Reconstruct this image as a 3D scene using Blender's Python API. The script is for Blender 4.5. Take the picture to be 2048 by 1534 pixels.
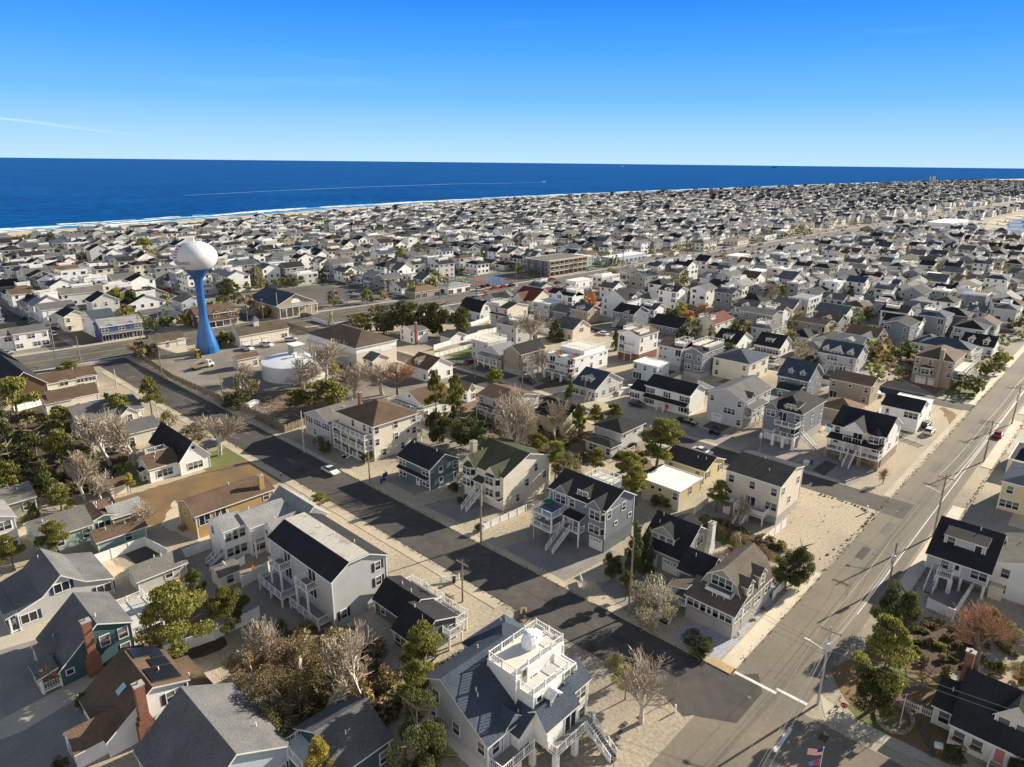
import bpy, math, random
from mathutils import Matrix, Vector
random.seed(7)
SC=bpy.context.scene
for o in list(bpy.data.objects): bpy.data.objects.remove(o)
# ---------------- camera ----------------
CAM_H=64.0
AZ=math.radians(43); PITCH=math.radians(17.76); ROLL=math.radians(0.615)
f0=Vector((math.cos(AZ),math.sin(AZ),0)); r0=Vector((math.sin(AZ),-math.cos(AZ),0)); zz=Vector((0,0,1))
fw=f0*math.cos(PITCH)-zz*math.sin(PITCH); u0=f0*math.sin(PITCH)+zz*math.cos(PITCH)
Rv=r0*math.cos(ROLL)+u0*math.sin(ROLL); Uv=u0*math.cos(ROLL)-r0*math.sin(ROLL)
cam=bpy.data.cameras.new('camera'); co=bpy.data.objects.new('camera',cam); SC.collection.objects.link(co)
M=Matrix((Rv,Uv,-fw)).transposed().to_4x4(); M.translation=Vector((0,0,CAM_H)); co.matrix_world=M
cam.lens=36*1380/2048; cam.sensor_width=36; cam.clip_end=200000; cam.clip_start=1
SC.camera=co
def vis(x,y,z=0,m=60):
    v=Vector((x,y,z-CAM_H)); w=v.dot(fw)
    if w<5: return False
    px=1024+1380*v.dot(Rv)/w; py=767-1380*v.dot(Uv)/w
    return -m<px<2048+m and py<1534+m*3
# ---------------- world, sun ----------------
SUN_EL=math.radians(22.5); SUN_AZ=math.radians(-14.5)   # world azimuth of the sun, counted from +x
W=bpy.data.worlds.new("World"); SC.world=W; W.use_nodes=True
nt=W.node_tree; nt.nodes.clear()
sky=nt.nodes.new('ShaderNodeTexSky'); sky.sky_type='NISHITA'; sky.sun_disc=False
sky.sun_elevation=SUN_EL; sky.sun_rotation=math.pi/2-SUN_AZ
sky.air_density=1.0; sky.dust_density=0.0; sky.ozone_density=2.5; sky.altitude=0
hs=nt.nodes.new('ShaderNodeHueSaturation'); hs.inputs['Saturation'].default_value=.7
bg=nt.nodes.new('ShaderNodeBackground'); bg.inputs[1].default_value=1.0
wo=nt.nodes.new('ShaderNodeOutputWorld')
def wn(t,**k):
    n=nt.nodes.new(t)
    for a_,b_ in k.items(): setattr(n,a_,b_)
    return n
tc=wn('ShaderNodeTexCoord'); sx=wn('ShaderNodeSeparateXYZ'); nt.links.new(tc.outputs['Generated'],sx.inputs[0])
cr=wn('ShaderNodeValToRGB'); nt.links.new(sx.outputs[2],cr.inputs[0]); E_=cr.color_ramp.elements
E_[0].position=0.0; E_[0].color=(.25,.37,.53,1); E_[1].position=.5; E_[1].color=(.010,.085,.33,1)
for p_,c_ in ((.03,(.19,.33,.53)),(.08,(.085,.25,.52)),(.14,(.036,.185,.50)),(.20,(.014,.125,.43))):
    e=E_.new(p_); e.color=(*c_,1)
# faint cirrus
mp=wn('ShaderNodeMapping'); mp.inputs['Scale'].default_value=(1.4,1.4,16); mp.inputs['Rotation'].default_value=(.05,.04,0); nt.links.new(tc.outputs['Generated'],mp.inputs[0])
ns=wn('ShaderNodeTexNoise'); ns.inputs['Scale'].default_value=2.2; ns.inputs['Detail'].default_value=7; nt.links.new(mp.outputs[0],ns.inputs['Vector'])
mr=wn('ShaderNodeMapRange'); mr.inputs[1].default_value=.62; mr.inputs[2].default_value=.9; mr.inputs[4].default_value=.16; nt.links.new(ns.outputs[0],mr.inputs[0])
mx=wn('ShaderNodeMix',data_type='RGBA'); nt.links.new(mr.outputs[0],mx.inputs[0]); nt.links.new(cr.outputs[0],mx.inputs[6]); mx.inputs[7].default_value=(.32,.42,.56,1)
def mth(op,a,b=None):
    n=wn('ShaderNodeMath',operation=op)
    for i,v in enumerate((a,b)):
        if v is None: continue
        if isinstance(v,(int,float)): n.inputs[i].default_value=v
        else: nt.links.new(v,n.inputs[i])
    return n.outputs[0]
az_=mth('ARCTAN2',sx.outputs[1],sx.outputs[0]); zc=mth('ADD',mth('MULTIPLY',mth('SUBTRACT',az_,1.224),.103),.0275)
bd=mth('MAXIMUM',mth('SUBTRACT',1,mth('DIVIDE',mth('ABSOLUTE',mth('SUBTRACT',sx.outputs[2],mth('ADD',zc,mth('MULTIPLY',mth('SUBTRACT',ns.outputs[0],.5),.006)))),.0022)),0)
fd=wn('ShaderNodeMapRange'); fd.inputs[1].default_value=1.2; fd.inputs[2].default_value=1.36; fd.inputs[4].default_value=.55; nt.links.new(az_,fd.inputs[0])
mc=wn('ShaderNodeMix',data_type='RGBA'); nt.links.new(mth('MULTIPLY',bd,fd.outputs[0]),mc.inputs[0]); nt.links.new(mx.outputs[2],mc.inputs[6]); mc.inputs[7].default_value=(.36,.43,.53,1); mx=mc
sc_=wn('ShaderNodeVectorMath',operation='SCALE'); sc_.inputs['Scale'].default_value=0.05; nt.links.new(sky.outputs[0],hs.inputs['Color']); nt.links.new(hs.outputs[0],sc_.inputs[0])
m2=wn('ShaderNodeMapRange'); m2.inputs[1].default_value=.22; m2.inputs[2].default_value=.45; nt.links.new(sx.outputs[2],m2.inputs[0])
mz=wn('ShaderNodeMix',data_type='RGBA'); nt.links.new(m2.outputs[0],mz.inputs[0]); nt.links.new(mx.outputs[2],mz.inputs[6]); nt.links.new(sc_.outputs[0],mz.inputs[7])
# fill light added to the low sky behind the camera, lifts shaded walls
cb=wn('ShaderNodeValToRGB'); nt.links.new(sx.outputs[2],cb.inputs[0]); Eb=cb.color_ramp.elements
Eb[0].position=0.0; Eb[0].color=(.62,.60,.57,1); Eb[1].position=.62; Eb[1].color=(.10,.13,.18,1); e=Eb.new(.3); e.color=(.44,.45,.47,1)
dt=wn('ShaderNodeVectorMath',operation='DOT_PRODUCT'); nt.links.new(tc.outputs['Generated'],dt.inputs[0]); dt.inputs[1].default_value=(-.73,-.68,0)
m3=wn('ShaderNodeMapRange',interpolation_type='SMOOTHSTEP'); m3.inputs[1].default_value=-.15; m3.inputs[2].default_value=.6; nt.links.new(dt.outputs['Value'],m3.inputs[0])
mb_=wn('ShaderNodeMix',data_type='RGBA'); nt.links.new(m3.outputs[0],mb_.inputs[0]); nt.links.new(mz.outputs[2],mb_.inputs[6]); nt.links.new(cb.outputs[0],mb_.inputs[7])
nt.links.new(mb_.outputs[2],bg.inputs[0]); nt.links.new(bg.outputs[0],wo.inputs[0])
sl=bpy.data.lights.new('sun','SUN'); sl.energy=5.0; sl.angle=math.radians(0.53); sl.color=(1,0.895,0.73)
so=bpy.data.objects.new('sun',sl); SC.collection.objects.link(so)
sd=Vector((math.cos(SUN_EL)*math.cos(SUN_AZ),math.cos(SUN_EL)*math.sin(SUN_AZ),math.sin(SUN_EL)))
so.rotation_euler=sd.to_track_quat('Z','Y').to_euler(); so.location=(0,0,200)
SC.view_settings.view_transform='Standard'; SC.view_settings.look='None'; SC.view_settings.exposure=1.14; SC.view_settings.gamma=1
SC.render.engine='CYCLES'
NTH='first second third fourth fifth sixth seventh eighth ninth tenth eleventh twelfth thirteenth fourteenth fifteenth sixteenth seventeenth eighteenth nineteenth twentieth twenty-first twenty-second'.split()
# ---------------- materials ----------------
MATS={}
def mat(name,col,rough=.8,n1=0,s1=1,n2=0,s2=10,col2=None,bump=0,bs=5,rnd=0.0,metal=0,spec=.3,stripe=0,sdir='z',thr=(.4,.6),isl=0):
    if name in MATS: return MATS[name]
    m=bpy.data.materials.new(name); m.use_nodes=True; t=m.node_tree; N=t.nodes; L=t.links
    b=N['Principled BSDF']; b.inputs['Roughness'].default_value=rough; b.inputs['Metallic'].default_value=metal
    b.inputs['Specular IOR Level'].default_value=spec
    c=(*col,1)
    geo=N.new('ShaderNodeNewGeometry')
    def noise(s,det=3):
        n=N.new('ShaderNodeTexNoise'); n.inputs['Scale'].default_value=s; n.inputs['Detail'].default_value=det; L.new(geo.outputs['Position'],n.inputs['Vector']); return n
    rgb=N.new('ShaderNodeRGB'); rgb.outputs[0].default_value=c; cur=rgb.outputs[0]
    if col2:
        n=noise(s1,5); r=N.new('ShaderNodeMapRange'); r.inputs[1].default_value=thr[0]; r.inputs[2].default_value=thr[1]; L.new(n.outputs[0],r.inputs[0])
        mx=N.new('ShaderNodeMix'); mx.data_type='RGBA'; L.new(r.outputs[0],mx.inputs[0]); L.new(cur,mx.inputs[6]); mx.inputs[7].default_value=(*col2,1); cur=mx.outputs[2]
    def mul(sock,lo,hi,a=0.3,b_=0.7):
        nonlocal cur
        r=N.new('ShaderNodeMapRange'); r.inputs[1].default_value=a; r.inputs[2].default_value=b_; r.inputs[3].default_value=lo; r.inputs[4].default_value=hi; L.new(sock,r.inputs[0])
        v=N.new('ShaderNodeVectorMath'); v.operation='SCALE'; L.new(cur,v.inputs[0]); L.new(r.outputs[0],v.inputs['Scale']); cur=v.outputs[0]
    if n1 and not col2: mul(noise(s1).outputs[0],1-n1,1+n1)
    if n2: mul(noise(s2,2).outputs[0],1-n2,1+n2)
    if rnd:
        oi=N.new('ShaderNodeObjectInfo'); mul(oi.outputs['Random'],1-rnd,1+rnd,0,1)
    if isl: mul(geo.outputs['Random Per Island'],1-isl,1+isl,0,1)
    if stripe:
        sx=N.new('ShaderNodeSeparateXYZ'); L.new(geo.outputs['Position'],sx.inputs[0])
        ad=N.new('ShaderNodeMath'); ad.operation='MULTIPLY'; ad.inputs[1].default_value=1/stripe
        if sdir=='xy':
            s_=N.new('ShaderNodeMath'); s_.operation='ADD'; L.new(sx.outputs[0],s_.inputs[0]); L.new(sx.outputs[1],s_.inputs[1]); L.new(s_.outputs[0],ad.inputs[0])
        else: L.new(sx.outputs[{'x':0,'y':1,'z':2}[sdir]],ad.inputs[0])
        fr=N.new('ShaderNodeMath'); fr.operation='FRACT'; L.new(ad.outputs[0],fr.inputs[0]); mul(fr.outputs[0],.72,1.04,0,.3)
    L.new(cur,b.inputs['Base Color'])
    if bump:
        n=noise(bs,4); bp=N.new('ShaderNodeBump'); bp.inputs['Strength'].default_value=bump; bp.inputs['Distance'].default_value=.15; L.new(n.outputs[0],bp.inputs['Height']); L.new(bp.outputs[0],b.inputs['Normal'])
    MATS[name]=m; return m
WALL={'W':(.74,.73,.70),'L':(.46,.46,.45),'G':(.24,.25,.26),'S':(.175,.20,.23),'B':(.66,.58,.47),'T':(.33,.27,.2),'Y':(.55,.47,.28),'N':(.075,.13,.15),
 'M':(.30,.42,.36),'D':(.11,.12,.13),'C':(.66,.61,.5),'O':(.42,.28,.12),'Q':(.05,.10,.11),'U':(.05,.08,.2),'K':(.11,.07,.045),'P':(.55,.36,.30),'A':(.38,.45,.5),'R':(.3,.08,.04),'Z':(.30,.285,.24)}
WN={'W':'white','L':'light grey','G':'grey','S':'slate blue','B':'beige','T':'tan','Y':'pale yellow','N':'teal blue','M':'mint green','D':'dark grey','C':'cream','O':'ochre','Q':'dark teal','U':'navy blue','K':'brown shingled','P':'pale pink','A':'pale blue','R':'red brick','Z':'taupe'}
def wall(k): return mat('siding_'+WN[k].replace(' ','_'),WALL[k],.75,.06,.5,.05,4,rnd=.06,stripe=.22)
ROOF={'k':(.03,.031,.033),'g':(.12,.12,.12),'l':(.24,.24,.235),'b':(.115,.08,.056),'n':(.058,.062,.04),'w':(.7,.69,.66),'r':(.13,.05,.04),'s':(.06,.075,.10),'o':(.17,.115,.07),'v':(.15,.145,.13),'d':(.095,.075,.055),'u':(.12,.10,.08)}
RN={'k':'black','g':'grey','l':'pale grey','b':'brown','n':'moss green','w':'white flat','r':'red brown','s':'blue grey','o':'light brown','v':'weathered grey','d':'dark taupe','u':'grey brown'}
def roofm(k):
    if k=='w': return mat('roof_membrane',ROOF[k],.7,.1,.4,.1,3)
    return mat('shingles_'+RN[k].replace(' ','_'),ROOF[k],.85,.16,.35,.22,5,rnd=.08,bump=.5,bs=6,stripe=.0,spec=.08)
TRIM=mat('white_trim',(.74,.73,.7),.6,.04,1)
GLASS=mat('window_glass',(.022,.028,.036),.12,spec=.6,rnd=.3)
GLASS2=mat('window_glass_blinds',(.16,.16,.155),.25,rnd=.3,stripe=.1)
GARD=mat('garage_door_white',(.7,.69,.66),.6,.03,1,stripe=.5)
DOOR=mat('door_paint',(.5,.5,.5),.5,rnd=.5)
SHUT=mat('shutter_black',(.02,.02,.03),.6)
SHUTB=mat('shutter_navy',(.02,.03,.09),.6)
DECKM=mat('deck_boards',(.22,.21,.20),.8,.1,1,stripe=.14,sdir='x')
WOOD=mat('weathered_wood',(.2,.155,.11),.85,.2,1,.15,6)
BRICK=mat('chimney_brick',(.22,.10,.07),.9,.25,6,.2,20,stripe=.16)
STONE=mat('stone_base',(.27,.21,.16),.9,.35,2.5,.2,9)
CONC=mat('concrete',(.36,.34,.30),.9,.1,.4,.08,5)
FOUND=mat('foundation_block',(.36,.35,.33),.9,.08,.6)
METAL=mat('grey_metal',(.35,.36,.37),.4,metal=.7)
WFAR=mat('far_window',(.03,.035,.042),.2,spec=.5)
# ---------------- mesh builder ----------------
def link(o,parent=None):
    SC.collection.objects.link(o)
    if parent is not None: o.parent=parent
    return o
class MB:
    def __init__(s): s.v=[];s.f=[];s.mi=[];s.ms=[]
    def m(s,mt):
        if mt not in s.ms: s.ms.append(mt)
        return s.ms.index(mt)
    def poly(s,pts,mt):
        n=len(s.v); s.v+=[tuple(p) for p in pts]; s.f.append(tuple(range(n,n+len(pts)))); s.mi.append(s.m(mt))
    def box(s,x0,x1,y0,y1,z0,z1,mt,top=None,nobot=False):
        if x0>x1:x0,x1=x1,x0
        if y0>y1:y0,y1=y1,y0
        n=len(s.v); s.v+=[(x0,y0,z0),(x1,y0,z0),(x1,y1,z0),(x0,y1,z0),(x0,y0,z1),(x1,y0,z1),(x1,y1,z1),(x0,y1,z1)]
        k=s.m(mt); kt=s.m(top) if top else k
        F=[(0,1,5,4),(1,2,6,5),(2,3,7,6),(3,0,4,7),(4,5,6,7)]
        s.f+=[tuple(n+i for i in q) for q in F]; s.mi+=[k,k,k,k,kt]
        if not nobot: s.f.append((n+3,n+2,n+1,n)); s.mi.append(k)
    def slab(s,pts,th,mt,ms):
        # top polygon (ccw seen from above) with thickness below
        bt=[(p[0],p[1],p[2]-th) for p in pts]; s.poly(pts,mt); s.poly(bt[::-1],ms)
        for i in range(len(pts)):
            j=(i+1)%len(pts); s.poly([pts[i],bt[i],bt[j],pts[j]],ms)
    def beam(s,a,b,w,hh,mt):
        a=Vector(a);b=Vector(b);d=(b-a)
        if d.length<1e-5: return
        d.normalize(); up=Vector((0,0,1)) if abs(d.z)<.95 else Vector((1,0,0))
        r=d.cross(up).normalized()*w/2; u=r.cross(d).normalized()*hh/2
        P=[a-r-u,a+r-u,a+r+u,a-r+u,b-r-u,b+r-u,b+r+u,b-r+u]; n=len(s.v); s.v+=[tuple(p) for p in P]; k=s.m(mt)
        for q in [(0,1,5,4),(1,2,6,5),(2,3,7,6),(3,0,4,7),(3,2,1,0),(4,5,6,7)]: s.f.append(tuple(n+i for i in q)); s.mi.append(k)
    def tube(s,a,b,ra,rb,mt,n=8,cap=True):
        a=Vector(a);b=Vector(b);d=(b-a).normalized(); up=Vector((0,0,1)) if abs(d.z)<.9 else Vector((1,0,0))
        r=d.cross(up).normalized(); u=r.cross(d); k=s.m(mt); m0=len(s.v)
        for c,rr in((a,ra),(b,rb)):
            for i in range(n):
                t=2*math.pi*i/n; s.v.append(tuple(c+(r*math.cos(t)+u*math.sin(t))*rr))
        for i in range(n):
            j=(i+1)%n; s.f.append((m0+i,m0+j,m0+n+j,m0+n+i)); s.mi.append(k)
        if cap:
            s.f.append(tuple(m0+n+i for i in range(n))); s.mi.append(k)
            s.f.append(tuple(m0+n-1-i for i in range(n))); s.mi.append(k)
    def lathe(s,prof,mt,n=48,mf=None,c=(0,0)):
        m0=len(s.v)
        for r,z in prof:
            for i in range(n):
                t=2*math.pi*i/n; s.v.append((c[0]+r*math.cos(t),c[1]+r*math.sin(t),z))
        for q in range(len(prof)-1):
            k=s.m(mf(q) if mf else mt)
            for i in range(n):
                j=(i+1)%n; s.f.append((m0+q*n+i,m0+q*n+j,m0+q*n+n+j,m0+q*n+n+i)); s.mi.append(k)
    def mesh(s,name,smooth=False):
        me=bpy.data.meshes.new(name); me.from_pydata(s.v,[],s.f)
        for m in s.ms: me.materials.append(m)
        me.polygons.foreach_set('material_index',s.mi)
        if smooth: me.polygons.foreach_set('use_smooth',[True]*len(s.f))
        me.update(); return me
    def build(s,name,parent=None,loc=None,smooth=False):
        o=bpy.data.objects.new(name,s.mesh(name,smooth)); link(o,parent)
        if loc: o.location=loc
        return o
def tag(o,label=None,cat=None,group=None,kind=None):
    if label: o['label']=label
    if cat: o['category']=cat
    if group: o['group']=group
    if kind: o['kind']=kind
    return o
def thing(name,label,cat,loc=(0,0,0),rz=0,group=None):
    o=bpy.data.objects.new(name,None); o.empty_display_size=.5; link(o); o.location=loc; o.rotation_euler=(0,0,rz)
    return tag(o,label,cat,group)
# ---------------- ground and setting ----------------
def structure(name,mb,smooth=False): return tag(mb.build(name,None,None,smooth),kind='structure')
COAST=[(-900,690),(-300,742),(60,762),(148,776),(252,790),(418,836),(560,872),(733,902),(1000,930),(1398,950),(2052,948),(2900,935),(3850,905),(4700,840),(5600,761),(9000,500)]
def cy(x):
    for (a,b),(c,d) in zip(COAST,COAST[1:]):
        if a<=x<=c: return b+(d-b)*(x-a)/(c-a)
    return 700
gravel=mat('pebble_ground',(.40,.34,.245),.95,s1=.035,n2=.2,s2=2.2,col2=(.24,.21,.17),bump=.4,bs=2.5,thr=(.42,.62))
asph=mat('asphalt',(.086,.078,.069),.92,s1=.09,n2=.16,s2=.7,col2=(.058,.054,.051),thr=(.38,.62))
asph2=mat('asphalt_old',(.205,.175,.13),.92,s1=.07,n2=.08,s2=1.5,col2=(.155,.138,.108),thr=(.36,.62))
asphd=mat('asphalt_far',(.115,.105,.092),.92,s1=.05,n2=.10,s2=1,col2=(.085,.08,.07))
sand=mat('beach_sand',(.50,.40,.28),.95,.12,.03,.08,.6)
sea=mat('sea_water',(.002,.07,.25),.28,s1=.004,n2=.34,s2=.05,col2=(.0015,.052,.205),bump=.9,bs=.12,spec=.25,thr=(.35,.65))
shal=mat('shallow_water',(.01,.17,.24),.3,.2,.03,.1,.3,bump=.3,bs=.3,spec=.3)
foam=mat('sea_foam_white',(.8,.82,.82),.9,s1=.11,col2=(.06,.28,.36),thr=(.5,.66),n2=.1,s2=.5)
bayw=mat('bay_water',(.20,.24,.27),.3,.2,.02,.25,.15,bump=.7,bs=.3,spec=.5)
whiteline=mat('road_paint',(.62,.61,.58),.8,.15,.8,.1,4)
sea.node_tree.nodes['Principled BSDF'].inputs['IOR'].default_value=1.012
g=MB(); R=120000
g.poly([(-R,-R,-1.2),(R,-R,-1.2),(R,R,-1.2),(-R,R,-1.2)],sea); structure('sea',g)
g=MB()
land=[(x,y-42,0) for x,y in COAST]; low=[(x,y-2,-1.3) for x,y in COAST]
bay=[(9000,60,0),(4000,120,0),(2000,160,0),(1215,162,0),(1090,170,0),(900,143,0),(800,124,0),(785,80,0),(770,-100,0),(740,-900,0),(-900,-900,0)]
outline=land+bay
g.poly(outline[::-1],gravel)
blo=[(x+ (20 if i>2 else 0),y-20,-1.6) for i,(x,y,z) in enumerate(bay)]
for i in range(len(bay)-2): g.poly([bay[i],bay[i+1],blo[i+1],blo[i]],gravel)
structure('ground',g)
farg=mat('town_lots',(.30,.265,.21),.95,s1=.03,n2=.2,s2=1.5,col2=(.16,.145,.12),thr=(.4,.6))
g=MB(); P_=[(225,31),(690,31),(760,60),(800,128),(900,147),(1090,175),(1215,170),(2000,168),(5000,120),(5600,600),(3000,810),(1400,830),(733,780),(418,712),(252,668),(60,640),(-300,620),(-300,285),(140,275),(225,236)]
g.poly([(x,y,.003) for x,y in P_],farg); structure('town_ground',g)
g=MB()
for i in range(len(COAST)-1):
    a,b=COAST[i],COAST[i+1]
    k=max(1,int((b[0]-a[0])/60))
    for q in range(k):
        p=[(a[0]+(b[0]-a[0])*t,a[1]+(b[1]-a[1])*t) for t in (q/k,(q+1)/k)]
        (x0,y0),(x1,y1)=p
        g.poly([(x0,y0-95,.012),(x1,y1-95,.012),(x1,y1-41,.05),(x0,y0-41,.05)],sand)
        g.poly([(x0,y0-41,.05),(x1,y1-41,.05),(x1,y1,-1.35),(x0,y0,-1.35)],sand)
structure('beach',g)
rr=random.Random(3)
def strip(name,off0,off1,amp,mt,z,seed,gap=0,stp=9,x1=5200):
    r=random.Random(seed); g=MB(); x=-250; pa=pb=None; ph=[r.uniform(0,6) for _ in range(6)]
    while x<x1:
        w1=sum(math.sin(x/l+p) for l,p in zip((17,41,90),ph))/3; w2=sum(math.sin(x/l+p) for l,p in zip((23,57,130),ph[3:]))/3
        a=(x,cy(x)+off0+amp*w1+r.uniform(-1,1)*amp*.25,z); b=(x,cy(x)+off1+amp*w2+r.uniform(-1,1)*amp*.25,z)
        if b[1]<a[1]+.6: b=(x,a[1]+.6,z)
        if pa and not(gap and w1*w2>gap): g.poly([pa,a,b,pb],mt)
        pa,pb=a,b; x+=stp*(1 if x<1500 else 3)
    return g
structure('shallow_water',strip('s',-16,46,5,shal,-1.12,1))
for nm,a,b,am,z,sd_,gp in (('surf',-17,-10,4,-1.0,2,0),('surf',2,8,6,-1.04,3,.12),('surf',24,38,9,-1.0,4,0),('surf',44,50,7,-1.04,5,.05)):
    structure('surf',strip('f',a,b,am,foam,z,sd_,gp))
g=MB(); g.poly([(770,-850,-1.1),(2500,-850,-1.1),(2500,150,-1.1),(1215,160,-1.1),(1090,167,-1.1),(900,141,-1.1),(802,122,-1.1),(787,80,-1.1)],bayw); structure('bay_water',g)
# roads
AX=[(65.3,74.6),(137.3,144.6),(216.5,223.5),(270,277)]+[(335+66*i,342+66*i) for i in range(60)]
SX=[(-78,-71),(-9,-2),(60,67),(129.5,136.5),(205,212),(275,282)]+[(341+66*i,348+66*i) for i in range(60)]
BL=[(-300,262),(-60,256),(60,252),(130,248),(205,242),(300,236),(450,233),(700,232),(1500,225),(3000,190),(5200,120)]
def bl(x):
    for (a,b),(c,d) in zip(BL,BL[1:]):
        if a<=x<=c: return b+(d-b)*(x-a)/(c-a)
    return 240
BLW=21
def rect(mb,x0,x1,y0,y1,z,mt): mb.poly([(x0,y0,z),(x1,y0,z),(x1,y1,z),(x0,y1,z)],mt)
g=MB()
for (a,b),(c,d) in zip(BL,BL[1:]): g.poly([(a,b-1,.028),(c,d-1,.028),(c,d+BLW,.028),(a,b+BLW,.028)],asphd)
structure('boulevard',g)
g=MB()
for (a,b),(c,d) in zip(BL,BL[1:]):
    for o0,o1 in ((-3.2,-1.2),(BLW+.2,BLW+2.4)): g.poly([(a,b+o0,.12),(c,d+o0,.12),(c,d+o1,.12),(a,b+o1,.12)],CONC)
structure('boulevard_sidewalk',g)
g=MB(); ra=random.Random(8)
for i in range(60):
    x=150+i*28+ra.uniform(0,8); w=ra.uniform(12,24)
    for o0,o1 in ((-13,-3.3),(BLW+2.5,BLW+11)):
        if ra.random()<.6: g.poly([(x,bl(x)+o0,.0132),(x+w,bl(x+w)+o0,.0132),(x+w,bl(x+w)+o1,.0132),(x,bl(x)+o1,.0132)],asphd)
structure('roadside_parking',g)
g=MB()
for (a,b),(c,d) in zip(BL,BL[1:]):
    if c>150:
        for o0,o1 in ((-12,-1.2),(BLW+.3,BLW+10)): g.poly([(max(a,140),b+o0,.0062),(c,d+o0,.0062),(c,d+o1,.0062),(max(a,140),b+o1,.0062)],mat('worn_verge',(.20,.18,.15),.95,s1=.05,col2=(.13,.12,.105),n2=.15,s2=1))
structure('boulevard_verge',g)
g=MB()
for (a,b),(c,d) in zip(BL,BL[1:]):
    L=math.hypot(c-a,d-b)
    for t in (BLW/2-.3,BLW/2+.3):
        g.poly([(a,b+t-.08,.036),(c,d+t-.08,.036),(c,d+t+.08,.036),(a,b+t+.08,.036)],mat('yellow_road_paint',(.5,.36,.08),.8,.1,1))
    n=int(L/9)
    for i in range(n):
        for t in (4.6,BLW-5.2):
            x=a+(c-a)*i/n; y=b+(d-b)*i/n+t; rect(g,x,x+3,y,y+.13,.036,whiteline)
    for t in (1.6,BLW-2.2): g.poly([(a,b+t,.036),(c,d+t,.036),(c,d+t+.12,.036),(a,b+t+.12,.036)],whiteline)
for x in (64,134,208):
    for i in range(9): y=bl(x)-3.4; rect(g,x+1.0*i,x+.55+1.0*i,y,y+2.4,.036,whiteline)
structure('boulevard_markings',g)
g=MB()
for i,(a,b) in enumerate(AX[:20]):
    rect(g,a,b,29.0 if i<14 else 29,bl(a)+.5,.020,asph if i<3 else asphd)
structure('side_street',g)
g=MB()
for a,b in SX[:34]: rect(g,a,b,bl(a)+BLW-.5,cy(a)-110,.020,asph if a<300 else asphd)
structure('ocean_side_street',g)
g=MB(); rect(g,-60,520,20.4,29.7,.024,asph2)
rect(g,65.3,74.6,-60,20.8,.016,asph2)
structure('cross_street',g)
g=MB()
g.poly([(64.0,30.6,.022),(65.4,29.6,.022),(65.4,34.2,.022)],asph); g.poly([(74.5,29.5,.022),(76.5,29.5,.022),(74.5,32.2,.022)],asph)
g.poly([(65.0,29.7,.030),(74.8,29.7,.030),(77.5,27.2,.030),(74.5,25.3,.030),(67.5,25.4,.030)],asph)
rect(g,137,145,25.5,29.6,.030,asph)
structure('asphalt_patch',g)
g=MB()
rect(g,100,700,21.9,22.05,.036,whiteline)
for x0,x1,y0,y1 in ((75.4,75.9,24.0,29.6),(76.2,76.7,20.4,24.3),(66.5,71.3,20.1,20.6)): rect(g,x0,x1,y0,y1,.036,whiteline)
structure('road_markings',g)
def curb(mb,x0,x1,y0,y1,h=.13,mt=CONC): mb.box(x0,x1,y0,y1,-.2,h,mt)
SW=mat('sidewalk_concrete',(.56,.49,.38),.9,.08,.4,.05,4,stripe=0)
SW2=mat('sidewalk_concrete_worn',(.42,.36,.27),.9,.15,.25,.1,3)
g=MB()
curb(g,76.2,107,29.8,31.9,.13,SW); curb(g,74.7,76.3,33.0,52,.11,SW2); curb(g,74.7,76.2,29.9,33,.13,mat('tan_corner',(.42,.3,.15),.9,.1,1))
curb(g,74.7,76.0,57,100,.05,SW2); curb(g,74.7,76.0,104,236,.08,SW2)
curb(g,63.2,65.2,62,236,.05,SW2)
curb(g,104,150,17.8,19.9,.10,SW); curb(g,176,217,17.8,19.9,.10,SW); curb(g,224,520,17.8,19.9,.1,SW)
for a,b in AX[1:5]:
    curb(g,a-1.6,a-.1,48,225,.06,SW2); curb(g,b+.1,b+1.6,40,225,.06,SW2)
curb(g,145,217,30.0,31.4,.06,SW2); curb(g,223.8,270,30.0,31.6,.08,SW); curb(g,277.2,335,30.0,31.6,.08,SW)
structure('sidewalk',g)
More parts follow.
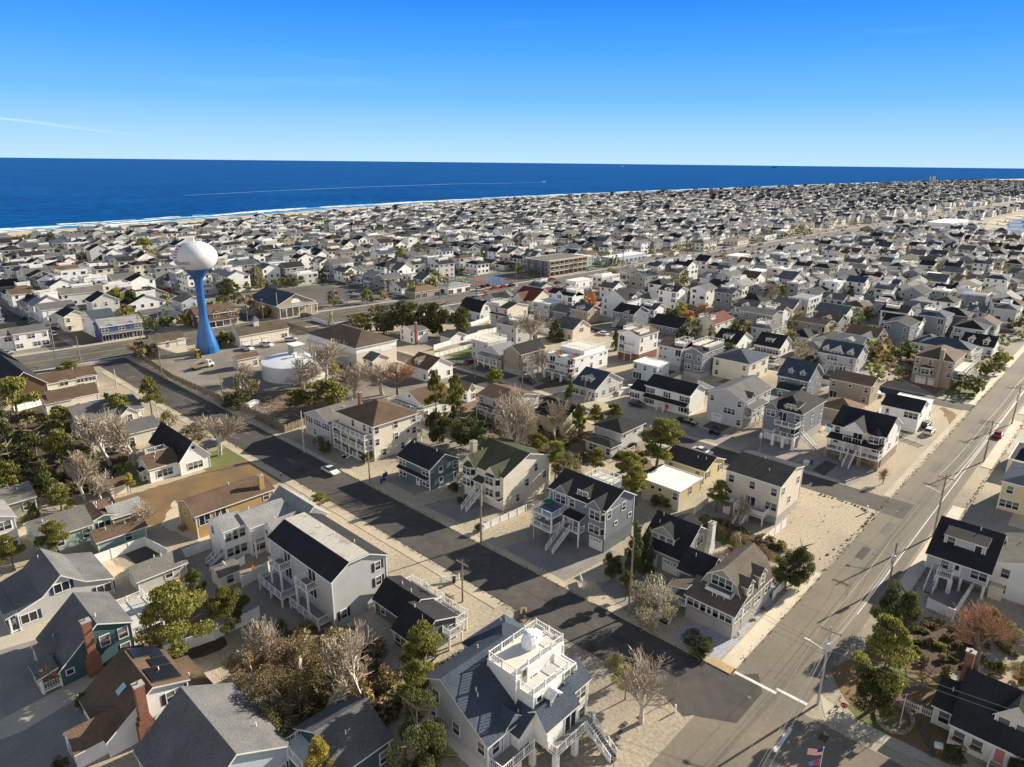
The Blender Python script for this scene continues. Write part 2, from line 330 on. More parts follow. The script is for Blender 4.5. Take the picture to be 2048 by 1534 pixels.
# lawns, drives, yards: flat sheets in world metres
lawn=mat('green_lawn',(.10,.145,.035),.95,s1=.5,n2=.2,s2=5,col2=(.14,.13,.05))
brownlawn=mat('dry_lawn',(.20,.125,.06),.95,s1=.2,n2=.2,s2=4,col2=(.15,.105,.055))
mulch=mat('dark_mulch',(.075,.052,.036),.95,.3,1.5,.3,6)
drive=mat('grey_gravel_drive',(.23,.215,.195),.95,.12,.3,.12,3)
concd=mat('concrete_drive',(.42,.38,.30),.9,.1,.2,.08,3)
palegr=mat('pale_gravel',(.52,.43,.31),.95,.1,.3,.12,3,bump=.3,bs=3)
paver=mat('brick_paver',(.2,.1,.075),.9,.2,1,.15,6)
yard=mat('gravel_yard',(.23,.205,.17),.95,s1=.08,n2=.15,s2=1.5,col2=(.16,.145,.125))
zl=[.0045]; s_cnt=[]
def patch(name,mt,*pts,z=None):
    g=MB()
    if len(pts)==2:
        (x0,y0),(x1,y1)=pts; pts=[(x0,y0),(x1,y0),(x1,y1),(x0,y1)]
    zl[0]+=.0001
    z=zl[0] if z is None else z
    if name in('lawn','dry_lawn','mulch_bed','garden','dirt_yard','yard','pebble_bed'):
        rj=random.Random(len(s_cnt)); s_cnt.append(1); q=[]; j=.35 if name!='dry_lawn' else .3
        for i,(a,b) in enumerate(pts):
            c,d=pts[(i+1)%len(pts)]; L=math.hypot(c-a,d-b); n=max(1,int(L/1.1))
            for k in range(n): q.append((a+(c-a)*k/n+rj.uniform(-j,j),b+(d-b)*k/n+rj.uniform(-j,j)))
        pts=q
    P=[(x,y,z) for x,y in pts]
    a=sum(P[i][0]*P[(i+1)%len(P)][1]-P[(i+1)%len(P)][0]*P[i][1] for i in range(len(P)))
    g.poly(P if a>0 else P[::-1],mt); return structure(name,g)
patch('service_yard',yard,(77,150),(140,238))
patch('parking_lot',asphd,(148,280),(203,331)); patch('parking_lot',asphd,(330,258),(470,300)); patch('parking_lot',asphd,(70,276),(95,300))
patch('lawn',lawn,(54.3,143.3),(54.7,134.7),(67.7,133.4),(65.4,149.9),(59.0,150.2))
patch('dry_lawn',brownlawn,(35.8,140.4),(33.0,126.7),(39.4,124.0),(64.9,124.2),(64.4,140.6),(55.2,140.5))
patch('lawn',lawn,(38.3,154.2),(36.3,143.0),(43.9,143.3),(46.8,158.5))
patch('dry_lawn',brownlawn,(26.6,99.5),(26.3,88.6),(33.0,89.5),(34.8,101.3))
patch('mulch_bed',mulch,(25.5,86.5),(25.8,83.4),(32.0,82.7),(31.8,86.8))
patch('mulch_bed',MATS['leaf_litter'] if 'leaf_litter' in MATS else mat('leaf_litter',(.17,.12,.08),.95,.3,.6,.3,4),(34.5,84.8),(34.4,57.4),(43.6,55.8),(45.3,73.5))
patch('driveway',drive,(10.9,108.9),(7.3,91.3),(8.1,81.7),(14.9,85.7),(15.4,91.5),(16.1,103.0))
patch('driveway',concd,(12.2,115.3),(9.9,104.1),(15.5,102.8),(15.4,106.2))
patch('driveway',concd,(6.9,89.4),(6.0,85.0),(17.0,87.2),(16.5,90.3))
patch('driveway',drive,(6.1,85.8),(5.2,81.4),(10.9,75.5),(16.4,84.1))
patch('driveway',drive,(76.6,73.2),(76.3,59.0),(89.2,57.9),(89.6,69.8))
patch('driveway',drive,(76.9,95.3),(77.4,83.7),(88.3,85.2),(87.8,91.9))
patch('driveway',concd,(88.0,87.0),(86.7,82.4),(94.6,80.2),(94.9,84.6))
patch('driveway',drive,(78.6,109.6),(78.6,99.7),(85.1,99.5),(83.1,110.3))
patch('driveway',drive,(81.0,143.0),(72.8,142.4),(73.1,129.8),(81.0,132.0))
patch('driveway',drive,(142.5,80.8),(138.7,69.1),(150.8,67.7),(154.0,78.9))
patch('driveway',drive,(144.5,63.2),(140.8,53.2),(156.9,50.6),(161.0,62.0))
patch('driveway',drive,(146.8,49.0),(143.4,38.2),(155.8,36.1),(159.4,48.1))
patch('driveway',asph,(147.4,46.5),(146.1,43.5),(154.1,43.4),(155.1,46.3),z=.012)
patch('driveway',asph,(147.6,129.3),(147.0,120.0),(162.2,121.7),(161.3,129.9))
patch('driveway',concd,(151.6,109.1),(147.6,98.6),(163.1,100.7),(166.3,107.2))
patch('yard',drive,(79.3,55.3),(75.7,45.3),(84.2,45.4),(86.7,50.7))
patch('yard',drive,(35.0,112.6),(34.6,108.6),(40.9,108.8),(41.2,113.3))
patch('yard',palegr,(20.0,121.6),(21.6,111.0),(29.0,110.3),(27.4,120.5))
patch('driveway',asph,(30.3,118.6),(30.6,112.7),(35.0,113.8),(34.2,119.3))
patch('yard',palegr,(44.3,131.7),(38.4,123.7),(40.8,112.4),(44.4,112.4))
patch('garden',mulch,(107.9,52.3),(102.7,42.8),(111.4,38.6),(112.3,50.5))
patch('lawn',lawn,(108.0,50.8),(103.8,45.2),(110.1,43.6),(110.7,50.7),z=.012)
patch('pebble_bed',mat('river_stones',(.34,.35,.38),.9,.5,6,.4,15),(74.4,39.4),(76.0,31.9),(98.0,32.9),(99.9,35.0),(82.0,33.0),(81.3,39.4),z=.02)
patch('yard',drive,(119.5,113.7),(119.9,99.0),(135.0,103.2),(138.6,122.2))
patch('lawn',lawn,(153.7,181.2),(169.7,178.3),(156.6,164.6),(152.5,174.0))
patch('lawn',lawn,(150.5,170.6),(164.8,173.1),(156.7,161.0),(144.9,161.8),z=.012)
# bottom right garden
patch('lawn',brownlawn,(84.8,20.6),(77.6,14.5),(76.6,6.8),(78.2,5.2),(86.3,6.6),(107.5,14.0),(96.1,17.7))
patch('lawn',lawn,(89.4,17.3),(85.0,12.7),(89.7,11.6),(92.0,14.6),z=.012)
patch('lawn',lawn,(80.1,17.7),(78.4,14.8),(78.0,10.8),(81.4,11.7),z=.012)
patch('mulch_bed',mulch,(103.6,14.7),(95.1,14.2),(93.1,10.6),(97.4,7.5),(107.6,8.9),z=.013)
patch('garden_path',concd,(79.6,20.1),(75.9,18.0),(76.9,5.9),(78.5,4.2),(78.2,14.4),(78.8,18.5),z=.02)
patch('driveway',drive,(110.9,15.8),(108.5,13.9),(109.1,9.8),(120.9,9.3),(116.8,15.5))
patch('lawn',lawn,(230.0,40.0),(226.1,29.3),(237.8,28.9),(242.9,37.4))
patch('lawn',lawn,(248.2,35.8),(240.3,29.7),(250.2,30.1),(251.7,34.4))
patch('driveway',paver,(240.1,55.1),(226.3,40.5),(240.7,39.6),(254.5,52.8))
patch('lawn',brownlawn,(214.8,36.6),(201.1,31.2),(211.2,31.6),(215.8,35.6))
patch('driveway',concd,(268.5,38.9),(253.8,30.1),(268.7,30.5),(270.3,37.1))
patch('driveway',concd,(205.0,19.8),(190.5,18.6),(187.4,13.4),(210.6,16.6))
patch('lawn',brownlawn,(291.9,37.9),(282.6,30.8),(296.1,31.9),(301.3,36.4))
patch('dirt_yard',mat('leaf_litter',(.17,.12,.08),.95,.3,.6,.3,4),(83.3,183.8),(82.0,151.6),(95.9,147.9),(104.4,175.9))
patch('dirt_yard',mulch,(32.1,212.2),(20.6,156.0),(34.5,146.4),(48.8,162.5),(46.5,214.7))
patch('dirt_yard',MATS['leaf_litter'],(118.7,142.2),(101.5,86.2),(127.6,82.5),(133.2,110.3),(131.8,141.8))
patch('dirt_yard',MATS['leaf_litter'],(123.5,84.6),(109.3,65.2),(120.1,67.2),(136.3,87.0))
g=MB()
for i in range(26):   # pavement cracks and tar lines
    x=rr.uniform(66,74);y=rr.uniform(34,230); rect(g,x,x+rr.uniform(.5,3),y,y+.06,.0262,mat('tar_line',(.04,.037,.034),.9))
for i in range(14):
    x=rr.uniform(78,300);y=rr.uniform(20.6,29.4); rect(g,x,x+.07,20.5,29.6,.0262,MATS['tar_line'])
for x,y in ((79.6,24.0),(139.5,24.2),(72,90),(70,160)):
    pass
structure('tar_lines',g)
g=MB(); rp_=random.Random(12); pm1=mat('patch_dark',(.055,.052,.05),.9,.15,2); pm2=mat('patch_light',(.125,.112,.095),.9,.15,2)
for i in range(16):
    x=rp_.uniform(66,72);y=rp_.uniform(34,225); rect(g,x,x+rp_.uniform(1,2.6),y,y+rp_.uniform(1.2,5),.0225+i*.00008,rp_.choice((pm1,pm2)))
for i in range(12):
    x=rp_.uniform(84,330);y=rp_.uniform(21.5,27); rect(g,x,x+rp_.uniform(2,9),y,y+rp_.uniform(1,2.4),.0251+i*.00006,rp_.choice((pm2,pm1,pm2)))
cr_=mat('sealed_crack',(.035,.033,.031),.85)
for i in range(44):
    on_a=i<24; x=rp_.uniform(66,74) if on_a else rp_.uniform(78,260); y=rp_.uniform(34,230) if on_a else rp_.uniform(21,29); a=rp_.choice((0,1.57))+rp_.gauss(0,.25); 
    for k in range(rp_.randint(3,9)):
        L=rp_.uniform(.5,1.3); nx,ny=x+L*math.cos(a),y+L*math.sin(a)
        if not(65.5<nx<74.4 if on_a else 20.6<ny<29.4): break
        px_,py_=-.02*math.sin(a),.02*math.cos(a); g.poly([(x-px_,y-py_,.0268),(nx-px_,ny-py_,.0268),(nx+px_,ny+py_,.0268),(x+px_,y+py_,.0268)],cr_); x,y=nx,ny; a+=rp_.gauss(0,.35)
for x_ in (69.9,): rect(g,x_,x_+.07,34,232,.0266,cr_)
for y_ in (25.2,): rect(g,78,500,y_,y_+.07,.0266,cr_)
structure('road_repairs',g)
def grate(x,y,l):
    g=MB()
    for i in range(9): g.box(x-.6+i*.14,x-.54+i*.14,y-.35,y+.35,.02,.045,mat('drain_iron',(.05,.035,.03),.8))
    g.box(x-.7,x+.7,y-.42,y-.36,.02,.05,MATS['drain_iron']); g.box(x-.7,x+.7,y+.36,y+.42,.02,.05,MATS['drain_iron']); tag(g.build('storm_drain'),l,'drain','storm drains')
grate(74.0,33.6,'storm drain at the tan sidewalk corner'); grate(66.1,46.0,'storm drain at the kerb above the pebble corner lot'); grate(72.5,17.0,'storm drain at the bottom edge beside the flagpole')
for i,(x,y,l) in enumerate([(72.6,26.2,'round manhole cover in the middle of the street crossing'),(66.9,90,'manhole cover on the shaded asphalt street'),(120,25.4,'manhole cover on the cross street before the pebble lot'),(139.6,27.3,'manhole cover at the second junction of the cross street')]):
    g=MB(); g.tube((x,y,.02),(x,y,.045),.42,.42,MATS['drain_iron'],20); g.tube((x,y,.045),(x,y,.05),.3,.3,mat('manhole_iron',(.12,.11,.10),.6),20); tag(g.build('manhole_cover'),l,'manhole','manhole covers')
g=MB(); wz=mat('weeds',(.16,.15,.06),.9,isl=.6); rw=random.Random(77)
for _ in range(5200):
    q=rw.random()
    if q<.4: x=rw.choice((65.2,74.7))+rw.uniform(-.5,.3); y=rw.uniform(33,230)
    elif q<.7: y=rw.choice((29.8,17.5))+rw.uniform(-.3,.5); x=rw.uniform(76,260)
    else: x=rw.uniform(76,137); y=rw.uniform(34,140)
    s_=rw.uniform(.05,.16); a=rw.uniform(0,6.28); p=Vector((x,y,.03)); u_=Vector((math.cos(a),math.sin(a),.2))*s_; g.poly([p-u_,p+u_,p+Vector((rw.uniform(-.1,.1),rw.uniform(-.1,.1),s_*1.6))],wz)
tag(g.build('kerb_weeds'),'small weeds and tufts along kerbs and in the pebble lots','weeds',None,'stuff')
# ---------------- houses ----------------
WINC={}
WDIM={'w':(1.05,1.5,.75),'W':(2.1,1.5,.75),'T':(3.1,1.5,.75),'t':(.8,.7,1.4),'s':(1.9,2.05,.1),'S':(3.0,2.1,.1),'d':(.95,2.05,.05),'g':(2.6,2.2,.02),'G':(4.4,2.2,.02),
 'v':(.95,1.35,.85),'V':(1.9,1.35,.85),'b':(.9,1.2,.9),'a':(.95,1.35,.85),'l':(1.2,1.9,.6),'n':(1.9,1.35,.85)}
def winmesh(tok,lod):
    k=(tok,lod)
    if k in WINC: return WINC[k]
    w,h,_=WDIM[tok]; hw=w/2
    f=MB(); p=MB()
    tr=TRIM
    if tok in 'gG':
        f.box(-hw-.12,hw+.12,-.05,0,0,h+.12,tr); nb=4
        for i in range(nb): p.box(-hw,hw,-.075,-.051,h/nb*i+.02,h/nb*(i+1)-.02,GARD)
        if tok=='g':
            for i in range(4): p.box(-hw+.25+i*.58,-hw+.6+i*.58,-.085,-.0755,h*.8,h*.9,GLASS)
        names=('garage_door','door_panel')
    elif tok=='d':
        f.box(-hw-.1,hw+.1,-.05,0,0,h+.1,tr); p.box(-hw,hw,-.07,-.051,.02,h,DOOR); p.box(-hw+.2,hw-.2,-.08,-.0705,h*.5,h*.9,GLASS); names=('door','door_leaf')
    else:
        t=.1; f.box(-hw-t,-hw,-.07,0,-t,h+t,tr); f.box(hw,hw+t,-.07,0,-t,h+t,tr); f.box(-hw,hw,-.07,0,-t,0,tr); f.box(-hw,hw,-.07,0,h,h+t,tr)
        n={'W':2,'V':2,'T':3,'s':2,'S':3,'n':2}.get(tok,1)
        for i in range(1,n): f.box(-hw+w*i/n-.05,-hw+w*i/n+.05,-.065,0,0,h,tr)
        if tok in 'wWTvVl':
            for i in range(n): f.box(-hw+w*i/n+.05,-hw+w*(i+1)/n-.05,-.045,0,h/2-.025,h/2+.025,tr)
        if tok in 'vVn':
            for sx in (-1,1): f.box(sx*(hw+.12),sx*(hw+.55),-.05,0,-.05,h+.05,SHUTB if tok=='n' else SHUT)
        if tok=='a': f.box(-.4,.4,-.35,0,.02,.42,TRIM)
        p.poly([(-hw,-.02,0),(hw,-.02,0),(hw,-.02,h),(-hw,-.02,h)],GLASS)
        if tok in 'wWTvV' :
            for i in range(n): p.poly([(-hw+w*i/n+.04,-.021,h*(.55 if i%2 else .35)),(-hw+w*(i+1)/n-.04,-.021,h*(.55 if i%2 else .35)),(-hw+w*(i+1)/n-.04,-.021,h),(-hw+w*i/n+.04,-.021,h)],GLASS2)
        names=('window','pane') if tok not in 'sS' else ('sliding_door','pane')
    if lod==0: r=(names[0],f.mesh(names[0]),names[1],p.mesh(names[1]))
    else:
        f.v+=[]; n0=len(f.v); f.v+=p.v
        for q,mi in zip(p.f,p.mi): f.f.append(tuple(i+n0 for i in q)); f.mi.append(f.m(p.ms[mi]))
        r=(names[0],f.mesh(names[0]),None,None)
    WINC[k]=r; return r
FR={'S':0,'E':math.pi/2,'N':math.pi,'W':-math.pi/2}
class Vol:
    """one block of a house: walls, roof and everything on them, in the house's own frame"""
    def __init__(s,root,ox,oy,w,d,h,wl,rf,r='y',rz=None,prof=None,z0=0,ov=.35,pitch=.42,frac=.5,W='',S='',E='',N='',WG='',SG='',lod=0,bh=0,bc=None,fas=True,trimc=None,fz=None,wallname='wall'):
        s.root=root;s.lod=lod;s.x0,s.y0,s.x1,s.y1=ox,oy,ox+w,oy+d;s.w,s.d,s.h,s.z0=w,d,h,z0;s.wl=wl;s.rf=rf;s.r=r
        s.bh=bh; s.fz=fz
        wm=wall(wl); rm=roofm(rf) if rf else None; s.wm=wm; s.rm=rm
        span=(w if r=='y' else d)
        if r in 'xy':
            if prof is None:
                if rz is None: rz=h+pitch*span/2
                prof=[(0,h),(frac,rz),(1,h)]
            s.prof=prof; s.rz=max(z for t,z in prof)
        elif r=='h': s.rz=rz if rz else h+pitch*min(w,d)/2
        else: s.rz=h
        mb=MB(); zb=max(z0,bh); x0,x1,y0,y1=s.x0,s.x1,s.y0,s.y1
        if r in 'xy':
            e=.05; pl=[(x0 if r=='y' else y0)+t*span for t,z in prof]; zs=[z-e for t,z in prof]
            for k,c in enumerate((y0,y1) if r=='y' else (x0,x1)):
                P=[(pl[0],zb)]+list(zip(pl,zs))+[(pl[-1],zb)]
                P=[(a,c,z) if r=='y' else (c,a,z) for a,z in P]
                flip=(k==0)==(r=='y')
                mb.poly(P[::-1] if flip else P,wm)
            a0,a1=pl[0],pl[-1]
            if r=='y':
                mb.poly([(x0,y1,zb),(x0,y0,zb),(x0,y0,zs[0]),(x0,y1,zs[0])],wm); mb.poly([(x1,y0,zb),(x1,y1,zb),(x1,y1,zs[-1]),(x1,y0,zs[-1])],wm)
            else:
                mb.poly([(x0,y0,zb),(x1,y0,zb),(x1,y0,zs[0]),(x0,y0,zs[0])],wm); mb.poly([(x1,y1,zb),(x0,y1,zb),(x0,y1,zs[-1]),(x1,y1,zs[-1])],wm)
            mb.poly([(x0,y0,zb),(x0,y1,zb),(x1,y1,zb),(x1,y0,zb)],wm)
        else: mb.box(x0,x1,y0,y1,zb,h-.01,wm)
        s.corner(mb,zb,h-.06)
        mb.build(wallname,root)
        if bh>z0:
            b=MB(); b.box(x0+.03,x1-.03,y0+.03,y1-.03,z0-.3,bh,bc or FOUND); b.build('foundation',root)
        if rm: s.roof(r,prof,rm,ov)
        for f,rows in (('W',W),('S',S),('E',E),('N',N)):
            if rows: s.rows(f,rows)
        if WG: s.rows('W',WG,h-.3 if r=='x' else h)
        if SG: s.rows('S',SG,h-.3 if r=='y' else h)
    def corner(s,mb,z0,z1):
        if s.lod: return
        for i,x in enumerate((s.x0,s.x1)):
            for j,y in enumerate((s.y0,s.y1)):
                zt=z1-.08
                if s.r in 'xy': zt=s.prof[0 if (i if s.r=='y' else j)==0 else -1][1]-.14
                mb.box(x-.07,x+.07,y-.07,y+.07,z0,zt,TRIM)
    def roof(s,r,prof,rm,ov):
        mb=MB(); x0,x1,y0,y1=s.x0,s.x1,s.y0,s.y1; th=.2
        if r in 'xy':
            lo,hi=(x0,x1) if r=='y' else (y0,y1); q0,q1=(y0-ov,y1+ov) if r=='y' else (x0-ov,x1+ov)
            pts=[(lo+t*(hi-lo),z) for t,z in prof]
            def ext(a,b):
                dx=a[0]-b[0]; sl=(a[1]-b[1])/abs(dx) if abs(dx)>1e-6 else 0
                k=ov if abs(sl)<1.2 else .12
                return (a[0]+math.copysign(k,dx),a[1]+sl*k)
            pts=[ext(pts[0],pts[1])]+pts[1:-1]+[ext(pts[-1],pts[-2])]
            pts=[(a,z+.12) for a,z in pts]
            for i in range(len(pts)-1):
                a,b=pts[i],pts[i+1]
                m_=rm
                if r=='y': P=[(a[0],q0,a[1]),(b[0],q0,b[1]),(b[0],q1,b[1]),(a[0],q1,a[1])]
                else: P=[(q0,b[0],b[1]),(q0,a[0],a[1]),(q1,a[0],a[1]),(q1,b[0],b[1])]
                mb.slab(P,th,m_,TRIM)
            s.ridge=[(lo+t*(hi-lo)) for t,z in prof if z==s.rz][0]
        elif r=='h':
            X0,X1,Y0,Y1=x0-ov,x1+ov,y0-ov,y1+ov; z=s.h+.05; w,d=X1-X0,Y1-Y0; rz=s.rz
            if w>=d: a=(X0+d/2,(Y0+Y1)/2,rz);b=(X1-d/2,(Y0+Y1)/2,rz)
            else: a=((X0+X1)/2,Y0+w/2,rz);b=((X0+X1)/2,Y1-w/2,rz)
            A,B,C,D=(X0,Y0,z),(X1,Y0,z),(X1,Y1,z),(X0,Y1,z)
            if w>=d: Fs=[[A,B,b,a],[B,C,b],[C,D,a,b],[D,A,a]]
            else: Fs=[[A,B,a],[B,C,b,a],[C,D,b],[D,A,a,b]]
            for f in Fs: mb.poly(f,rm)
            mb.poly([(p[0],p[1],z-.2) for p in (D,C,B,A)],TRIM)
            for p,q in ((A,B),(B,C),(C,D),(D,A)): mb.poly([(p[0],p[1],z-.2),(q[0],q[1],z-.2),q,p],TRIM)
            s.ridge=None
        elif r=='f':
            X0,X1,Y0,Y1=x0-ov*.4,x1+ov*.4,y0-ov*.4,y1+ov*.4
            mb.box(X0,X1,Y0,Y1,s.h-.02,s.h+.18,TRIM,top=rm)
            for a in ((X0,X0+.15,Y0,Y1),(X1-.15,X1,Y0,Y1),(X0+.15,X1-.15,Y0,Y0+.15),(X0+.15,X1-.15,Y1-.15,Y1)): mb.box(*a,s.h+.18,s.h+.3,TRIM)
            s.ridge=None
        mb.build('roof',s.root)
        if s.lod==0 and r!='f':
            rr_=random.Random(int(s.x0*10+s.w*100))
            for _ in range(rr_.choice((1,2,3))):
                px=rr_.uniform(s.x0+1,s.x1-1); py=rr_.uniform(s.y0+1,s.y1-1); zt=s.zat(px,py)
                v=MB(); v.tube((px,py,zt-.2),(px,py,zt+.55),.07,.07,TRIM,6); v.build('roof_vent',s.root)
    def zat(s,x,y):
        if s.r in 'xy':
            t=(x-s.x0)/s.w if s.r=='y' else (y-s.y0)/s.d
            for (a,b),(c,d) in zip(s.prof,s.prof[1:]):
                if a<=t<=c: return b+(d-b)*(t-a)/max(1e-6,c-a)+.1
        if s.r=='h':
            e=min(x-s.x0,s.x1-x,y-s.y0,s.y1-y); return s.h+(s.rz-s.h)*e/(min(s.w,s.d)/2)
        return s.h
    def fp(s,f,u,out,z):
        # u: metres from the left end of the face as seen from outside
        return {'S':(s.x0+u,s.y0-out,z),'W':(s.x0-out,s.y1-u,z),'E':(s.x1+out,s.y0+u,z),'N':(s.x1-u,s.y1+out,z)}[f]
    def flen(s,f): return s.w if f in 'SN' else s.d
    def fbox(s,mb,f,u0,u1,o0,o1,z0,z1,mt,top=None):
        a=s.fp(f,u0,o0,z0);b=s.fp(f,u1,o1,z1); mb.box(a[0],b[0],a[1],b[1],z0,z1,mt,top)
    def put(s,tok,f,u,z,out=0):
        nm,me,pn,pm=winmesh(tok,s.lod)
        o=bpy.data.objects.new(nm,me); link(o,s.root); o.location=s.fp(f,u,.004+out,z); o.rotation_euler=(0,0,FR[f])
        if pm: p=bpy.data.objects.new(pn,pm); link(p,o)
    def rows(s,f,rows,zb=None):
        if isinstance(rows,str): rows=rows.split('/')
        L=s.flen(f)
        if zb is None:
            zb=s.fz if s.fz is not None else s.z0; n=len(rows)
            if s.r in 'xy': top=(s.prof[0][1] if f in('W','S') else s.prof[-1][1]) if ((f in 'WE')==(s.r=='y')) else s.h
            else: top=s.h
            fh=(max(top,s.h if f not in 'WE' or s.r!='y' else top)-zb)/n
        else: fh=2.5
        for i,row in enumerate(rows):
            z=zb+fh*(len(rows)-1-i)
            for k,t in enumerate(row):
                if t in '.': continue
                w,hh,sill=WDIM[t]; sc=min(1,fh/2.7)
                if len(row)*0+w+.3>L: continue
                u=min(max(L*(k+.5)/len(row),w/2+.2),L-w/2-.2)
                s.put(t,f,u,z+sill*sc*(1 if sill<.5 or zb else 1))
    def rail(s,pts,z,name='railing',solid=False,mt=None):
        mb=MB(); T=mt or TRIM; st=.28 if s.lod==0 else .6
        done=set()
        for a,b in zip(pts,pts[1:]):
            A=Vector((a[0],a[1],z));B=Vector((b[0],b[1],z)); L=(B-A).length
            if L<.2: continue
            mb.beam(A+Vector((0,0,1.0)),B+Vector((0,0,1.0)),.09,.08,T); mb.beam(A+Vector((0,0,.15)),B+Vector((0,0,.15)),.06,.06,T)
            n=max(1,round(L/1.9))
            for i in range(n+1):
                p=A.lerp(B,i/n); kk=(round(p.x,2),round(p.y,2))
                if kk in done: continue
                done.add(kk); mb.box(p.x-.07,p.x+.07,p.y-.07,p.y+.07,z+.003,z+1.12,T)
            if solid: mb.beam(A+Vector((0,0,.57)),B+Vector((0,0,.57)),.04,.8,T)
            else:
                n=int(L/st)
                for i in range(1,n):
                    p=A.lerp(B,i/n); mb.box(p.x-.02,p.x+.02,p.y-.02,p.y+.02,z+.15,z+.98,T)
        mb.build(name,s.root)
    def deck(s,f,a,b,dep,z,rail=True,roofz=None,rc=None,post=True,th=.25,solid=False,mt=None,out0=0,sides='LR',pm=None,gap=None):
        L=s.flen(f); u0,u1=a*L,b*L; mb=MB()
        s.fbox(mb,f,u0,u1,out0+.01,out0+dep,z-th,z,TRIM,mt or DECKM); mb.build('deck' if z>1.2 else 'porch_floor',s.root)
        if rail:
            P=[s.fp(f,u0+.08,out0+.1,z),s.fp(f,u0+.08,out0+dep-.08,z),s.fp(f,u1-.08,out0+dep-.08,z),s.fp(f,u1-.08,out0+.1,z)]
            if 'L' not in sides: P=P[1:]
            if 'R' not in sides: P=P[:-1]
            if gap:
                g0=s.fp(f,u0+gap[0]*(u1-u0),out0+dep-.08,z); g1=s.fp(f,u0+gap[1]*(u1-u0),out0+dep-.08,z)
                i=1 if 'L' in sides else 0
                if gap[0]>.03: s.rail(P[:i+1]+[g0],z,solid=solid)
                elif 'L' in sides: s.rail(P[:2],z,solid=solid)
                if gap[1]<.97: s.rail([g1]+P[i+1:],z,solid=solid)
                elif 'R' in sides: s.rail(P[i+1:],z,solid=solid)
            else: s.rail(P,z,solid=solid)
        n=max(1,round((u1-u0)/3.2))
        zt=roofz if roofz else (z-th)
        if post and (z>.6 or roofz):
            me=MB(); q=.12 if pm is None else .3; me.box(-q,q,-q,q,0,1,pm or TRIM); mm=me.mesh('post')
            for i in range(n+1):
                u=u0+.15+(u1-u0-.3)*i/n; p=s.fp(f,u,out0+dep-.2,0)
                o=bpy.data.objects.new('post',mm); link(o,s.root); o.location=p; o.scale=(1,1,z-th if not roofz or pm else zt)
                if roofz and pm:
                    me2=MB(); me2.box(-.11,.11,-.11,.11,0,roofz-z,TRIM); o2=me2.build('post',s.root,(p[0],p[1],z))
        if roofz:
            mb=MB(); rm=roofm(rc or s.rf); A=s.fp(f,u0-.2,0.02,roofz+.1+dep*.22);B=s.fp(f,u1+.2,0.02,roofz+.1+dep*.22);C=s.fp(f,u1+.2,out0+dep+.25,roofz);D=s.fp(f,u0-.2,out0+dep+.25,roofz)
            mb.slab([D,C,B,A],.16,rm,TRIM); mb.build('porch_roof',s.root)
    def pent(s,f,a,b,z,dep=.9,rc=None):
        L=s.flen(f); mb=MB(); A=s.fp(f,a*L,.01,z+.4*dep);B=s.fp(f,b*L,.01,z+.4*dep);C=s.fp(f,b*L,dep,z);D=s.fp(f,a*L,dep,z); mb.slab([D,C,B,A],.14,roofm(rc or s.rf),TRIM); mb.build('pent_roof',s.root)
    def stairs(s,f,u,wd,z,out=0,run=None,rail=True,base=0,mt=None):
        """flight going straight out from a face (or deck edge at 'out') down to the ground; u in metres from the left"""
        run=run or (z-base)*1.15; n=max(2,int((z-base)/.19)); mb=MB(); u0,u1=u-wd/2,u+wd/2
        for i in range(n):
            zt=z-(z-base)*(i+1)/n+ (z-base)/n*.0; s.fbox(mb,f,u0,u1,out+run*i/n,out+run*(i+1)/n+.03,zt-.05,zt,mt or TRIM,mt or DECKM)
        for uu in (u0,u1):
            mb.beam(s.fp(f,uu,out,z-.15),s.fp(f,uu,out+run,base+.02),.07,.3,TRIM)
        mb.build('stairs',s.root)
        if rail:
            r=MB()
            for uu in (u0,u1):
                A=Vector(s.fp(f,uu,out,z));B=Vector(s.fp(f,uu,out+run,base)); up=Vector((0,0,1))
                r.beam(A+up,B+up,.08,.07,TRIM); r.beam(A+up*.25,B+up*.25,.05,.05,TRIM)
                for i in range(4): p=A.lerp(B,i/3); r.box(p.x-.06,p.x+.06,p.y-.06,p.y+.06,p.z-.1,p.z+1.08,TRIM)
                m=int((A-B).length/(.3 if s.lod==0 else .7))
                for i in range(1,m): p=A.lerp(B,i/m); r.box(p.x-.02,p.x+.02,p.y-.02,p.y+.02,p.z+.2,p.z+1,TRIM)
            r.build('stair_railing',s.root)
    def dormer(s,f,c,wd,z0,zw,rise=.9,out=0,inn=None,wins='w',kind='g',wl=None,rf=None,ov=.2):
        """gable ('g'), shed ('s') or flat ('f') dormer or cross gable; out = how far its front stands proud of the wall"""
        L=s.flen(f); u=c*L; u0,u1=u-wd/2,u+wd/2; span=s.w if f in 'WE' else s.d; inn=inn or span*.5
        wm=wall(wl) if wl else s.wm; rm=roofm(rf or s.rf); mb=MB(); top=zw+rise
        def P(uu,o,z): return s.fp(f,uu,o,z)
        if kind=='g': pr=[(u0,zw),(u,top),(u1,zw)]
        elif kind=='f': pr=[(u0,zw),(u1,zw)]
        else: pr=[(u0,zw),(u1,zw)]
        fr=[P(u0,out,z0)]+[P(a,out,z-.03) for a,z in pr]+[P(u1,out,z0)]
        mb.poly(fr[::-1],wm); bk=[P(u0,-inn,z0)]+[P(a,-inn,z-.03) for a,z in pr]+[P(u1,-inn,z0)]
        mb.poly([fr[0],fr[1],bk[1],bk[0]],wm); mb.poly([fr[-2],fr[-1],bk[-1],bk[-2]],wm)
        if s.lod==0:
            for uu in (u0,u1): s.fbox(mb,f,uu-.06,uu+.06,out-.05,out+.05,z0,zw-.1,TRIM)
        body=mb.build('dormer',s.root)
        mb=MB()
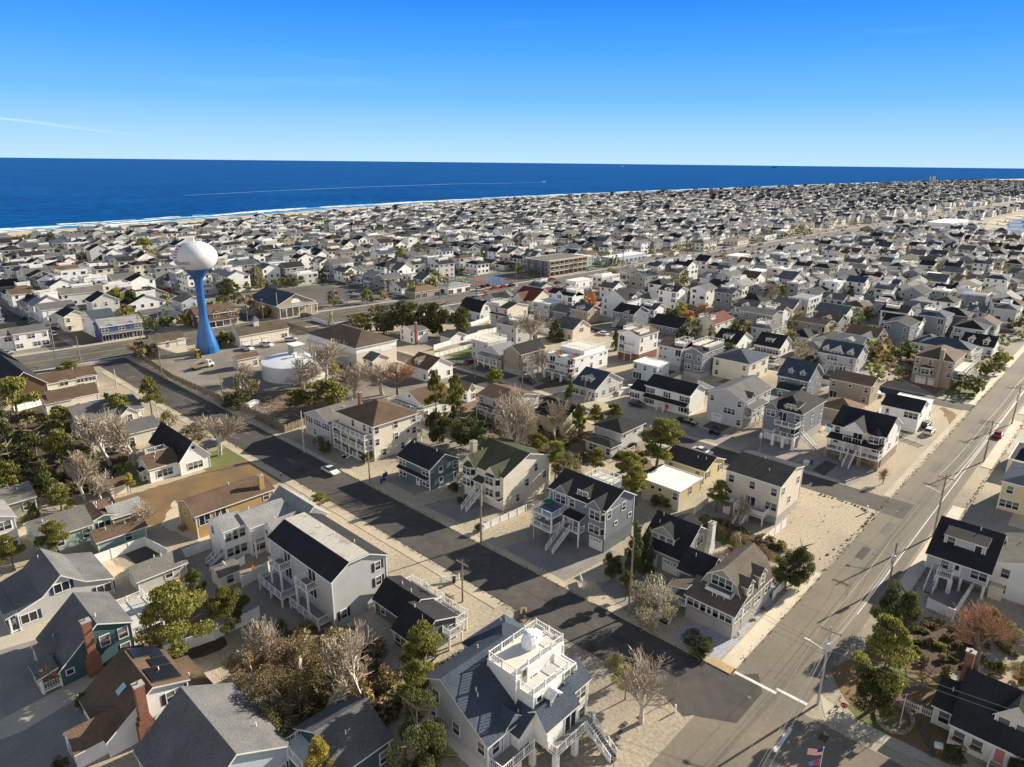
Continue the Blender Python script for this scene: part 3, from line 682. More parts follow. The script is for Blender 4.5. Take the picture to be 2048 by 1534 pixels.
        if kind=='g':
            sl=rise/(wd/2); e=ov+.1
            for a,b in (((u0-e,zw-sl*e),(u,top)),((u,top),(u1+e,zw-sl*e))):
                mb.slab([P(a[0],out+ov,a[1]+.1),P(b[0],out+ov,b[1]+.1),P(b[0],-inn,b[1]+.1),P(a[0],-inn,a[1]+.1)],.14,rm,TRIM)
        else:
            zr=zw+ (rise if kind=='s' else 0)
            mb.slab([P(u0-ov,out+ov,zw+.08),P(u1+ov,out+ov,zw+.08),P(u1+ov,-inn,zr+.08),P(u0-ov,-inn,zr+.08)],.14,rm,TRIM)
        mb.build('dormer_roof',body)
        for i,t in enumerate(wins):
            if t!='.':
                hh=WDIM[t][1]; zz_=max(z0+.15,zw-hh-.25) if t not in 'sSd' else z0+.05
                s.put(t,f,u0+wd*(i+.5)/len(wins),zz_,out)
    def bay(s,f,c,wd,dep,z0,z1,wins='w',rf=None,rise=1.0,rows=1):
        L=s.flen(f); u=c*L; q=dep*.8; mb=MB(); out=[(u-wd/2,0),(u-wd/2+q,dep),(u+wd/2-q,dep),(u+wd/2,0)]
        for a,b in zip(out,out[1:]): mb.poly([s.fp(f,a[0],a[1],z0),s.fp(f,b[0],b[1],z0),s.fp(f,b[0],b[1],z1),s.fp(f,a[0],a[1],z1)],s.wm)
        mb.poly([s.fp(f,a,b,z0) for a,b in out][::-1],s.wm)
        bo=mb.build('bay',s.root); mb=MB(); e=.2
        o2=[(u-wd/2-e,0),(u-wd/2+q-e*.5,dep+e),(u+wd/2-q+e*.5,dep+e),(u+wd/2+e,0)]; ap=(u,-.3)
        for a,b in zip(o2,o2[1:]): mb.poly([s.fp(f,a[0],a[1],z1),s.fp(f,b[0],b[1],z1),s.fp(f,ap[0],ap[1],z1+rise)],roofm(rf or s.rf))
        mb.poly([s.fp(f,a,b,z1-.01) for a,b in o2][::-1],TRIM)
        for a,b in zip(o2,o2[1:]): mb.poly([s.fp(f,a[0],a[1],z1-.15),s.fp(f,b[0],b[1],z1-.15),s.fp(f,b[0],b[1],z1),s.fp(f,a[0],a[1],z1)],TRIM)
        mb.build('bay_roof',bo)
        fh=(z1-z0)/rows
        for k in range(rows):
            zb=z0+fh*k+fh*.25
            s.put(wins,f,u,zb,dep)
            # slanted sides
            for sg in (-1,1):
                nm,me,pn,pm=winmesh('b',s.lod); o=bpy.data.objects.new(nm,me); link(o,s.root)
                p=s.fp(f,u+sg*(wd/2-q/2),dep/2+.004,zb); o.location=p; o.rotation_euler=(0,0,FR[f]+sg*math.atan2(dep,q)); 
                o.scale=(min(1,.8*math.hypot(q,dep)),1,1)
                if pm: pp=bpy.data.objects.new(pn,pm); link(pp,o)
    def chim(s,fx,fy,top,w=.9,d=.9,mt=None,base=0,cap=True):
        mb=MB(); x=s.x0+fx*s.w; y=s.y0+fy*s.d; m=mt or BRICK; mb.box(x-w/2,x+w/2,y-d/2,y+d/2,base,top,m)
        if w>.8 and base==0: mb.box(x-w/2-.35,x+w/2+.35,y-d/2-.002,y+d/2+.002,0,top*.35,m); mb.box(x-w/2-.18,x+w/2+.18,y-d/2-.001,y+d/2+.001,top*.35,top*.43,m)
        ch=mb.build('chimney',s.root)
        if cap: mb=MB(); mb.box(x-w/2-.08,x+w/2+.08,y-d/2-.08,y+d/2+.08,top,top+.15,CONC); mb.tube((x,y,top+.15),(x,y,top+.45),.15,.13,METAL,8); mb.build('chimney_cap',ch)
    def rdeck(s,a,b,c,d,z,floor=True,box=True,base=None,mt=None):
        """railed roof deck over the fractions a..b (x) and c..d (y)"""
        X0,X1,Y0,Y1=s.x0+a*s.w,s.x0+b*s.w,s.y0+c*s.d,s.y0+d*s.d
        mb=MB(); mb.box(X0,X1,Y0,Y1,base if base is not None else s.h-.5,z,s.wm if box else TRIM,top=mt or mat('deck_membrane',(.62,.58,.5),.8,.08,.5)); mb.build('roof_deck',s.root)
        s.rail([(X0+.1,Y0+.1),(X1-.1,Y0+.1),(X1-.1,Y1-.1),(X0+.1,Y1-.1),(X0+.1,Y0+.1)],z)
BOX=[]   # ground rectangles already built on
def house(c,label,wl,rf,cat='house',group='houses of the beach town',name='house',lod=0,**k):
    x0,y0,w,d,h=c; w=max(w,3);d=max(d,3)
    root=thing(name,label,cat,(x0+w/2,y0+d/2,0),0,group)
    if 'hh' in k: h=k.pop('hh')
    if lod==0 and not k.get('E'): k.setdefault('E','w.w')
    if lod==0 and not k.get('N'): k.setdefault('N','w.w')
    v=Vol(root,-w/2,-d/2,w,d,h,wl,rf,lod=lod,**k); BOX.append((x0,y0,x0+w,y0+d))
    v.gx,v.gy=x0+w/2,y0+d/2
    return v
def wing(v,c,wl=None,rf=None,**k):
    """another block of the same house, given by world metres"""
    x0,y0,w,d,h=c; h=k.pop('hh',h); k.setdefault('lod',v.lod); BOX.append((x0,y0,x0+w,y0+d))
    q=Vol(v.root,x0-v.gx,y0-v.gy,w,d,h,wl or v.wl,rf or v.rf,**k); q.gx,q.gy=v.gx,v.gy; return q
GA='houses along the near side street'
# --- near left block ---
v=house((13,106.9,12.2,10,2.7),'grey clapboard cottage with navy shutters and white porch corner, left edge','L','g',group=GA,prof=[(0,2.9),(.26,3.9),(.48,6.3),(.72,3.9),(1,2.8)],hh=3.3,S='n...n',ov=.3,W='ww'); v.put('n','S',5.75,3.65)
v.deck('W',0,1,1.2,.4,roofz=2.7,rail=False)
mb=MB()   # white porch chairs
v=house((13.7,90.3,8.8,9.2,2.6),'dark teal cottage with tall red brick chimney and white rear deck','Q','g',group=GA,prof=[(0,2.4),(.56,6.8),(1,5.0)],hh=4.9,S='..ww/t..w',WG='',ov=.3)
v.dormer('W',.45,3,1.0,2.9,1.2,out=1.2,wins='W',inn=3)
v.chim(.42,-.05,8.0,1.0,.9)
v.deck('W',.62,1,2.2,.5,roofz=2.5,rail=True)
v.deck('E',.15,1,4.6,2.3,rail=True,mt=mat('pale_deck',(.5,.5,.47),.8,.06,1,stripe=.3,sdir='x'))
v=house((14.1,74.0,9.0,9.2,2.5),'white sided cottage with brown roof, solar panels and brick chimney','W','b',group=GA,prof=[(0,2.4),(.58,6.3),(1,5.0)],hh=4.8,S='..V/.tV',ov=.3)
v.dormer('W',.72,3.6,0,2.4,1.6,out=3.0,wins='W',wl='W'); v.chim(.42,-.05,7.8,1.0,.9)
wing(v,(23.1,74.2,2.6,7,2.4),r='y',prof=[(0,2.9),(1,2.4)])
sp=MB(); pm=mat('solar_panel',(.012,.013,.02),.2,spec=.5,stripe=1.0,sdir='y')
def onroof(v,x,y,dz=.14): return (x,y,v.zat(x,y)+dz)
for a,b,c,d in ((.62,.97,.06,.40),(.74,.97,.42,.62),(.62,.82,.70,.95),(.82,.97,.64,.95)):
    X0,X1,Y0,Y1=v.x0+a*v.w,v.x0+b*v.w,v.y0+c*v.d,v.y0+d*v.d
    sp.slab([onroof(v,X0,Y0),onroof(v,X1,Y0),onroof(v,X1,Y1),onroof(v,X0,Y1)],.05,pm,METAL)
sp.build('solar_panels',v.root)
sk=MB(); sk.slab([onroof(v,v.x0+2.6,v.y0+3.6),onroof(v,v.x0+3.6,v.y0+3.6),onroof(v,v.x0+3.6,v.y0+4.5),onroof(v,v.x0+2.6,v.y0+4.5)],.05,mat('skylight_glass',(.35,.5,.6),.05,spec=.8),TRIM); sk.build('skylight',v.root)
v=house((15.8,57.2,10.8,12.8,3.2),'wide pale blue house with dark and grey shingle roof at the bottom edge','A','g',group=GA,prof=[(0,2.6),(.5,7.3),(1,4.4)],hh=4.3,S='.w.V')
wing(v,(26.6,54.2,3.2,4.2,3.0),'Q','w',r='f',S='.w',W='').rdeck(0,1,0,1,3.1,box=False,base=2.9)
v.rail([(v.x1+.1,v.y1-1.5),(v.x1+3.4,v.y1-1.5),(v.x1+3.4,v.y1-5.2)],3.1)
v=house((29.0,50.8,6.2,8.5,3.6),'dark slate cottage with shaded grey roof at the bottom edge','Q','g',group=GA,r='x',rz=6.0,S='w..w',W='ww')
# --- second row left ---
v=house((44.2,75.5,9.4,17.4,7.8),'long pale grey two storey apartment house with flat topped shingle roof and balconies','L','k',group=GA,prof=[(0,7.7),(.3,9.4),(.68,9.3),(1,7.8)],hh=7.7,S='..v/..v/v..',W='.s.s./.s.s./.....',E='w.w.w/w.w.w',ov=.3)
mb=MB(); rz=9.54; mb.poly([(v.x0+.3*v.w+.1,v.y0-.25,rz+.01),(v.x0+.68*v.w,v.y0-.25,rz-.1+.01),(v.x0+.68*v.w,v.y1+.25,rz-.1+.01),(v.x0+.3*v.w+.1,v.y1+.25,rz+.01)],mat('stained_roof_felt',(.42,.40,.35),.85,s1=.45,col2=(.24,.17,.12),thr=(.55,.75),n2=.12,s2=2)); mb.build('roof_felt',v.root)
for c in (.17,.60): v.deck('W',c,c+.19,2.0,5.2,rail=True,post=True,pm=None)
v.deck('W',.05,.45,3.0,1.6,rail=True); v.deck('W',.5,.95,2.2,1.0,rail=True)
v=house((50.3,66.7,4.7,7.4,3.6),'dark slate cottage with black twin gable roofs and long white railed deck','D','k',group=GA,prof=[(0,2.6),(.5,4.8),(1,3.9)],hh=3.5,S='.w',W='w.')
q=wing(v,(46.2,65.3,7.0,5.6,3.2),'D','k',r='y',prof=[(0,2.6),(.5,5.2),(1,3.8)],hh=3.1,S='t.l',W='w.w',z0=0) if False else wing(v,(48.0,61.4,6.8,5.2,3.2),'D','k',r='y',prof=[(0,2.6),(.42,5.0),(1,3.6)],S='...l',W='w.w')
v.deck('E',.0,1,2.4,2.2,rail=True,post=True); q.deck('E',.0,1,2.4,2.2,rail=True,post=True); q.deck('S',.62,1,1.6,2.2,rail=True)
v=house((41.3,103.1,3.8,5.6,5.7),'white two storey apartment with twin outside stairs and railed landing','W','l',group=GA,r='x',frac=.5,rz=7.0,W='w./.d',S='WW/W.W',ov=.25)
wing(v,(45.1,101.6,7.5,6.5,5.4),r='x',rz=6.9,ov=.25,S='..s/W..')
wing(v,(52.2,97.5,5.0,11,5.4),r='y',prof=[(0,5.2),(.5,7.3),(1,5.3)],S='',E='w.w.w')
q=wing(v,(47.5,97.6,4.7,3.9,5.0),r='x',rz=6.4,W='t./..',S='w.w/')
v.deck('S',1.02,2.1,2.6,2.8,rail=True); v.stairs('W',4.4,1.2,1.6,out=.1,run=2.6); v.stairs('S',6.4,1.3,2.8,out=2.6,run=3.6)
v=house((41.2,113.8,14.6,7.5,4.6),'long ochre ranch house with brown roof and square rooftop chimney','O','b',group=GA,r='x',rz=6.3,W='.w.w/....',S='ss..w/.....',ov=.35,E='w')
v.chim(.88,.12,7.6,.9,.8,wall('O'),base=4,cap=True)
GS='small sheds and garages'
house((28,104.4,7.2,4.4,2.2),'low grey clapboard garage with moss grey roof behind white fence','L','v',cat='garage',name='garage',group=GS,r='x',rz=3.6,S='..w.',W='g')
house((27.5,121.0,7.6,4,2.3),'mint green shed with brown shingle roof by the dry lawn','M','b',cat='shed',name='shed',group=GS,r='x',rz=3.5,S='..w.',W='')
v=house((20.5,127,8,8,3),'mint green cottage with pale grey roof and brick chimney among pines','M','v',group=GA,r='x',rz=5,S='.w.w',W='w.w'); v.chim(.2,-.02,5.8,.8,.7); wing(v,(28.5,128,4.5,7,2.8),rf='b',r='y',pitch=.3,S='n')
v=house((37.1,96.1,2.8,1.8,2.2),'small tan barrel roofed garden shed behind a vinyl fence','B','v',cat='shed',name='shed',group=GS,prof=[(0,2.2),(.15,2.9),(.5,3.2),(.85,2.9),(1,2.2)],r='x',S='w')
house((36.3,142.0,3.1,2.4,2.0),'small cream shed with brown roof beside the dry lawn','C','b',cat='shed',name='shed',group=GS,r='x',rz=3.0,S='..')
v=house((44.0,142.8,5.8,6,3.2),'white cape cottage with brown roof, roof deck and dark upper gable','W','b',group=GA,r='x',rz=5.2,S='.T.',W='t.t',ov=.3)
q=wing(v,(49.8,142.0,6.2,16,4.2),r='y',prof=[(0,3.3),(.5,6.9),(1,3.3)],S='.T.',SG='t',W='w.w..',rf='k'); v.rdeck(.25,.95,.55,1,4.3,box=False,base=3.2)
v.deck('W',.35,.65,1.0,.3,roofz=2.2,rail=False,rc='k')
v=house((40.4,165.8,14.3,6.8,3.4),'long low white ranch house with dark grey roof behind bare trees','C','g',group=GA,r='x',rz=5.2,S='.w..w..w',W='w.')
v=house((41.7,179.2,14.3,14.0,4.2),'white cottage with grey cross gables and a row of white pipes','C','g',group=GA,r='x',rz=6.3,S='w.w.w.w',W='w.w'); v.dormer('S',.75,4,0,4,1.5,out=1.2,wins='w',kind='g')
v=house((41.2,200.8,11.1,2.5,4.0),'cream cottage with brown cross gable roof beside asphalt street','C','b',group=GA,r='x',rz=6.6,S='w.W.s',W='.w.'); v.dormer('W',.4,4,0,4,1.6,out=1,wins='W')
v=house((43.3,219.4,14.3,6.8,4.0),'white two level house with brown roof and roof terrace windows by the boulevard corner','C','b',group=GA,r='x',rz=6,S='w.W.TT/s..s.',W='w.'); 
v=house((35.5,219.0,9.6,50.2,4.5),'dark brown shingled restaurant with a broad black gable roof, left edge','K','k',cat='restaurant',group=GA,r='y',rz=8.5,S='....',W='')
v=house((15.5,146,9,8,3.0),'low grey roofed house hidden among dense pines','Z','v',group=GA,r='x',rz=4.6,S='w.w',W='w'); 
v=house((9,134,10,8,5.5),'white two storey house cut by the left edge above the pines','W','l',group=GA,r='y',rz=7.6,S='.VW/w.w')
v=house((32,127.5,5,4.5,2.6),'small grey roofed garden pavilion among bare trees','Z','l',cat='shed',name='shed',group=GS,r='x',rz=4.0,S='.')
v=house((31.3,71.7,4.5,3.4,2.3),'low tan roofed shed beside the brown thicket','Z','o',cat='shed',name='shed',group=GS,r='x',rz=3.2,S='..')
# --- bottom centre hero house ---
v=house((41.0,41.2,9.6,9.9,5.2),'large pale grey house with stepped white roof deck tower and corner stairs','L','s',group=GA,r='x',prof=[(0,5.2),(.72,9.4),(1,7.9)],hh=5.3,bh=2.1,fz=2.4,bc=mat('parged_base',(.55,.54,.52),.9,.05,.5),W='w.w.w',S='wS.w',ov=.35)
v.put('w','W',1.6,5.6); v.dormer('S',.42,3.4,2.4,5.0,1.5,out=.06,wins='.',inn=4)
t=wing(v,(47.1,40.2,7.7,6.3,7.6),'W','w',r='f',S='t..W/...W/',E='w.W/W',z0=2.2,ov=0,fz=2.4)
u=wing(v,(46.6,42.4,8.4,4.4,9.3),'W','w',r='f',E='w.w/w.w',z0=5,ov=.1,fz=6.4); u.rdeck(0,1,0,1,9.55,box=False,base=9.3)
u.put('d','S',1.4,7.86); u.put('t','S',3.2,7.4); mb=MB(); mb.box(t.x0+.1,t.x1-.1,t.y0+.1,t.y0+2.18,7.7,7.84,MATS['pale_deck']); mb.build('roof_deck',v.root)
t.rail([(t.x0+.1,t.y0+2.1),(t.x0+.1,t.y0+.12),(t.x1-1.6,t.y0+.12),(t.x1-1.6,t.y0+2.1)],7.84)
wing(v,(49.2,46.9,7.2,6.6,6.6),'L','s',r='h',rz=9.3,E='w.w',N='w.w',bh=2.1,fz=2.4)
q=wing(v,(46.9,37.9,5.4,2.5,5.0),'W','s',r='x',prof=[(0,4.9),(.6,6.8),(1,6.0)],hh=4.9,z0=2.4,S='.s',W='',ov=.3)
t.dormer('S',.36,1.3,5.4,7.0,.5,out=1.0,wins='w',inn=1)
wing(v,(52.6,39.0,3,4,6.0),'W','s',r='x',rz=7.4,z0=0,S='W/W',E='w')
wing(v,(44.6,40.0,2.6,2.6,5.4),'W','s',r='y',prof=[(0,4.6),(1,6.2)],hh=4.6,z0=2.2,W='.')
cv=MB(); cm=mat('white_cover',(.72,.74,.78),.7,.1,2); cv.lathe([(.95,9.45),(1.0,10.2),(.7,11.1),(.75,11.4),(.35,11.6),(0,11.62)],cm,9,c=(51.6-v.gx,44.9-v.gy)); cv.box(52.2-v.gx,53.2-v.gx,44.2-v.gy,45.3-v.gy,9.45,11.0,cm); cv.build('covered_grill',v.root)
v.deck('S',.0,.54,2.2,2.5,rail=True,post=True,pm=TRIM,sides='LR')
q.deck('S',0,1.3,1.4,2.5,rail=True,post=True,pm=TRIM,gap=(.72,.98)); q.stairs('S',6.0,1.3,2.5,out=1.4,run=3.4)
t.deck('E',.0,.7,2.4,2.5,rail=True,post=True,pm=TRIM)
# --- street A, far side ---
v=house((81.9,98.9,7.9,10,4.8),'teal two storey house with charcoal gable roof and white trimmed windows','N','k',group=GA,prof=[(0,4.8),(.5,7.0),(1,4.9)],W='W..W/W.dW',S='.a.w/.a.d',hh=4.8); v.pent('W',0,1,2.5,.9)
v.deck('N',.2,.8,1.5,.4,rail=False)
v=house((86.2,82.3,13.3,10.7,7.2),'cream house with moss green hip roof, bay windows and front stairs','C','n',group=GA,prof=[(0,7.2),(.53,9.9),(1,7.7)],hh=7.2,S='...w./..w.w/.w...',W='...',ov=.4)
v.bay('W',.17,3.4,1.3,2.4,7.0,'W',rise=2.2,rows=2); v.bay('W',.78,4.2,1.5,2.4,7.1,'W',rise=1.6,rows=2); v.dormer('W',.78,3.2,7.0,7.2,1.7,out=1.2,wins='.',inn=5)
v.dormer('W',.16,3.6,7.0,7.2,1.9,out=.7,wins='.',inn=5); v.put('g','W',8.4,.05); v.pent('W',.6,1,2.3,1.0); v.chim(.18,1.0,10.6,1.2,1.0,mat('tan_chimney',(.4,.36,.29),.85),base=5)
v.deck('W',.38,.6,1.6,2.5,rail=True,roofz=5.0,sides='LR',gap=(.2,.9)); v.stairs('W',5.1,1.3,2.5,out=1.6,run=3.6)
q=wing(v,(99.5,83.5,2.2,8,7.4),r='y',prof=[(0,8.0),(1,7.2)],z0=5.2,S='',bh=0) if False else None
v.deck('E',.1,.9,2,4.6,rail=True,post=True)
v=house((87.4,59.5,8.6,12.3,8.3),'slate blue three level house with wraparound white porch, roof deck and front stairs','S','k',group=GA,prof=[(0,8.3),(.55,10.3),(1,8.1)],hh=8.2,bh=2.6,fz=2.8,bc=mat('dark_base',(.13,.15,.17),.85,.05,.5),W='..w..W/W.d..W',S='w.w./.t.t',ov=.35)
v.dormer('W',.84,3.4,7.6,8.0,1.7,out=.7,wins='.',inn=4.5); v.bay('W',.86,3.4,.7,2.8,8.1,'W',rise=.1,rows=2)
v.dormer('W',.22,3.4,5.6,8.0,1.7,out=.25,wins='W',inn=5); v.dormer('W',.56,2.2,8.0,9.0,.9,out=-.6,wins='W',inn=4,kind='g')
v.put('g','W',10.6,.05); v.rdeck(.62,1.15,.3,.72,9.2,base=7.8)
v.deck('W',.0,.36,4.8,5.5,rail=True,post=True,mt=mat('blue_deck',(.16,.19,.24),.7)); v.deck('W',-.02,.36,4.8,2.8,rail=True,post=True,pm=mat('dark_base',(.13,.15,.17),.85)); v.deck('W',.36,.66,1.8,2.8,rail=True,roofz=5.3,gap=(.05,.6)); v.stairs('W',5.4,1.5,2.8,out=1.8,run=4.6)
v=house((82.9,119.0,12.2,13.3,8.4),'cream three storey inn with brown hip roof and stacked white porches','C','b',cat='inn',group=GA,r='h',rz=11.2,S='w..w..w/w..w.tw/.w..w.w',W='..w.ww/ww.d.w/w.d.ww',ov=.6)
for z in (5.6,2.9): v.deck('W',.02,.98,2.3,z,rail=True,post=False)
v.deck('W',.02,.98,2.3,.5,rail=True,post=True,gap=(.4,.6)); v.stairs('W',6.6,1.6,.5,out=2.3,run=1.6,rail=False); v.chim(.45,.95,11.9,.7,.7)
me=MB()
for i in range(5):
    p=v.fp('W',.4+3.1*i,2.15,0); me=MB(); me.box(-.1,.1,-.1,.1,0,5.4,TRIM); me.build('post',v.root,(p[0],p[1],0))
v.deck('E',.1,.6,2.6,5.6,rail=True,mt=WOOD); v.deck('E',.1,.6,2.6,2.8,rail=True,mt=WOOD)
v=house((81.3,134.0,11.5,10.9,5.2),'pale grey cottage with mossy roof, gable facing the street','L','v',group=GA,r='x',rz=7.4,W='TTT/.w..',S='w..w/w...')
# corner gambrel house + garage
v=house((81.4,33.0,2.8,7.4,4.1),'olive grey gambrel roofed corner house with glazed sun porch and pebble beds','Z','u',group=GA,r='y',prof=[(0,4.0),(1,5.4)],hh=4.0,W='TTT',fz=1.9,S='W',bh=1.9,ov=.3)
q=wing(v,(84.2,33.0,9.6,7.0,5.2),r='x',prof=[(0,4.4),(.17,7.0),(.5,8.6),(.83,7.0),(1,4.4)],hh=4.4,fz=1.7,S='W..W..W',bh=1.7,ov=.3,WG='')
q.put('T','W',3.5,5.7); q.dormer('S',.2,1.9,4.6,6.8,.8,out=-.05,wins='w',inn=3); q.dormer('S',.62,1.9,4.6,6.8,.8,out=-.05,wins='w',inn=3)
mb=MB(); q.fbox(mb,'W',1.6,5.6,0.05,1.4,5.15,5.3,TRIM,mat('blue_deck',(.16,.19,.24),.7)); q.fbox(mb,'W',1.6,5.6,1.3,1.4,5.3,5.75,TRIM); q.fbox(mb,'W',1.6,1.7,.05,1.4,5.3,5.75,TRIM); q.fbox(mb,'W',5.5,5.6,.05,1.4,5.3,5.75,TRIM); mb.build('balcony',v.root)
wing(v,(86.5,40.0,5.5,4.6,4.2),'Z','k',r='y',rz=6.6,W='l.')
v.deck('N',-.2,1,2.8,1.9,rail=True,roofz=4.2); v.stairs('W',-1.6,1.6,1.9,out=.2,run=3.2,rail=False,mt=STONE)
v=house((90.0,46.2,9.3,7.6,3.3),'olive grey double garage with dormer and steep black roof beside the gambrel house','Z','k',cat='garage',name='garage',group=GA,r='y',prof=[(0,3.3),(.55,7.3),(1,4.8)],hh=3.3,W='gg',S='..',SG='..W.',ov=.3)
v.dormer('W',.42,4.3,3.6,5.6,1.5,out=-1.3,wins='www',inn=3.5); v.dormer('E',.5,4,3.6,5.4,1.2,out=0,wins='w',inn=3.5); v.chim(.95,-.06,6.6,1.2,.9,mat('white_masonry',(.6,.58,.55),.85,.1,1))
wing(v,(90.5,43.0,4.2,3.2,3.0),'Z','k',r='y',rz=4.2,W='.W')
v=house((117.8,42.2,10.4,10.5,7.6),'tall beige two storey house with black roof, rear deck and white stairs','B','k',group=GA,prof=[(0,7.9),(.6,9.6),(1,8.6)],hh=7.8,bh=1.6,fz=1.9,W='w.w.w/t.s.W',S='w.w/.w.',ov=.25,E='w.w/w.w')
v.deck('W',.3,.86,2.6,1.9,rail=True,solid=True,gap=(.28,.55)); v.stairs('W',5.5,1.5,1.9,out=2.6,run=3.2); sh=MB(); v.fbox(sh,'W',1.1,2.5,.6,2.4,0,2.7,TRIM); sh.build('outdoor_shower',v.root)
v=house((109.6,58.0,8.6,8.4,4.1),'yellow raised cottage with flat white stained roof','Y','w',group=GA,r='f',bh=1.5,fz=1.5,bc=mat('yellow_base',(.5,.47,.36),.9,.05,.5),W='.tt.w',S='.w.',ov=.6)
v=house((124.5,60.5,8.4,9.6,2.9),'ochre cottage with black roof and mint shutters beside the side street','Y','k',group=GA,r='y',rz=4.6,W='w.w',S='v.v')
# --- block between the two side streets ---
GB='houses in the middle blocks'
def H(*a,**k): k.setdefault('group',GB); k.setdefault('lod',1); return house(*a,**k)
v=H((126.8,83.2,9.2,7.7,4.3),'white two level cottage with charcoal hip roofs and side deck among pines','L','k',r='h',S='w.w./....',W='.W.',ov=.5); wing(v,(121.0,82.0,3.6,7.1,2.8),rf='k',r='h',W='.W..w',ov=.5); v.deck('W',.6,1.5,2.5,1.2,rail=True)
H((124.0,98.3,9.7,9.3,3.9),'cream yellow cottage with black gable roof behind tall pines','Y','k',r='y',rz=6.6,S='.W./',W='w.w')
v=H((120.5,112.7,10.7,11.7,5.7),'pale grey two storey house with brown roof and roof terrace behind bare trees','L','b',r='y',rz=7.2,W='w.w.w/w.w..',S='w.w./.w.w'); v.pent('W',0,1,3,1.0); v.deck('W',.1,1,2.2,2.6,rail=True,gap=(.4,.6))
v=H((107.4,131.3,11.1,11.5,3.8),'white cottage with brown roof and railed deck in its street gable','W','b',r='x',rz=6.4,S='w.w.w.w',WG='.t.',W='w.w'); v.deck('W',.0,1,2.8,3.0,rail=True); 
v=H((128.8,154.9,10.0,9.8,4.0),'white cape house with light brown roof and one gabled dormer','W','o',r='y',rz=6.8,W='w.w',S='w.w'); v.dormer('W',.4,1.8,4,5.8,.8,out=-.5,wins='w')
v=H((124.6,133.1,2.9,6.1,3.4),'low white cottage with light brown roof beside the beige house','W','o',r='y',rz=5.4,W='w.w',S='.w')
v=H((120.7,180.2,15.8,28.6,7.6),'large beige municipal hall with dark hip roof and white upper band','B','d',cat='hall',r='h',rz=10.8,S='..w.',W='...w',ov=.5,fz=0)
mb=MB(); 
for f in 'WS': v.fbox(mb,f,-.06,v.flen(f)+.06,0,.07,5.6,7.55,wall('W'))
v.put('G','S',11.5,4.6); mb.build('white_band',v.root)
wing(v,(120.0,170.7,6.3,4.7,5.4),'B','v',r='y',rz=7.0,W='w.w/...',lod=1)
v=H((108.3,233.9,19.2,7.2,4.2),'three bay service garage with brown roof and louvred cupola','B','d',cat='garage',name='garage',r='x',rz=6.6,S='ggg.W',W='..')
cu=MB(); cx_,cy_=v.x0+v.w*.42,(v.y0+v.y1)/2; cu.box(cx_-1,cx_+1,cy_-1,cy_+1,6,8.2,wall('L')); 
for a,b in (((-1.3,-1.3),(1.3,-1.3)),((1.3,-1.3),(1.3,1.3)),((1.3,1.3),(-1.3,1.3)),((-1.3,1.3),(-1.3,-1.3))): cu.poly([(cx_+a[0],cy_+a[1],8.2),(cx_+b[0],cy_+b[1],8.2),(cx_,cy_,9.9)],roofm('g'))
cu.build('cupola',v.root)
H((83.1,242.1,9.7,6.5,5.2),'cream service building with sloping brown roof beside the water tower','B','d',cat='building',name='service_building',r='x',prof=[(0,4.6),(.75,6.4),(1,6.0)],S='.d.g/....',W='w.w')
H((94.6,207.2,6.9,3.7,3.6),'small white pump house beside the round water tank','C','b',cat='shed',name='shed',r='x',rz=4.6,S='w.w',W='.')
H((164.1,184.0,7.7,5.6,2.6),'plain white garage with grey roof behind the white picket yard','W','v',cat='garage',name='garage',r='y',rz=4.2,S='.w',W='G')
v=H((155.3,194.1,6.4,8.2,4.6),'small white house with a brick chimney below the dark trees','W','g',r='x',rz=6,S='W/..',W='w.w/w.w'); v.chim(.1,-.05,8,.8,.7)
v=H((160.2,123.4,17.0,10.5,7.2),'bright white modern house with stacked balconies and rooftop terraces','W','w',r='f',bh=2.2,fz=2.5,W='s.s/s.s',S='.t.t.tt/w..w.w.'); v.dormer('W',.25,4,6.9,7.0,1.1,out=.6,wins='.',inn=4,rf='b'); v.dormer('W',.75,4,6.9,7.0,1.1,out=.6,wins='.',inn=4,rf='b'); v.rdeck(.35,1,.1,1,8.6,base=7)
for z in (4.9,2.4): v.deck('W',0,1,2.2,z,rail=True,post=(z<3),pm=TRIM)
v=H((151.1,108.8,13.5,8.2,3.9),'long grey cottage with blue grey roof, shed dormer and glazed front porch','L','s',r='y',prof=[(0,3.3),(.5,6.9),(1,3.5)],hh=3.4,W='WWW',S='w.w.ww.w',SG='w'); v.dormer('W',.45,3.6,4,5.4,.5,out=-1.8,wins='ww',kind='g'); v.stairs('W',6.6,1.1,1.2,out=.1)
v=H((153.8,139.7,11.5,7.6,7.0),'taupe two storey house with dark cross gables and centre balconies','T','k',r='x',rz=9.2,bh=1.6,fz=1.9,W='v.v/v.v',S='w.s./..w.'); v.dormer('W',.5,6.5,1.6,7,1.8,out=.1,wins='.'); v.deck('S',.05,.5,2.4,2,rail=True); v.deck('S',.05,.5,2.4,4.6,rail=True); v.stairs('S',1.2,1.2,2,out=2.4)
v=H((154.4,148.9,9,9,4.8),'grey cottage with screened porch gable and pale grey roof','L','l',r='x',rz=7.2,W='T.T/....',S='w.w.w'); v.deck('W',0,1,2.2,1.7,rail=True,roofz=3.9)
v=H((158,158.5,9,8,6.3),'pale grey house with a broad white rooftop terrace by the lawn','L','w',r='f',W='w.w/w.w',S='w.w/w.w'); v.rdeck(0,1,0,1,6.6,box=False,base=6.4)
v=H((158.3,83.4,8.4,13.5,5.9),'white colonial with black shutters, porch roof and red banner by its steps','W','k',r='y',rz=8.0,W='V.v.V/V.d.n',S='../..'); q=wing(v,(159.5,97,7.5,5.5,3.2),rf='k',r='y',rz=5,W='V.'); v.pent('W',0,1,2.9,1.8); v.stairs('W',6,2,1.1,out=1.0)
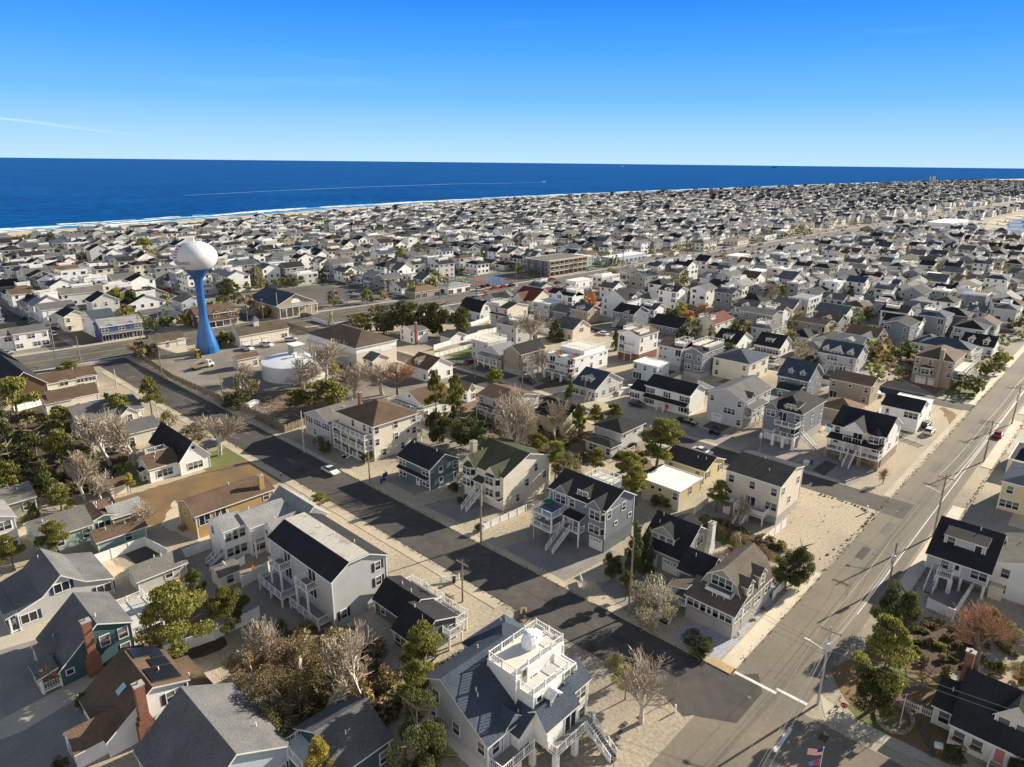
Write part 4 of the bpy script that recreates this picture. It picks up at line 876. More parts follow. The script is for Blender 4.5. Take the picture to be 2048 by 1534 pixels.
for z_,nm_ in ((0,0),): 
    fl=MB(); p=v.fp('W',7.6,1.3,2.6); fl.tube((p[0],p[1],1.0),(p[0]-.6,p[1],2.8),.04,.04,WOOD,5); fl.box(p[0]-.5,p[0]-.45,p[1]-.9,p[1],1.3,2.5,mat('red_banner',(.5,.03,.04),.8)); fl.build('red_banner',v.root)
v=H((159.8,69.0,15.8,10.0,7.7),'pale grey two storey house with broad porch, side stairs and grey gable roof','L','g',r='x',prof=[(0,7.4),(.5,9.8),(1,7.8)],hh=7.4,W='w..w/..T./.g..w',S='w..w.ww/d.s..w./.......'); v.dormer('S',.3,2.4,7.2,7.4,1.2,out=.05,wins='.',inn=4); v.deck('S',.08,.62,1.8,3.0,rail=True,roofz=5.4); v.stairs('S',6.0,1.2,3.0,out=1.8,run=3.4)
v=H((158.0,54.0,14.4,8.9,8.3),'slate grey three level house with twin garage doors and white balconies','S','k',r='h',rz=11,bh=2.6,fz=2.8,W='W.s.w/W..s',S='w.w.w/w.w.w'); v.put('g','W',2,.05); v.put('g','W',5.2,.05); v.dormer('W',.2,3.4,2.8,8.1,1.8,out=.7,wins='W',inn=5); v.dormer('W',.68,3.2,8.2,9.4,.6,out=-.3,wins='W',kind='s',inn=4)
for z in (5.5,2.9): v.deck('W',.42,1,3,z,rail=True,post=(z<3),pm=TRIM)
v.stairs('S',1.2,1.2,2.8,out=.1,run=3.6)
v=H((159.4,36.1,11.8,11.2,7.4),'white three level house with black roof, gabled balcony and brick pier base','W','k',r='y',rz=10.4,bh=2.3,fz=2.5,bc=STONE,W='w.s.W/w.d.W',S='w..w/.w.w'); v.dormer('W',.45,4.4,7.3,7.8,1.9,out=2.0,wins='.',inn=6); v.bay('W',.82,3,1.0,5,7.4,'W',rise=1.6); v.deck('W',.27,.63,2,4.9,rail=True); v.deck('W',0,1,2.6,2.4,rail=True,roofz=4.9,pm=STONE,gap=(.42,.58)); v.stairs('W',5.6,1.4,2.4,out=2.6,run=3.2)
v=H((195.0,66.4,11.5,8.7,5.5),'slate blue house with two small dormers and ladder stairs','S','s',r='y',rz=9.6,W='t.w/w.w',S='w.w./.w.w'); v.dormer('W',.36,1.4,5.6,7.4,.6,out=-1.2,wins='w'); v.dormer('W',.75,1.4,5.6,7.4,.6,out=-1.2,wins='w'); wing(v,(190,67,5,6,3.2),rf='k',r='y',W='w.w')
v=H((197.3,85.1,14.0,11.9,6.2),'cream two storey house with slate hip roof and few windows','C','s',r='h',W='w..w/w..w',S='.W..W./w..W..w',E='')
v=H((191.1,97.7,14.0,6.0,8.2),'narrow slate blue house with white trimmed roof terrace','S','k',r='x',rz=9.5,bh=1.5,fz=1.8,W='W.w/W.W',S='ww.w.ww/w..w.w'); v.rdeck(.3,1,0,1,9.4,base=8)
v=H((193.0,106.0,10.7,8.3,7.8),'pale grey house with brown roof and a corner balcony tower','L','b',r='y',rz=9.5,bh=2,fz=2.3,W='tt..s/tt..t',S='w.w/w.w'); v.rdeck(.1,.7,0,.4,9.2,base=7.5)
v=H((193.4,122.0,11.4,8.5,9.0),'tall narrow white house with two balconies and dark brick base','W','b',r='x',rz=10.4,bh=2.7,fz=3,bc=BRICK,W='s../s..',S='w.ww/w..w'); v.deck('W',.1,.75,1.6,5.8,rail=True); v.deck('W',.1,.75,1.6,3,rail=True); v.rdeck(.1,.6,.1,.9,10.2,base=8.8)
H((177.3,105.0,7.0,8.6,5.2),'pale blue two storey box with stained flat roof','A','w',r='f',W='w.w.w/S...w',S='w./.w')
v=H((188.2,36.2,8.5,8.6,5.6),'plain white raised house with black roof beside parked cars','W','k',r='y',rz=7.6,W='d.T/...',S='w./..d'); wing(v,(196.7,36.5,6.5,8,5.0),'W','w',r='f',S='w.w')
H((201.9,51.6,8.5,11.0,5.7),'taupe two storey house with brown roof and two rear bump outs','T','b',r='y',rz=7.4,W='w.t.w/s..w',S='w./.w')
v=H((184,50,9,9,2.8),'tan low hip roofed pool house','T','o',r='h',rz=5,W='.w')
v=H((230.5,64.6,11.2,11.8,5.6),'grey shingled house with navy roof, two dormers and porch stairs','L','s',r='y',rz=8.8,W='.T.w/g..sg',S='w.w/w.w'); v.dormer('W',.45,4.4,5,6.4,1.6,out=-.5,wins='T'); v.dormer('W',.8,1.8,5.4,7,.8,out=-.7,wins='w'); v.dormer('W',.15,1.8,5.4,7,.8,out=-.7,wins='w'); v.deck('W',.3,.75,2,2.6,rail=True); v.stairs('W',4.2,1.1,2.6,out=2)
v=H((267.0,69.3,11.4,10.7,5.2),'white house with brown roof and cross gable','W','b',r='y',rz=7.6,W='w.w/w.w',S='w.w./..w'); v.dormer('W',.7,4.4,0,5,1.6,out=.6,wins='w')
v=H((235.8,39.0,15.0,10.5,8.4),'taupe three level house with brown hip roof, red bay roof and chimney','T','b',r='h',rz=11.2,W='w.w..w/d...w.w/.g.g..',S='s.w/s.w/...'); v.bay('W',.35,4.2,1.3,3,5.6,'W',rise=.8,rf='r'); v.chim(0,.32,11.6,1.6,1.0,wall('T'),base=0); v.deck('S',.1,1,3,5.6,rail=True,mt=mat('deck_membrane',(.62,.58,.5),.8)); v.deck('S',.1,1,3,2.8,rail=True); v.stairs('S',14.2,1.2,2.8,out=3)
v=H((263.6,39.8,9.5,15.2,6.5),'pale house with long slate hip roof and stacked side porches','C','s',r='h',rz=8.8,W='w.w.w.w/w.w.w.w',S='s.w/s.w'); v.deck('S',0,1,2,5,rail=True); v.deck('S',0,1,2,2.5,rail=True)
v=H((289.0,37.1,11.7,10.0,3.4),'white cape cottage with black roof and two white dormers by the lawn','W','k',r='y',rz=6.4,W='w.d.w',S='w.w'); v.dormer('W',.28,1.6,3.8,5.4,.6,out=-.6,wins='w'); v.dormer('W',.74,1.6,3.8,5.4,.6,out=-.6,wins='w')
v=H((323.0,52.2,9.7,12,7.0),'dark slate square house with black hip roof','D','k',r='h',rz=9.4,W='w.w.w/W.t.W',S='w.w/w.w')
v=H((292.1,62.1,8.5,12.5,7.0),'white house with twin gables above a full width porch','W','k',r='y',rz=9.2,W='T.T/s.s/g.dg',S='w.w/w.w'); v.dormer('W',.3,4,6.6,7.2,1.1,out=.2,wins='.'); v.dormer('W',.75,4,6.6,7.2,1.1,out=.2,wins='.'); v.deck('W',0,1,2,2.8,rail=True,roofz=5.2)
H((199.7,205.1,8,12.5,6.8),'white gambrel house with charcoal roof below the boulevard','W','k',r='y',prof=[(0,3.6),(.2,6.4),(.5,7.8),(.8,6.4),(1,3.6)],hh=3.8,W='w.w.w',S='w.w',SG='w')
v=H((196.6,186.2,12,9.5,8.4),'beige stepped house with white roof deck and black pent roof','B','k',r='y',rz=10,W='.w.w/.w.t/g..W',S='w..w/.w..'); v.rdeck(.0,.45,.5,1,10,base=8.2); v.pent('W',0,1,5.6,1)
v=H((182,168,12,10,6.6),'grey house with white terrace behind a large bare tree','L','g',r='y',rz=8.4,W='w.w/w.w',S='w.w/w.w'); v.rdeck(.2,.9,.1,.6,8.2,base=6.4)
v=H((237.3,185.5,8,14.0,8.3),'tall white house with arched dormer and rooftop room','W','k',r='y',rz=10,W='w.T.s/w.W.W/d.dd',S='w.w/w.w'); v.dormer('W',.5,4,5.4,8.4,1.5,out=.5,wins='W'); v.rdeck(.3,1,0,.4,10.6,base=8)
H((200.4,156.0,11.0,8.7,4.4),'beige cottage with grey gable roof and bay window','B','g',r='y',rz=7.4,W='w.w',S='.W./',SG='t')
v=H((234.6,151.8,11.1,10,5.8),'slate cottage with black roof, white entry stairs and garage','S','k',r='y',rz=8.4,W='w.T/..g',S='w.w/w..'); v.dormer('W',.68,3.6,3,5.6,1.4,out=.6,wins='W'); v.stairs('W',2.8,1.2,2.6,out=.2,run=3.4)
v=H((246,163,11,13,8.2),'big white steep gabled house behind the slate cottage','W','k',r='x',rz=12,W='w.w/w.w/w.w',S='w.w/w.w'); v.dormer('S',.6,4,7,9.4,.8,out=-.4,wins='w')
H((235.9,131.5,11,13,3.2),'long slate blue cottage with wide black roof','S','k',r='y',rz=6.4,W='WwwW',S='w..w',SG='t')
v=H((239.2,118.4,15,9,6.6),'cream modern house with red brown roof and stepped front','C','r',r='x',rz=9,bh=1.2,fz=1.4,W='W.t/W.l',S='.w..w.w/w..l..w'); v.rdeck(.02,.25,.2,.8,8.2,base=6)
v=H((228.5,104.3,13.4,9.0,3.2),'white bungalow with black roof, shed dormer and window porch','W','k',r='y',rz=6.6,W='WWWW',S='w.w.w.'); v.dormer('W',.5,3,3.9,5.4,.5,out=-1.6,wins='ww',kind='s')
v=H((262.9,106.3,9.9,13.9,8.2),'large plain grey three storey house with low dark roof','G','g',r='y',rz=9.4,W='ww.wwW/w.w.wW/....d.',S='w.w/w.w'); v.deck('S',.3,1,2,3,rail=True)
v=H((234.3,91.0,11.4,9.0,3.2),'white bungalow with black roof and sun porch by the gravel drive','W','k',r='y',rz=6.6,W='WWWW',S='w.w.w.'); v.dormer('W',.5,2.6,3.9,5.4,.5,out=-1.6,wins='W',kind='s')
v=H((269.5,88.4,9,11.9,6.3),'taupe two storey house with two white balconies and flat dark roof','T','k',r='y',rz=7.2,W='w.w.s/w.w.t',S='w.w/w.w'); v.deck('W',.55,.9,1.8,3.6,rail=True); v.deck('W',.55,.9,1.8,.9,rail=True)
v=H((296,89.9,12,12.5,6.2),'white two storey house with long slate roof and porch roof','W','s',r='y',rz=8.6,W='V.v.V/W..VV',S='w.w/w.w'); v.pent('W',0,1,3.2,1.8)
# right of the cross street
v=H((117.3,9.0,11.5,8.4,5.2),'light grey raised cottage with black roof, long shed dormer and white stairs','L','k',r='y',lod=0,group='houses right of the cross street',prof=[(0,4.9),(.62,8.6),(1,5.4)],hh=5,z0=2.4,fz=2.5,W='.wd.W',S='w.w',SG='w'); v.dormer('W',.5,5.6,6.0,7.7,.35,out=-2.6,wins='w.b',kind='s',inn=6)
v.deck('W',.22,.48,1.6,2.5,rail=True,post=True,pm=TRIM); v.stairs('W',1.6,1.2,2.5,out=.2,run=3.6)
mb=MB(); me=MB(); me.box(-.18,.18,-.18,.18,0,2.4,TRIM)
for a,b in ((0.3,0.3),(.3,3.4),(.3,6.4),(10.9,.3),(10.9,7.8)): me.build('post',v.root,(v.x0+a,v.y0+b,0))
b_=MB(); b_.box(v.x0+3.5,v.x1-.2,v.y0+.3,v.y1-.3,0,2.4,wall('L')); b_.build('ground_level_room',v.root)
v=H((120.3,-2,12,11.2,5.4),'white two storey house with grey roof, meter box and wooden rear deck at right edge','W','v',r='x',lod=0,group='houses right of the cross street',rz=7.6,W='w.w/w.s',S='w.w/w.w',N='w.w/..'); v.deck('W',.55,1,3,1.2,rail=True,mt=WOOD)
bx_=MB(); v.fbox(bx_,'W',.4,2.2,.02,1.4,0,2.2,wall('B')); bx_.build('utility_closet',v.root)
v=H((155.0,2.6,12,10.8,6.0),'pale yellow house with slate roof and triple window at right edge','Y','s',r='h',lod=0,group='houses right of the cross street',W='w.../T...')
v=H((176,3,13,12.2,3.2),'flat roofed cream house with white parapet at the right edge','C','k',r='f',lod=0,group='houses right of the cross street',W='.w..'); wing(v,(181,4,8,9,5),'W','w',r='f',W='w')
v=H((81.8,-6.2,9.2,12.4,3.0),'cream cape cottage with black roof, big dormer, flower boxes and pink door','C','k',r='y',lod=0,group='houses right of the cross street',rz=7.6,W='ww.ww..',ov=.3,pitch=.5)
v.dormer('W',.42,3.4,3.6,5.6,1.9,out=-1.6,wins='ww'); v.dormer('E',.3,3.4,3.6,5.4,1.6,out=-1.6,wins='w',rf='v'); v.chim(.62,1.03,9.2,.7,.9)
dr=MB(); v.fbox(dr,'W',4.2,5.4,.0,.12,.7,3.0,TRIM); v.fbox(dr,'W',4.35,5.25,.12,.16,.75,2.85,mat('pink_door',(.45,.16,.13),.6)); dr.build('door',v.root); v.stairs('W',4.8,1.4,.75,out=.1,run=1.5,rail=True,mt=CONC)
wing(v,(84.0,6.2,5.5,2.2,2.8),rf='k',r='y',rz=5,W='w')
wing(v,(84.5,-12,7,5.8,2.8),rf='k',r='y',rz=6,W='b')
flw=mat('flower_box_plants',(.10,.09,.03),.9,isl=.6)
for u in (.9,2.7,6.4,8.1):
    fb=MB(); v.fbox(fb,'W',u-.6,u+.6,.05,.3,.9,1.1,WOOD); fo=fb.build('flower_box',v.root); fb=MB()
    for _ in range(24): p=v.fp('W',u+random.uniform(-.6,.6),random.uniform(.05,.45),random.uniform(1.0,1.3)); fb.poly([(p[0],p[1],p[2]),(p[0]+.15,p[1]+.05,p[2]+.1),(p[0]-.05,p[1]+.1,p[2]+.16)],flw)
    fb.build('box_plants',fo)
# shops and seaward buildings by the boulevard
GC='buildings on the boulevard'
v=H((76.4,275.8,14.2,7.3,5.6),'navy blue two storey shop with grey roof and goods set out in front','U','l',cat='shop',name='shop',r='x',rz=7.8,group=GC,S='W.W.W/SSSS',W='w.w/..'); v.pent('S',0,1,2.9,1.4,'g'); v.dormer('S',.25,2.4,3.4,5.6,.7,out=.05,wins='.'); v.dormer('S',.75,2.4,3.4,5.6,.7,out=.05,wins='.')
v=H((77,285,8,14,6.4),'white house with steep slate gable behind the navy shop','W','s',r='x',rz=9,group=GC,W='W../w.w',S='w.w/w.w')
v=H((72,302,8,10,6.0),'cream house with charcoal roof above the crossing street','C','k',r='y',rz=8,group=GC,W='w.w/w.w',S='w.w/w.w')
v=H((109.6,260.9+11,15.5,8.6,5.4),'brown shingled shop with wavy roof edge and white porch by the water tower','K','b',cat='shop',name='shop',r='x',rz=8.2,group=GC,S='W.W.W/TsT.',W='w/w'); v.deck('S',0,1,2.4,.3,rail=False,roofz=2.8,rc='b'); 
for c in (.2,.5,.8): v.dormer('S',c,2.8,3,5.3,.9,out=.05,wins='.')
v=H((141.7,268.5,18,24,5.4),'big pharmacy with grey metal roof and broad arched white front gable','T','s',cat='shop',name='pharmacy',r='y',rz=9.4,group=GC,S='.g..g../',W='....',ov=.6); ar=MB()
pts=[]; 
for i in range(13): t=math.pi*i/12; p=v.fp('S',9+2.2*math.cos(t),.06,5.6+1.9*math.sin(t)); pts.append(p)
ar.poly(pts,TRIM); ar.build('arched_window',v.root); v.deck('S',0,1,2.6,.2,rail=False,roofz=4.6,rc='l')
v=H((51.5,283.4,10.4,12,5.8),'long white motel with grey porch roof beside the boulevard, left side','W','g',cat='motel',name='motel',r='x',rz=7,group=GC,S='w.W.w/W.WW',W='w/w'); wing(v,(38,284.5,13.4,9,5.4),rf='v',r='x',rz=7,S='w.w.W/W.W.')
v=H((311.5,263.0,36,18,9.0),'dark flat roofed apartment block with open balconies on three levels','D','v',cat='apartment block',name='apartment_block',r='f',group=GC,S='',W='s.s.s.s/s.s.s.s/s.s.s.s')
for z in (6.0,3.0,0.25):
    v.deck('S',0,1,2.0,z,rail=(z>1),post=False,mt=CONC)
pm_=MB(); 
for i in range(9): v.fbox(pm_,'S',i*4.4,i*4.4+.5,.02,2.0,0,9,wall('T'))
pm_.build('party_walls',v.root); mb=MB(); v.fbox(mb,'S',-.2,36.2,-.1,2.2,8.6,9.2,wall('T')); mb.build('roof_edge_band',v.root)
v=H((350,264,8,14,8),'green panelled stair tower beside the dark apartment block','M','w',cat='building',name='stair_tower',r='f',group=GC,W='w/w/w',S='w/w/w')
v=H((276.0,214.0,14,6.5,6.8),'white two storey lifeguard building with outside decks and flat roof','W','w',cat='building',name='lifeguard_building',r='f',group=GC,W='s.w/w.w',S='w.w.w/w..w'); 
for z in (3.4,): v.deck('S',0,1,2,z,rail=True); v.deck('W',0,1,2,z,rail=True)
v=H((231.0,203.3,15.8,12.4,4.6),'cream town hall with brown red cross gable roof and flags outside','C','r',cat='hall',name='town_hall',r='y',rz=9,group=GC,W='w.w.w',S='w.w.w.w'); v.dormer('W',.45,7,0,4.4,3.4,out=2.5,wins='W.W'); wing(v,(245,206,12,8,4.2),rf='r',r='x',rz=7.6,S='w.w')
v=H((382.5,266.7,40,9,4.2),'long low pale blue shop row with red awning at its end','A','w',cat='shop',name='shop',r='f',group=GC,S='SSSSSSSS',W='w')
v=H((437.9,205,18,9,6.2),'plain white box building beside the boulevard and boat covers','C','w',cat='building',name='building',r='f',group=GC,S='w.w.w.w/w.w.w.w',W='w.w/.')
v=H((180,230-12,14,9,3.4),'long low white office wall half hidden by dark trees','W','w',cat='building',name='building',r='f',group=GC,W='w.w',S='w.w.w')
v=H((211,262,16,8,3.2),'mini golf clubhouse with brown hip roof','T','o',cat='building',name='clubhouse',r='h',rz=5.4,group=GC,S='SS.S',W='w'); 
v=H((231,260,15,9,3.6),'white roofed open snack bar next to the mini golf','W','l',cat='building',name='snack_bar',r='h',rz=4.9,group=GC,S='S.S.S',W='S')
v=H((812,161.3,76,22,10.5),'long white waterside marina building with grey mansard roof','W','w',cat='building',name='marina_building',r='f',group=GC,S='.W.W.W.W.W.W.W.W./w.W.w.W.w.W.w.W.w./.w.w.w.w.w.w.w.w.',W='w.w/w.w'); v.pent('S',.1,.9,7.4,1.8,'g'); v.pent('S',.1,.9,3.6,1.4,'g')
# ---------------- water tower, tank ----------------
blue=mat('tower_blue_paint',(.010,.10,.32),.28,.08,.3,.04,3,spec=.7); tw=mat('tower_white_paint',(.60,.61,.62),.4,.05,.2,.04,2,spec=.4)
T=thing('water_tower','blue and white water tower with a rounded tank on one flared pedestal','water tower',(97.5,236.5,0),0)
g=MB(); g.lathe([(3.95,0),(3.9,.8),(3.75,2),(3.35,3.8),(2.8,5.8),(2.25,8),(1.75,10.2),(1.42,12.4),(1.3,14.5),(1.27,19),(1.32,23),(1.42,24.8),(1.7,25.6),(2.2,26.3),(2.95,27.3),(3.85,28.3),(4.75,29.1)],blue,48); g.build('pedestal',T,None,True)
g=MB(); PR=[(4.75,29.1)]
for i in range(1,25):
    t=-0.82+ (math.pi/2+.82)*i/24; PR.append((6.95*math.cos(t),32.9+5.2*math.sin(t)))
def tr_(z):
    for (a,b),(c,d) in zip(PR,PR[1:]):
        if b<=z<=d: return a+(c-a)*(z-b)/max(1e-6,d-b)
    return 4.75
g.lathe(PR,tw,64); tank=g.build('tank',T,None,True)
g=MB()
for i in range(16):
    t=2*math.pi*i/16; x,y=2.6*math.cos(t),2.6*math.sin(t); g.tube((x,y,37.1),(x,y,38.7),.05,.05,TRIM,5); x2,y2=2.6*math.cos(t+math.pi/8),2.6*math.sin(t+math.pi/8)
    for z in (38.1,38.7): g.beam((x,y,z),(x2,y2,z),.06,.06,TRIM)
g.tube((0,0,37.8),(0,0,39.3),.35,.3,TRIM,10); g.build('top_railing',T)
g=MB()
for a,h_ in ((.8,3.6),(2.3,2.2),(3.6,3.4)): g.tube((2.2*math.cos(a),2.2*math.sin(a),37.2),(2.2*math.cos(a),2.2*math.sin(a),37.6+h_),.07,.05,METAL,6)
g.build('antenna',T)
g=MB(); g.box(-1.0,.6,-4.15,-3.5,0,2.3,blue); g.build('door',T)

def text_mesh(txt,size,extr=.0):
    cu=bpy.data.curves.new('tx','FONT'); cu.body=txt; cu.size=size; cu.extrude=extr; cu.resolution_u=3
    o=bpy.data.objects.new('tx',cu); SC.collection.objects.link(o); bpy.context.view_layer.update()
    me=bpy.data.meshes.new_from_object(o.evaluated_get(bpy.context.evaluated_depsgraph_get())); bpy.data.objects.remove(o); bpy.data.curves.remove(cu); return me
ink=mat('lettering_navy',(.01,.03,.25),.5)
import bmesh
def wrap(me,ang,z0,cut=.35):
    bm=bmesh.new(); bm.from_mesh(me); bmesh.ops.triangulate(bm,faces=bm.faces)
    for _ in range(2): bmesh.ops.subdivide_edges(bm,edges=[e for e in bm.edges if e.calc_length()>cut],cuts=1)
    bmesh.ops.triangulate(bm,faces=bm.faces)
    for v_ in bm.verts:
        z=z0+v_.co.y*.95; r=tr_(z)+.05; a=ang+v_.co.x/6.95; v_.co=Vector((r*math.cos(a),r*math.sin(a),z))
    bm.to_mesh(me); bm.free(); return me
# direction from the tower towards the camera
ac=math.atan2(-236.5,-97.5)
for txt,sz,a,z in (('Haven',2.5,ac-1.2,30.9),('ice',1.4,ac-.88,29.55)):
    me=wrap(text_mesh(txt,sz),a,z); me.materials.append(ink); o=bpy.data.objects.new('lettering',me); link(o,tank)
redp=mat('emblem_red',(.5,.03,.04),.5); wh=mat('emblem_white',(.75,.75,.75),.5); blu=mat('emblem_blue',(.01,.05,.4),.5)
g=MB()
for i in range(9):
    z=33.1+i*.42
    for k in range(8):
        a0=ac-1.30+.045*k+.012*math.sin(i); 
        q=lambda a,z: ((tr_(z)+.05)*math.cos(a),(tr_(z)+.05)*math.sin(a),z)
        w_=.07*math.sin(k*.9)
        g.poly([q(a0,z+w_),q(a0+.045,z+.07*math.sin((k+1)*.9)),q(a0+.045,z+.40+.07*math.sin((k+1)*.9)),q(a0,z+.40+w_)],redp if i%2==0 else wh)
g.build('flag_emblem',tank)
T=thing('water_tank','low round white water storage tank with a metal control box on its rim','water tank',(105,190.6,0))
g=MB(); g.lathe([(10,0),(10,4.6),(10.15,4.65),(10.15,4.8),(9.9,4.85)],tw,64); g.build('tank_shell',T)
g=MB(); g.lathe([(9.92,4.86),(7,5.25),(3.5,5.5),(.01,5.6)],tw,64); g.build('domed_top',T,None,True)
g=MB(); g.box(1.6,5.2,3.0,6.6,4.9,8.2,METAL); g.box(1.3,5.5,2.7,6.9,8.2,8.5,TRIM); g.build('control_box',T); g=MB(); g.lathe([(.5,5.5),(.5,6.6),(.8,6.7),(.8,6.9),(.01,7.1)],TRIM,12); g.build('vent_cap',T)
# ---------------- trees ----------------
BARK=mat('bark',(.15,.12,.09),.9,.3,3,.2,12); BARKP=mat('pale_bark',(.46,.41,.34),.9,.2,3,.2,12)
def leaf(name,col,isl,rnd=.2):
    m=mat(name,col,.8,.25,.7,0,1,isl=isl,rnd=rnd); t=m.node_tree; b=t.nodes['Principled BSDF']; out=t.nodes['Material Output']
    tr=t.nodes.new('ShaderNodeBsdfTranslucent'); mx=t.nodes.new('ShaderNodeMixShader'); mx.inputs[0].default_value=.38; src=b.inputs['Base Color'].links[0].from_socket
    t.links.new(src,tr.inputs[0]); t.links.new(b.outputs[0],mx.inputs[1]); t.links.new(tr.outputs[0],mx.inputs[2]); t.links.new(mx.outputs[0],out.inputs[0]); return m
LEAF={'pine':leaf('pine_needles',(.215,.21,.055),.6,.3),'dark':leaf('juniper_foliage',(.10,.11,.04),.5),'ever':leaf('cedar_foliage',(.12,.14,.05),.5),'bush':leaf('shrub_leaves',(.20,.175,.08),.6),
'brown':leaf('dry_leaves',(.25,.19,.10),.6),'orange':leaf('autumn_leaves',(.5,.17,.04),.5),'yellow':leaf('yellow_leaves',(.38,.32,.07),.5),'grey':leaf('olive_grey_leaves',(.30,.27,.18),.6)}
def leafm(kind,seed,N,size):
    r=random.Random(seed); mb=MB(); m=LEAF[kind]; cl=[]
    if kind in('pine','yellow'):
        n=22
        for i in range(n):
            z=.36+.58*(i/n); R=.85*(1-max(0,z-.55)*1.5); a=r.uniform(0,6.28); rr_=R*r.uniform(.2,1); cl.append((rr_*math.cos(a),rr_*math.sin(a),z+r.uniform(-.04,.04),r.uniform(.17,.36),r.uniform(.03,.06)))
        cl.append((0,0,.93,.2,.05)); cl.append((0,0,.72,.3,.08))
    elif kind in('dark','bush','brown','grey','orange'):
        n=22
        for i in range(n):
            a=r.uniform(0,6.28); z=r.uniform(.18,.88); R=math.sqrt(max(.05,1-((z-.45)/.52)**2))*.72; rr_=R*r.uniform(.4,1); cl.append((rr_*math.cos(a),rr_*math.sin(a),z,r.uniform(.2,.36),r.uniform(.08,.14)))
    elif kind=='ever':
        n=26
        for i in range(n):
            z=.08+.86*i/n; R=(1-z)**.8*.8; a=r.uniform(0,6.28); rr_=R*r.uniform(.5,1); cl.append((rr_*math.cos(a),rr_*math.sin(a),z,max(.12,.3*(1-z)+.08),r.uniform(.06,.1)))
    for _ in range(N):
        c=r.choice(cl); u=r.gauss(0,1);v=r.gauss(0,1);w=r.gauss(0,1); L=math.sqrt(u*u+v*v+w*w)+1e-6; k=r.uniform(.55,1.05)
        p=Vector((c[0]+u/L*k*c[3],c[1]+v/L*k*c[3],c[2]+w/L*k*c[4])); s_=size*r.uniform(.6,1.4)
        a=Vector((r.gauss(0,1),r.gauss(0,1),r.gauss(0,.6))).normalized(); b=a.cross(Vector((r.gauss(0,1),r.gauss(0,1),r.gauss(0,1)))).normalized()
        a=a*s_; b=b*s_*.6; sz=Vector((1,1,.5))
        mb.poly([p-a*1,p+b,p+a,p-b],m)
    # squash for the unit frame: height is scaled separately
    return mb.mesh('crown_'+kind)
def trunkm(kind,seed):
    r=random.Random(seed); mb=MB(); 
    if kind=='bare': pass
    top=.85; n=4; p=Vector((0,0,-.02))
    for i in range(n):
        q=p+Vector((r.uniform(-.05,.05),r.uniform(-.05,.05),top/n)); mb.tube(p,q,.06*(1-i/(n+1)),.06*(1-(i+1)/(n+1)),BARK,6,False)
        if i>0:
            for _ in range(3): a=r.uniform(0,6.28); mb.tube(q,q+Vector((math.cos(a)*.5,math.sin(a)*.5,.1)),.025,.008,BARK,4,False)
        p=q
    return mb.mesh('trunk_'+kind)
def barem(seed,pale=True):
    r=random.Random(seed); tk=MB(); tw_=MB(); m=BARKP if pale else BARK; m2=mat('twigs',(.36,.30,.23),.9,isl=.4)
    def br(p,d,L,rad,lv):
        n=3; 
        for i in range(n):
            d=(d+Vector((r.gauss(0,.13),r.gauss(0,.13),r.gauss(.03,.08)))).normalized(); q=p+d*L/n
            (tk if lv<3 else tw_).tube(p,q,rad*(1-.25*i/n),rad*(1-.25*(i+1)/n),m if lv<3 else m2,5 if lv<2 else 3,False)
            if lv<4 and (i>0 or lv>0):
                for _ in range(2 if lv<3 else 1):
                    a=r.uniform(0,6.28); s=r.uniform(.5,.95); o=d.orthogonal().normalized(); o.rotate(Matrix.Rotation(a,3,d)); nd=(d*math.cos(s)+o*math.sin(s)); nd.z+=.15; br(q,nd.normalized(),L*r.uniform(.6,.82),rad*.5,lv+1)
            p=q
        if lv<4: br(p,d,L*.7,rad*.7,lv+1)
    br(Vector((0,0,-.02)),Vector((r.uniform(-.1,.1),r.uniform(-.1,.1),1)).normalized(),.34,.035,0)
    vs=tk.v+tw_.v; R=sorted(math.hypot(a,b) for a,b,c in vs)[int(len(vs)*.96)]; H=max(c for a,b,c in vs)
    for q in (tk,tw_): q.v=[(a/R,b/R,c/H) for a,b,c in q.v]
    return tk.mesh('trunk_bare'),tw_.mesh('twigs')
TM={}
def tmesh(kind,i,lod=0):
    k=(kind,i,lod)
    if k not in TM:
        if kind=='bare': TM[k]=barem(50+i)
        elif kind=='rbare': 
            a,b=barem(70+i,False); b=b.copy(); b.materials[0]=mat('reddish_twigs',(.38,.22,.14),.9,isl=.4); TM[k]=(a,b)
        else:
            N={0:15000,1:2200}[lod]; sz={0:.021,1:.055}[lod]
            if kind in('brown','bush','grey'): N=int(N*.45)
            TM[k]=(barem(30+i)[0] if kind in('brown','bush','grey','orange') else trunkm(kind,i+9),leafm(kind,i*7+hash(len(kind))%5+3,N,sz))
    return TM[k]
TL={'pine':('pine_tree','pine'),'yellow':('yellow_tree','tree'),'dark':('juniper_tree','juniper'),'ever':('cedar_tree','cedar'),'bush':('leafy_shrub','shrub'),'brown':('brown_shrub','shrub'),'orange':('autumn_tree','tree'),'bare':('bare_tree','bare tree'),'rbare':('bare_tree','bare tree'),'grey':('olive_shrub','shrub')}
tcount=[0]; TREES=[]
def tree(kind,t,label,group='trees and shrubs',lod=None):
    x,y,h,r=t; tcount[0]+=1; r_=random.Random(tcount[0]*13); 
    if lod is None: lod=0 if math.hypot(x,y)<150 else 1
    tm,cm=tmesh(kind,r_.randrange(3),lod); nm,cat=TL[kind]
    root=thing(nm,label,cat,(x,y,0),r_.uniform(0,6.28),group); TREES.append((x,y,r))
    if kind in('bare','rbare'): sc=(r*1.05,r*1.05,h*1.0)
    else: sc=(r,r,h)
    for n_,m_ in (('trunk',tm),('crown',cm)):
        o=bpy.data.objects.new(n_,m_); link(o,root); o.scale=sc
    return root
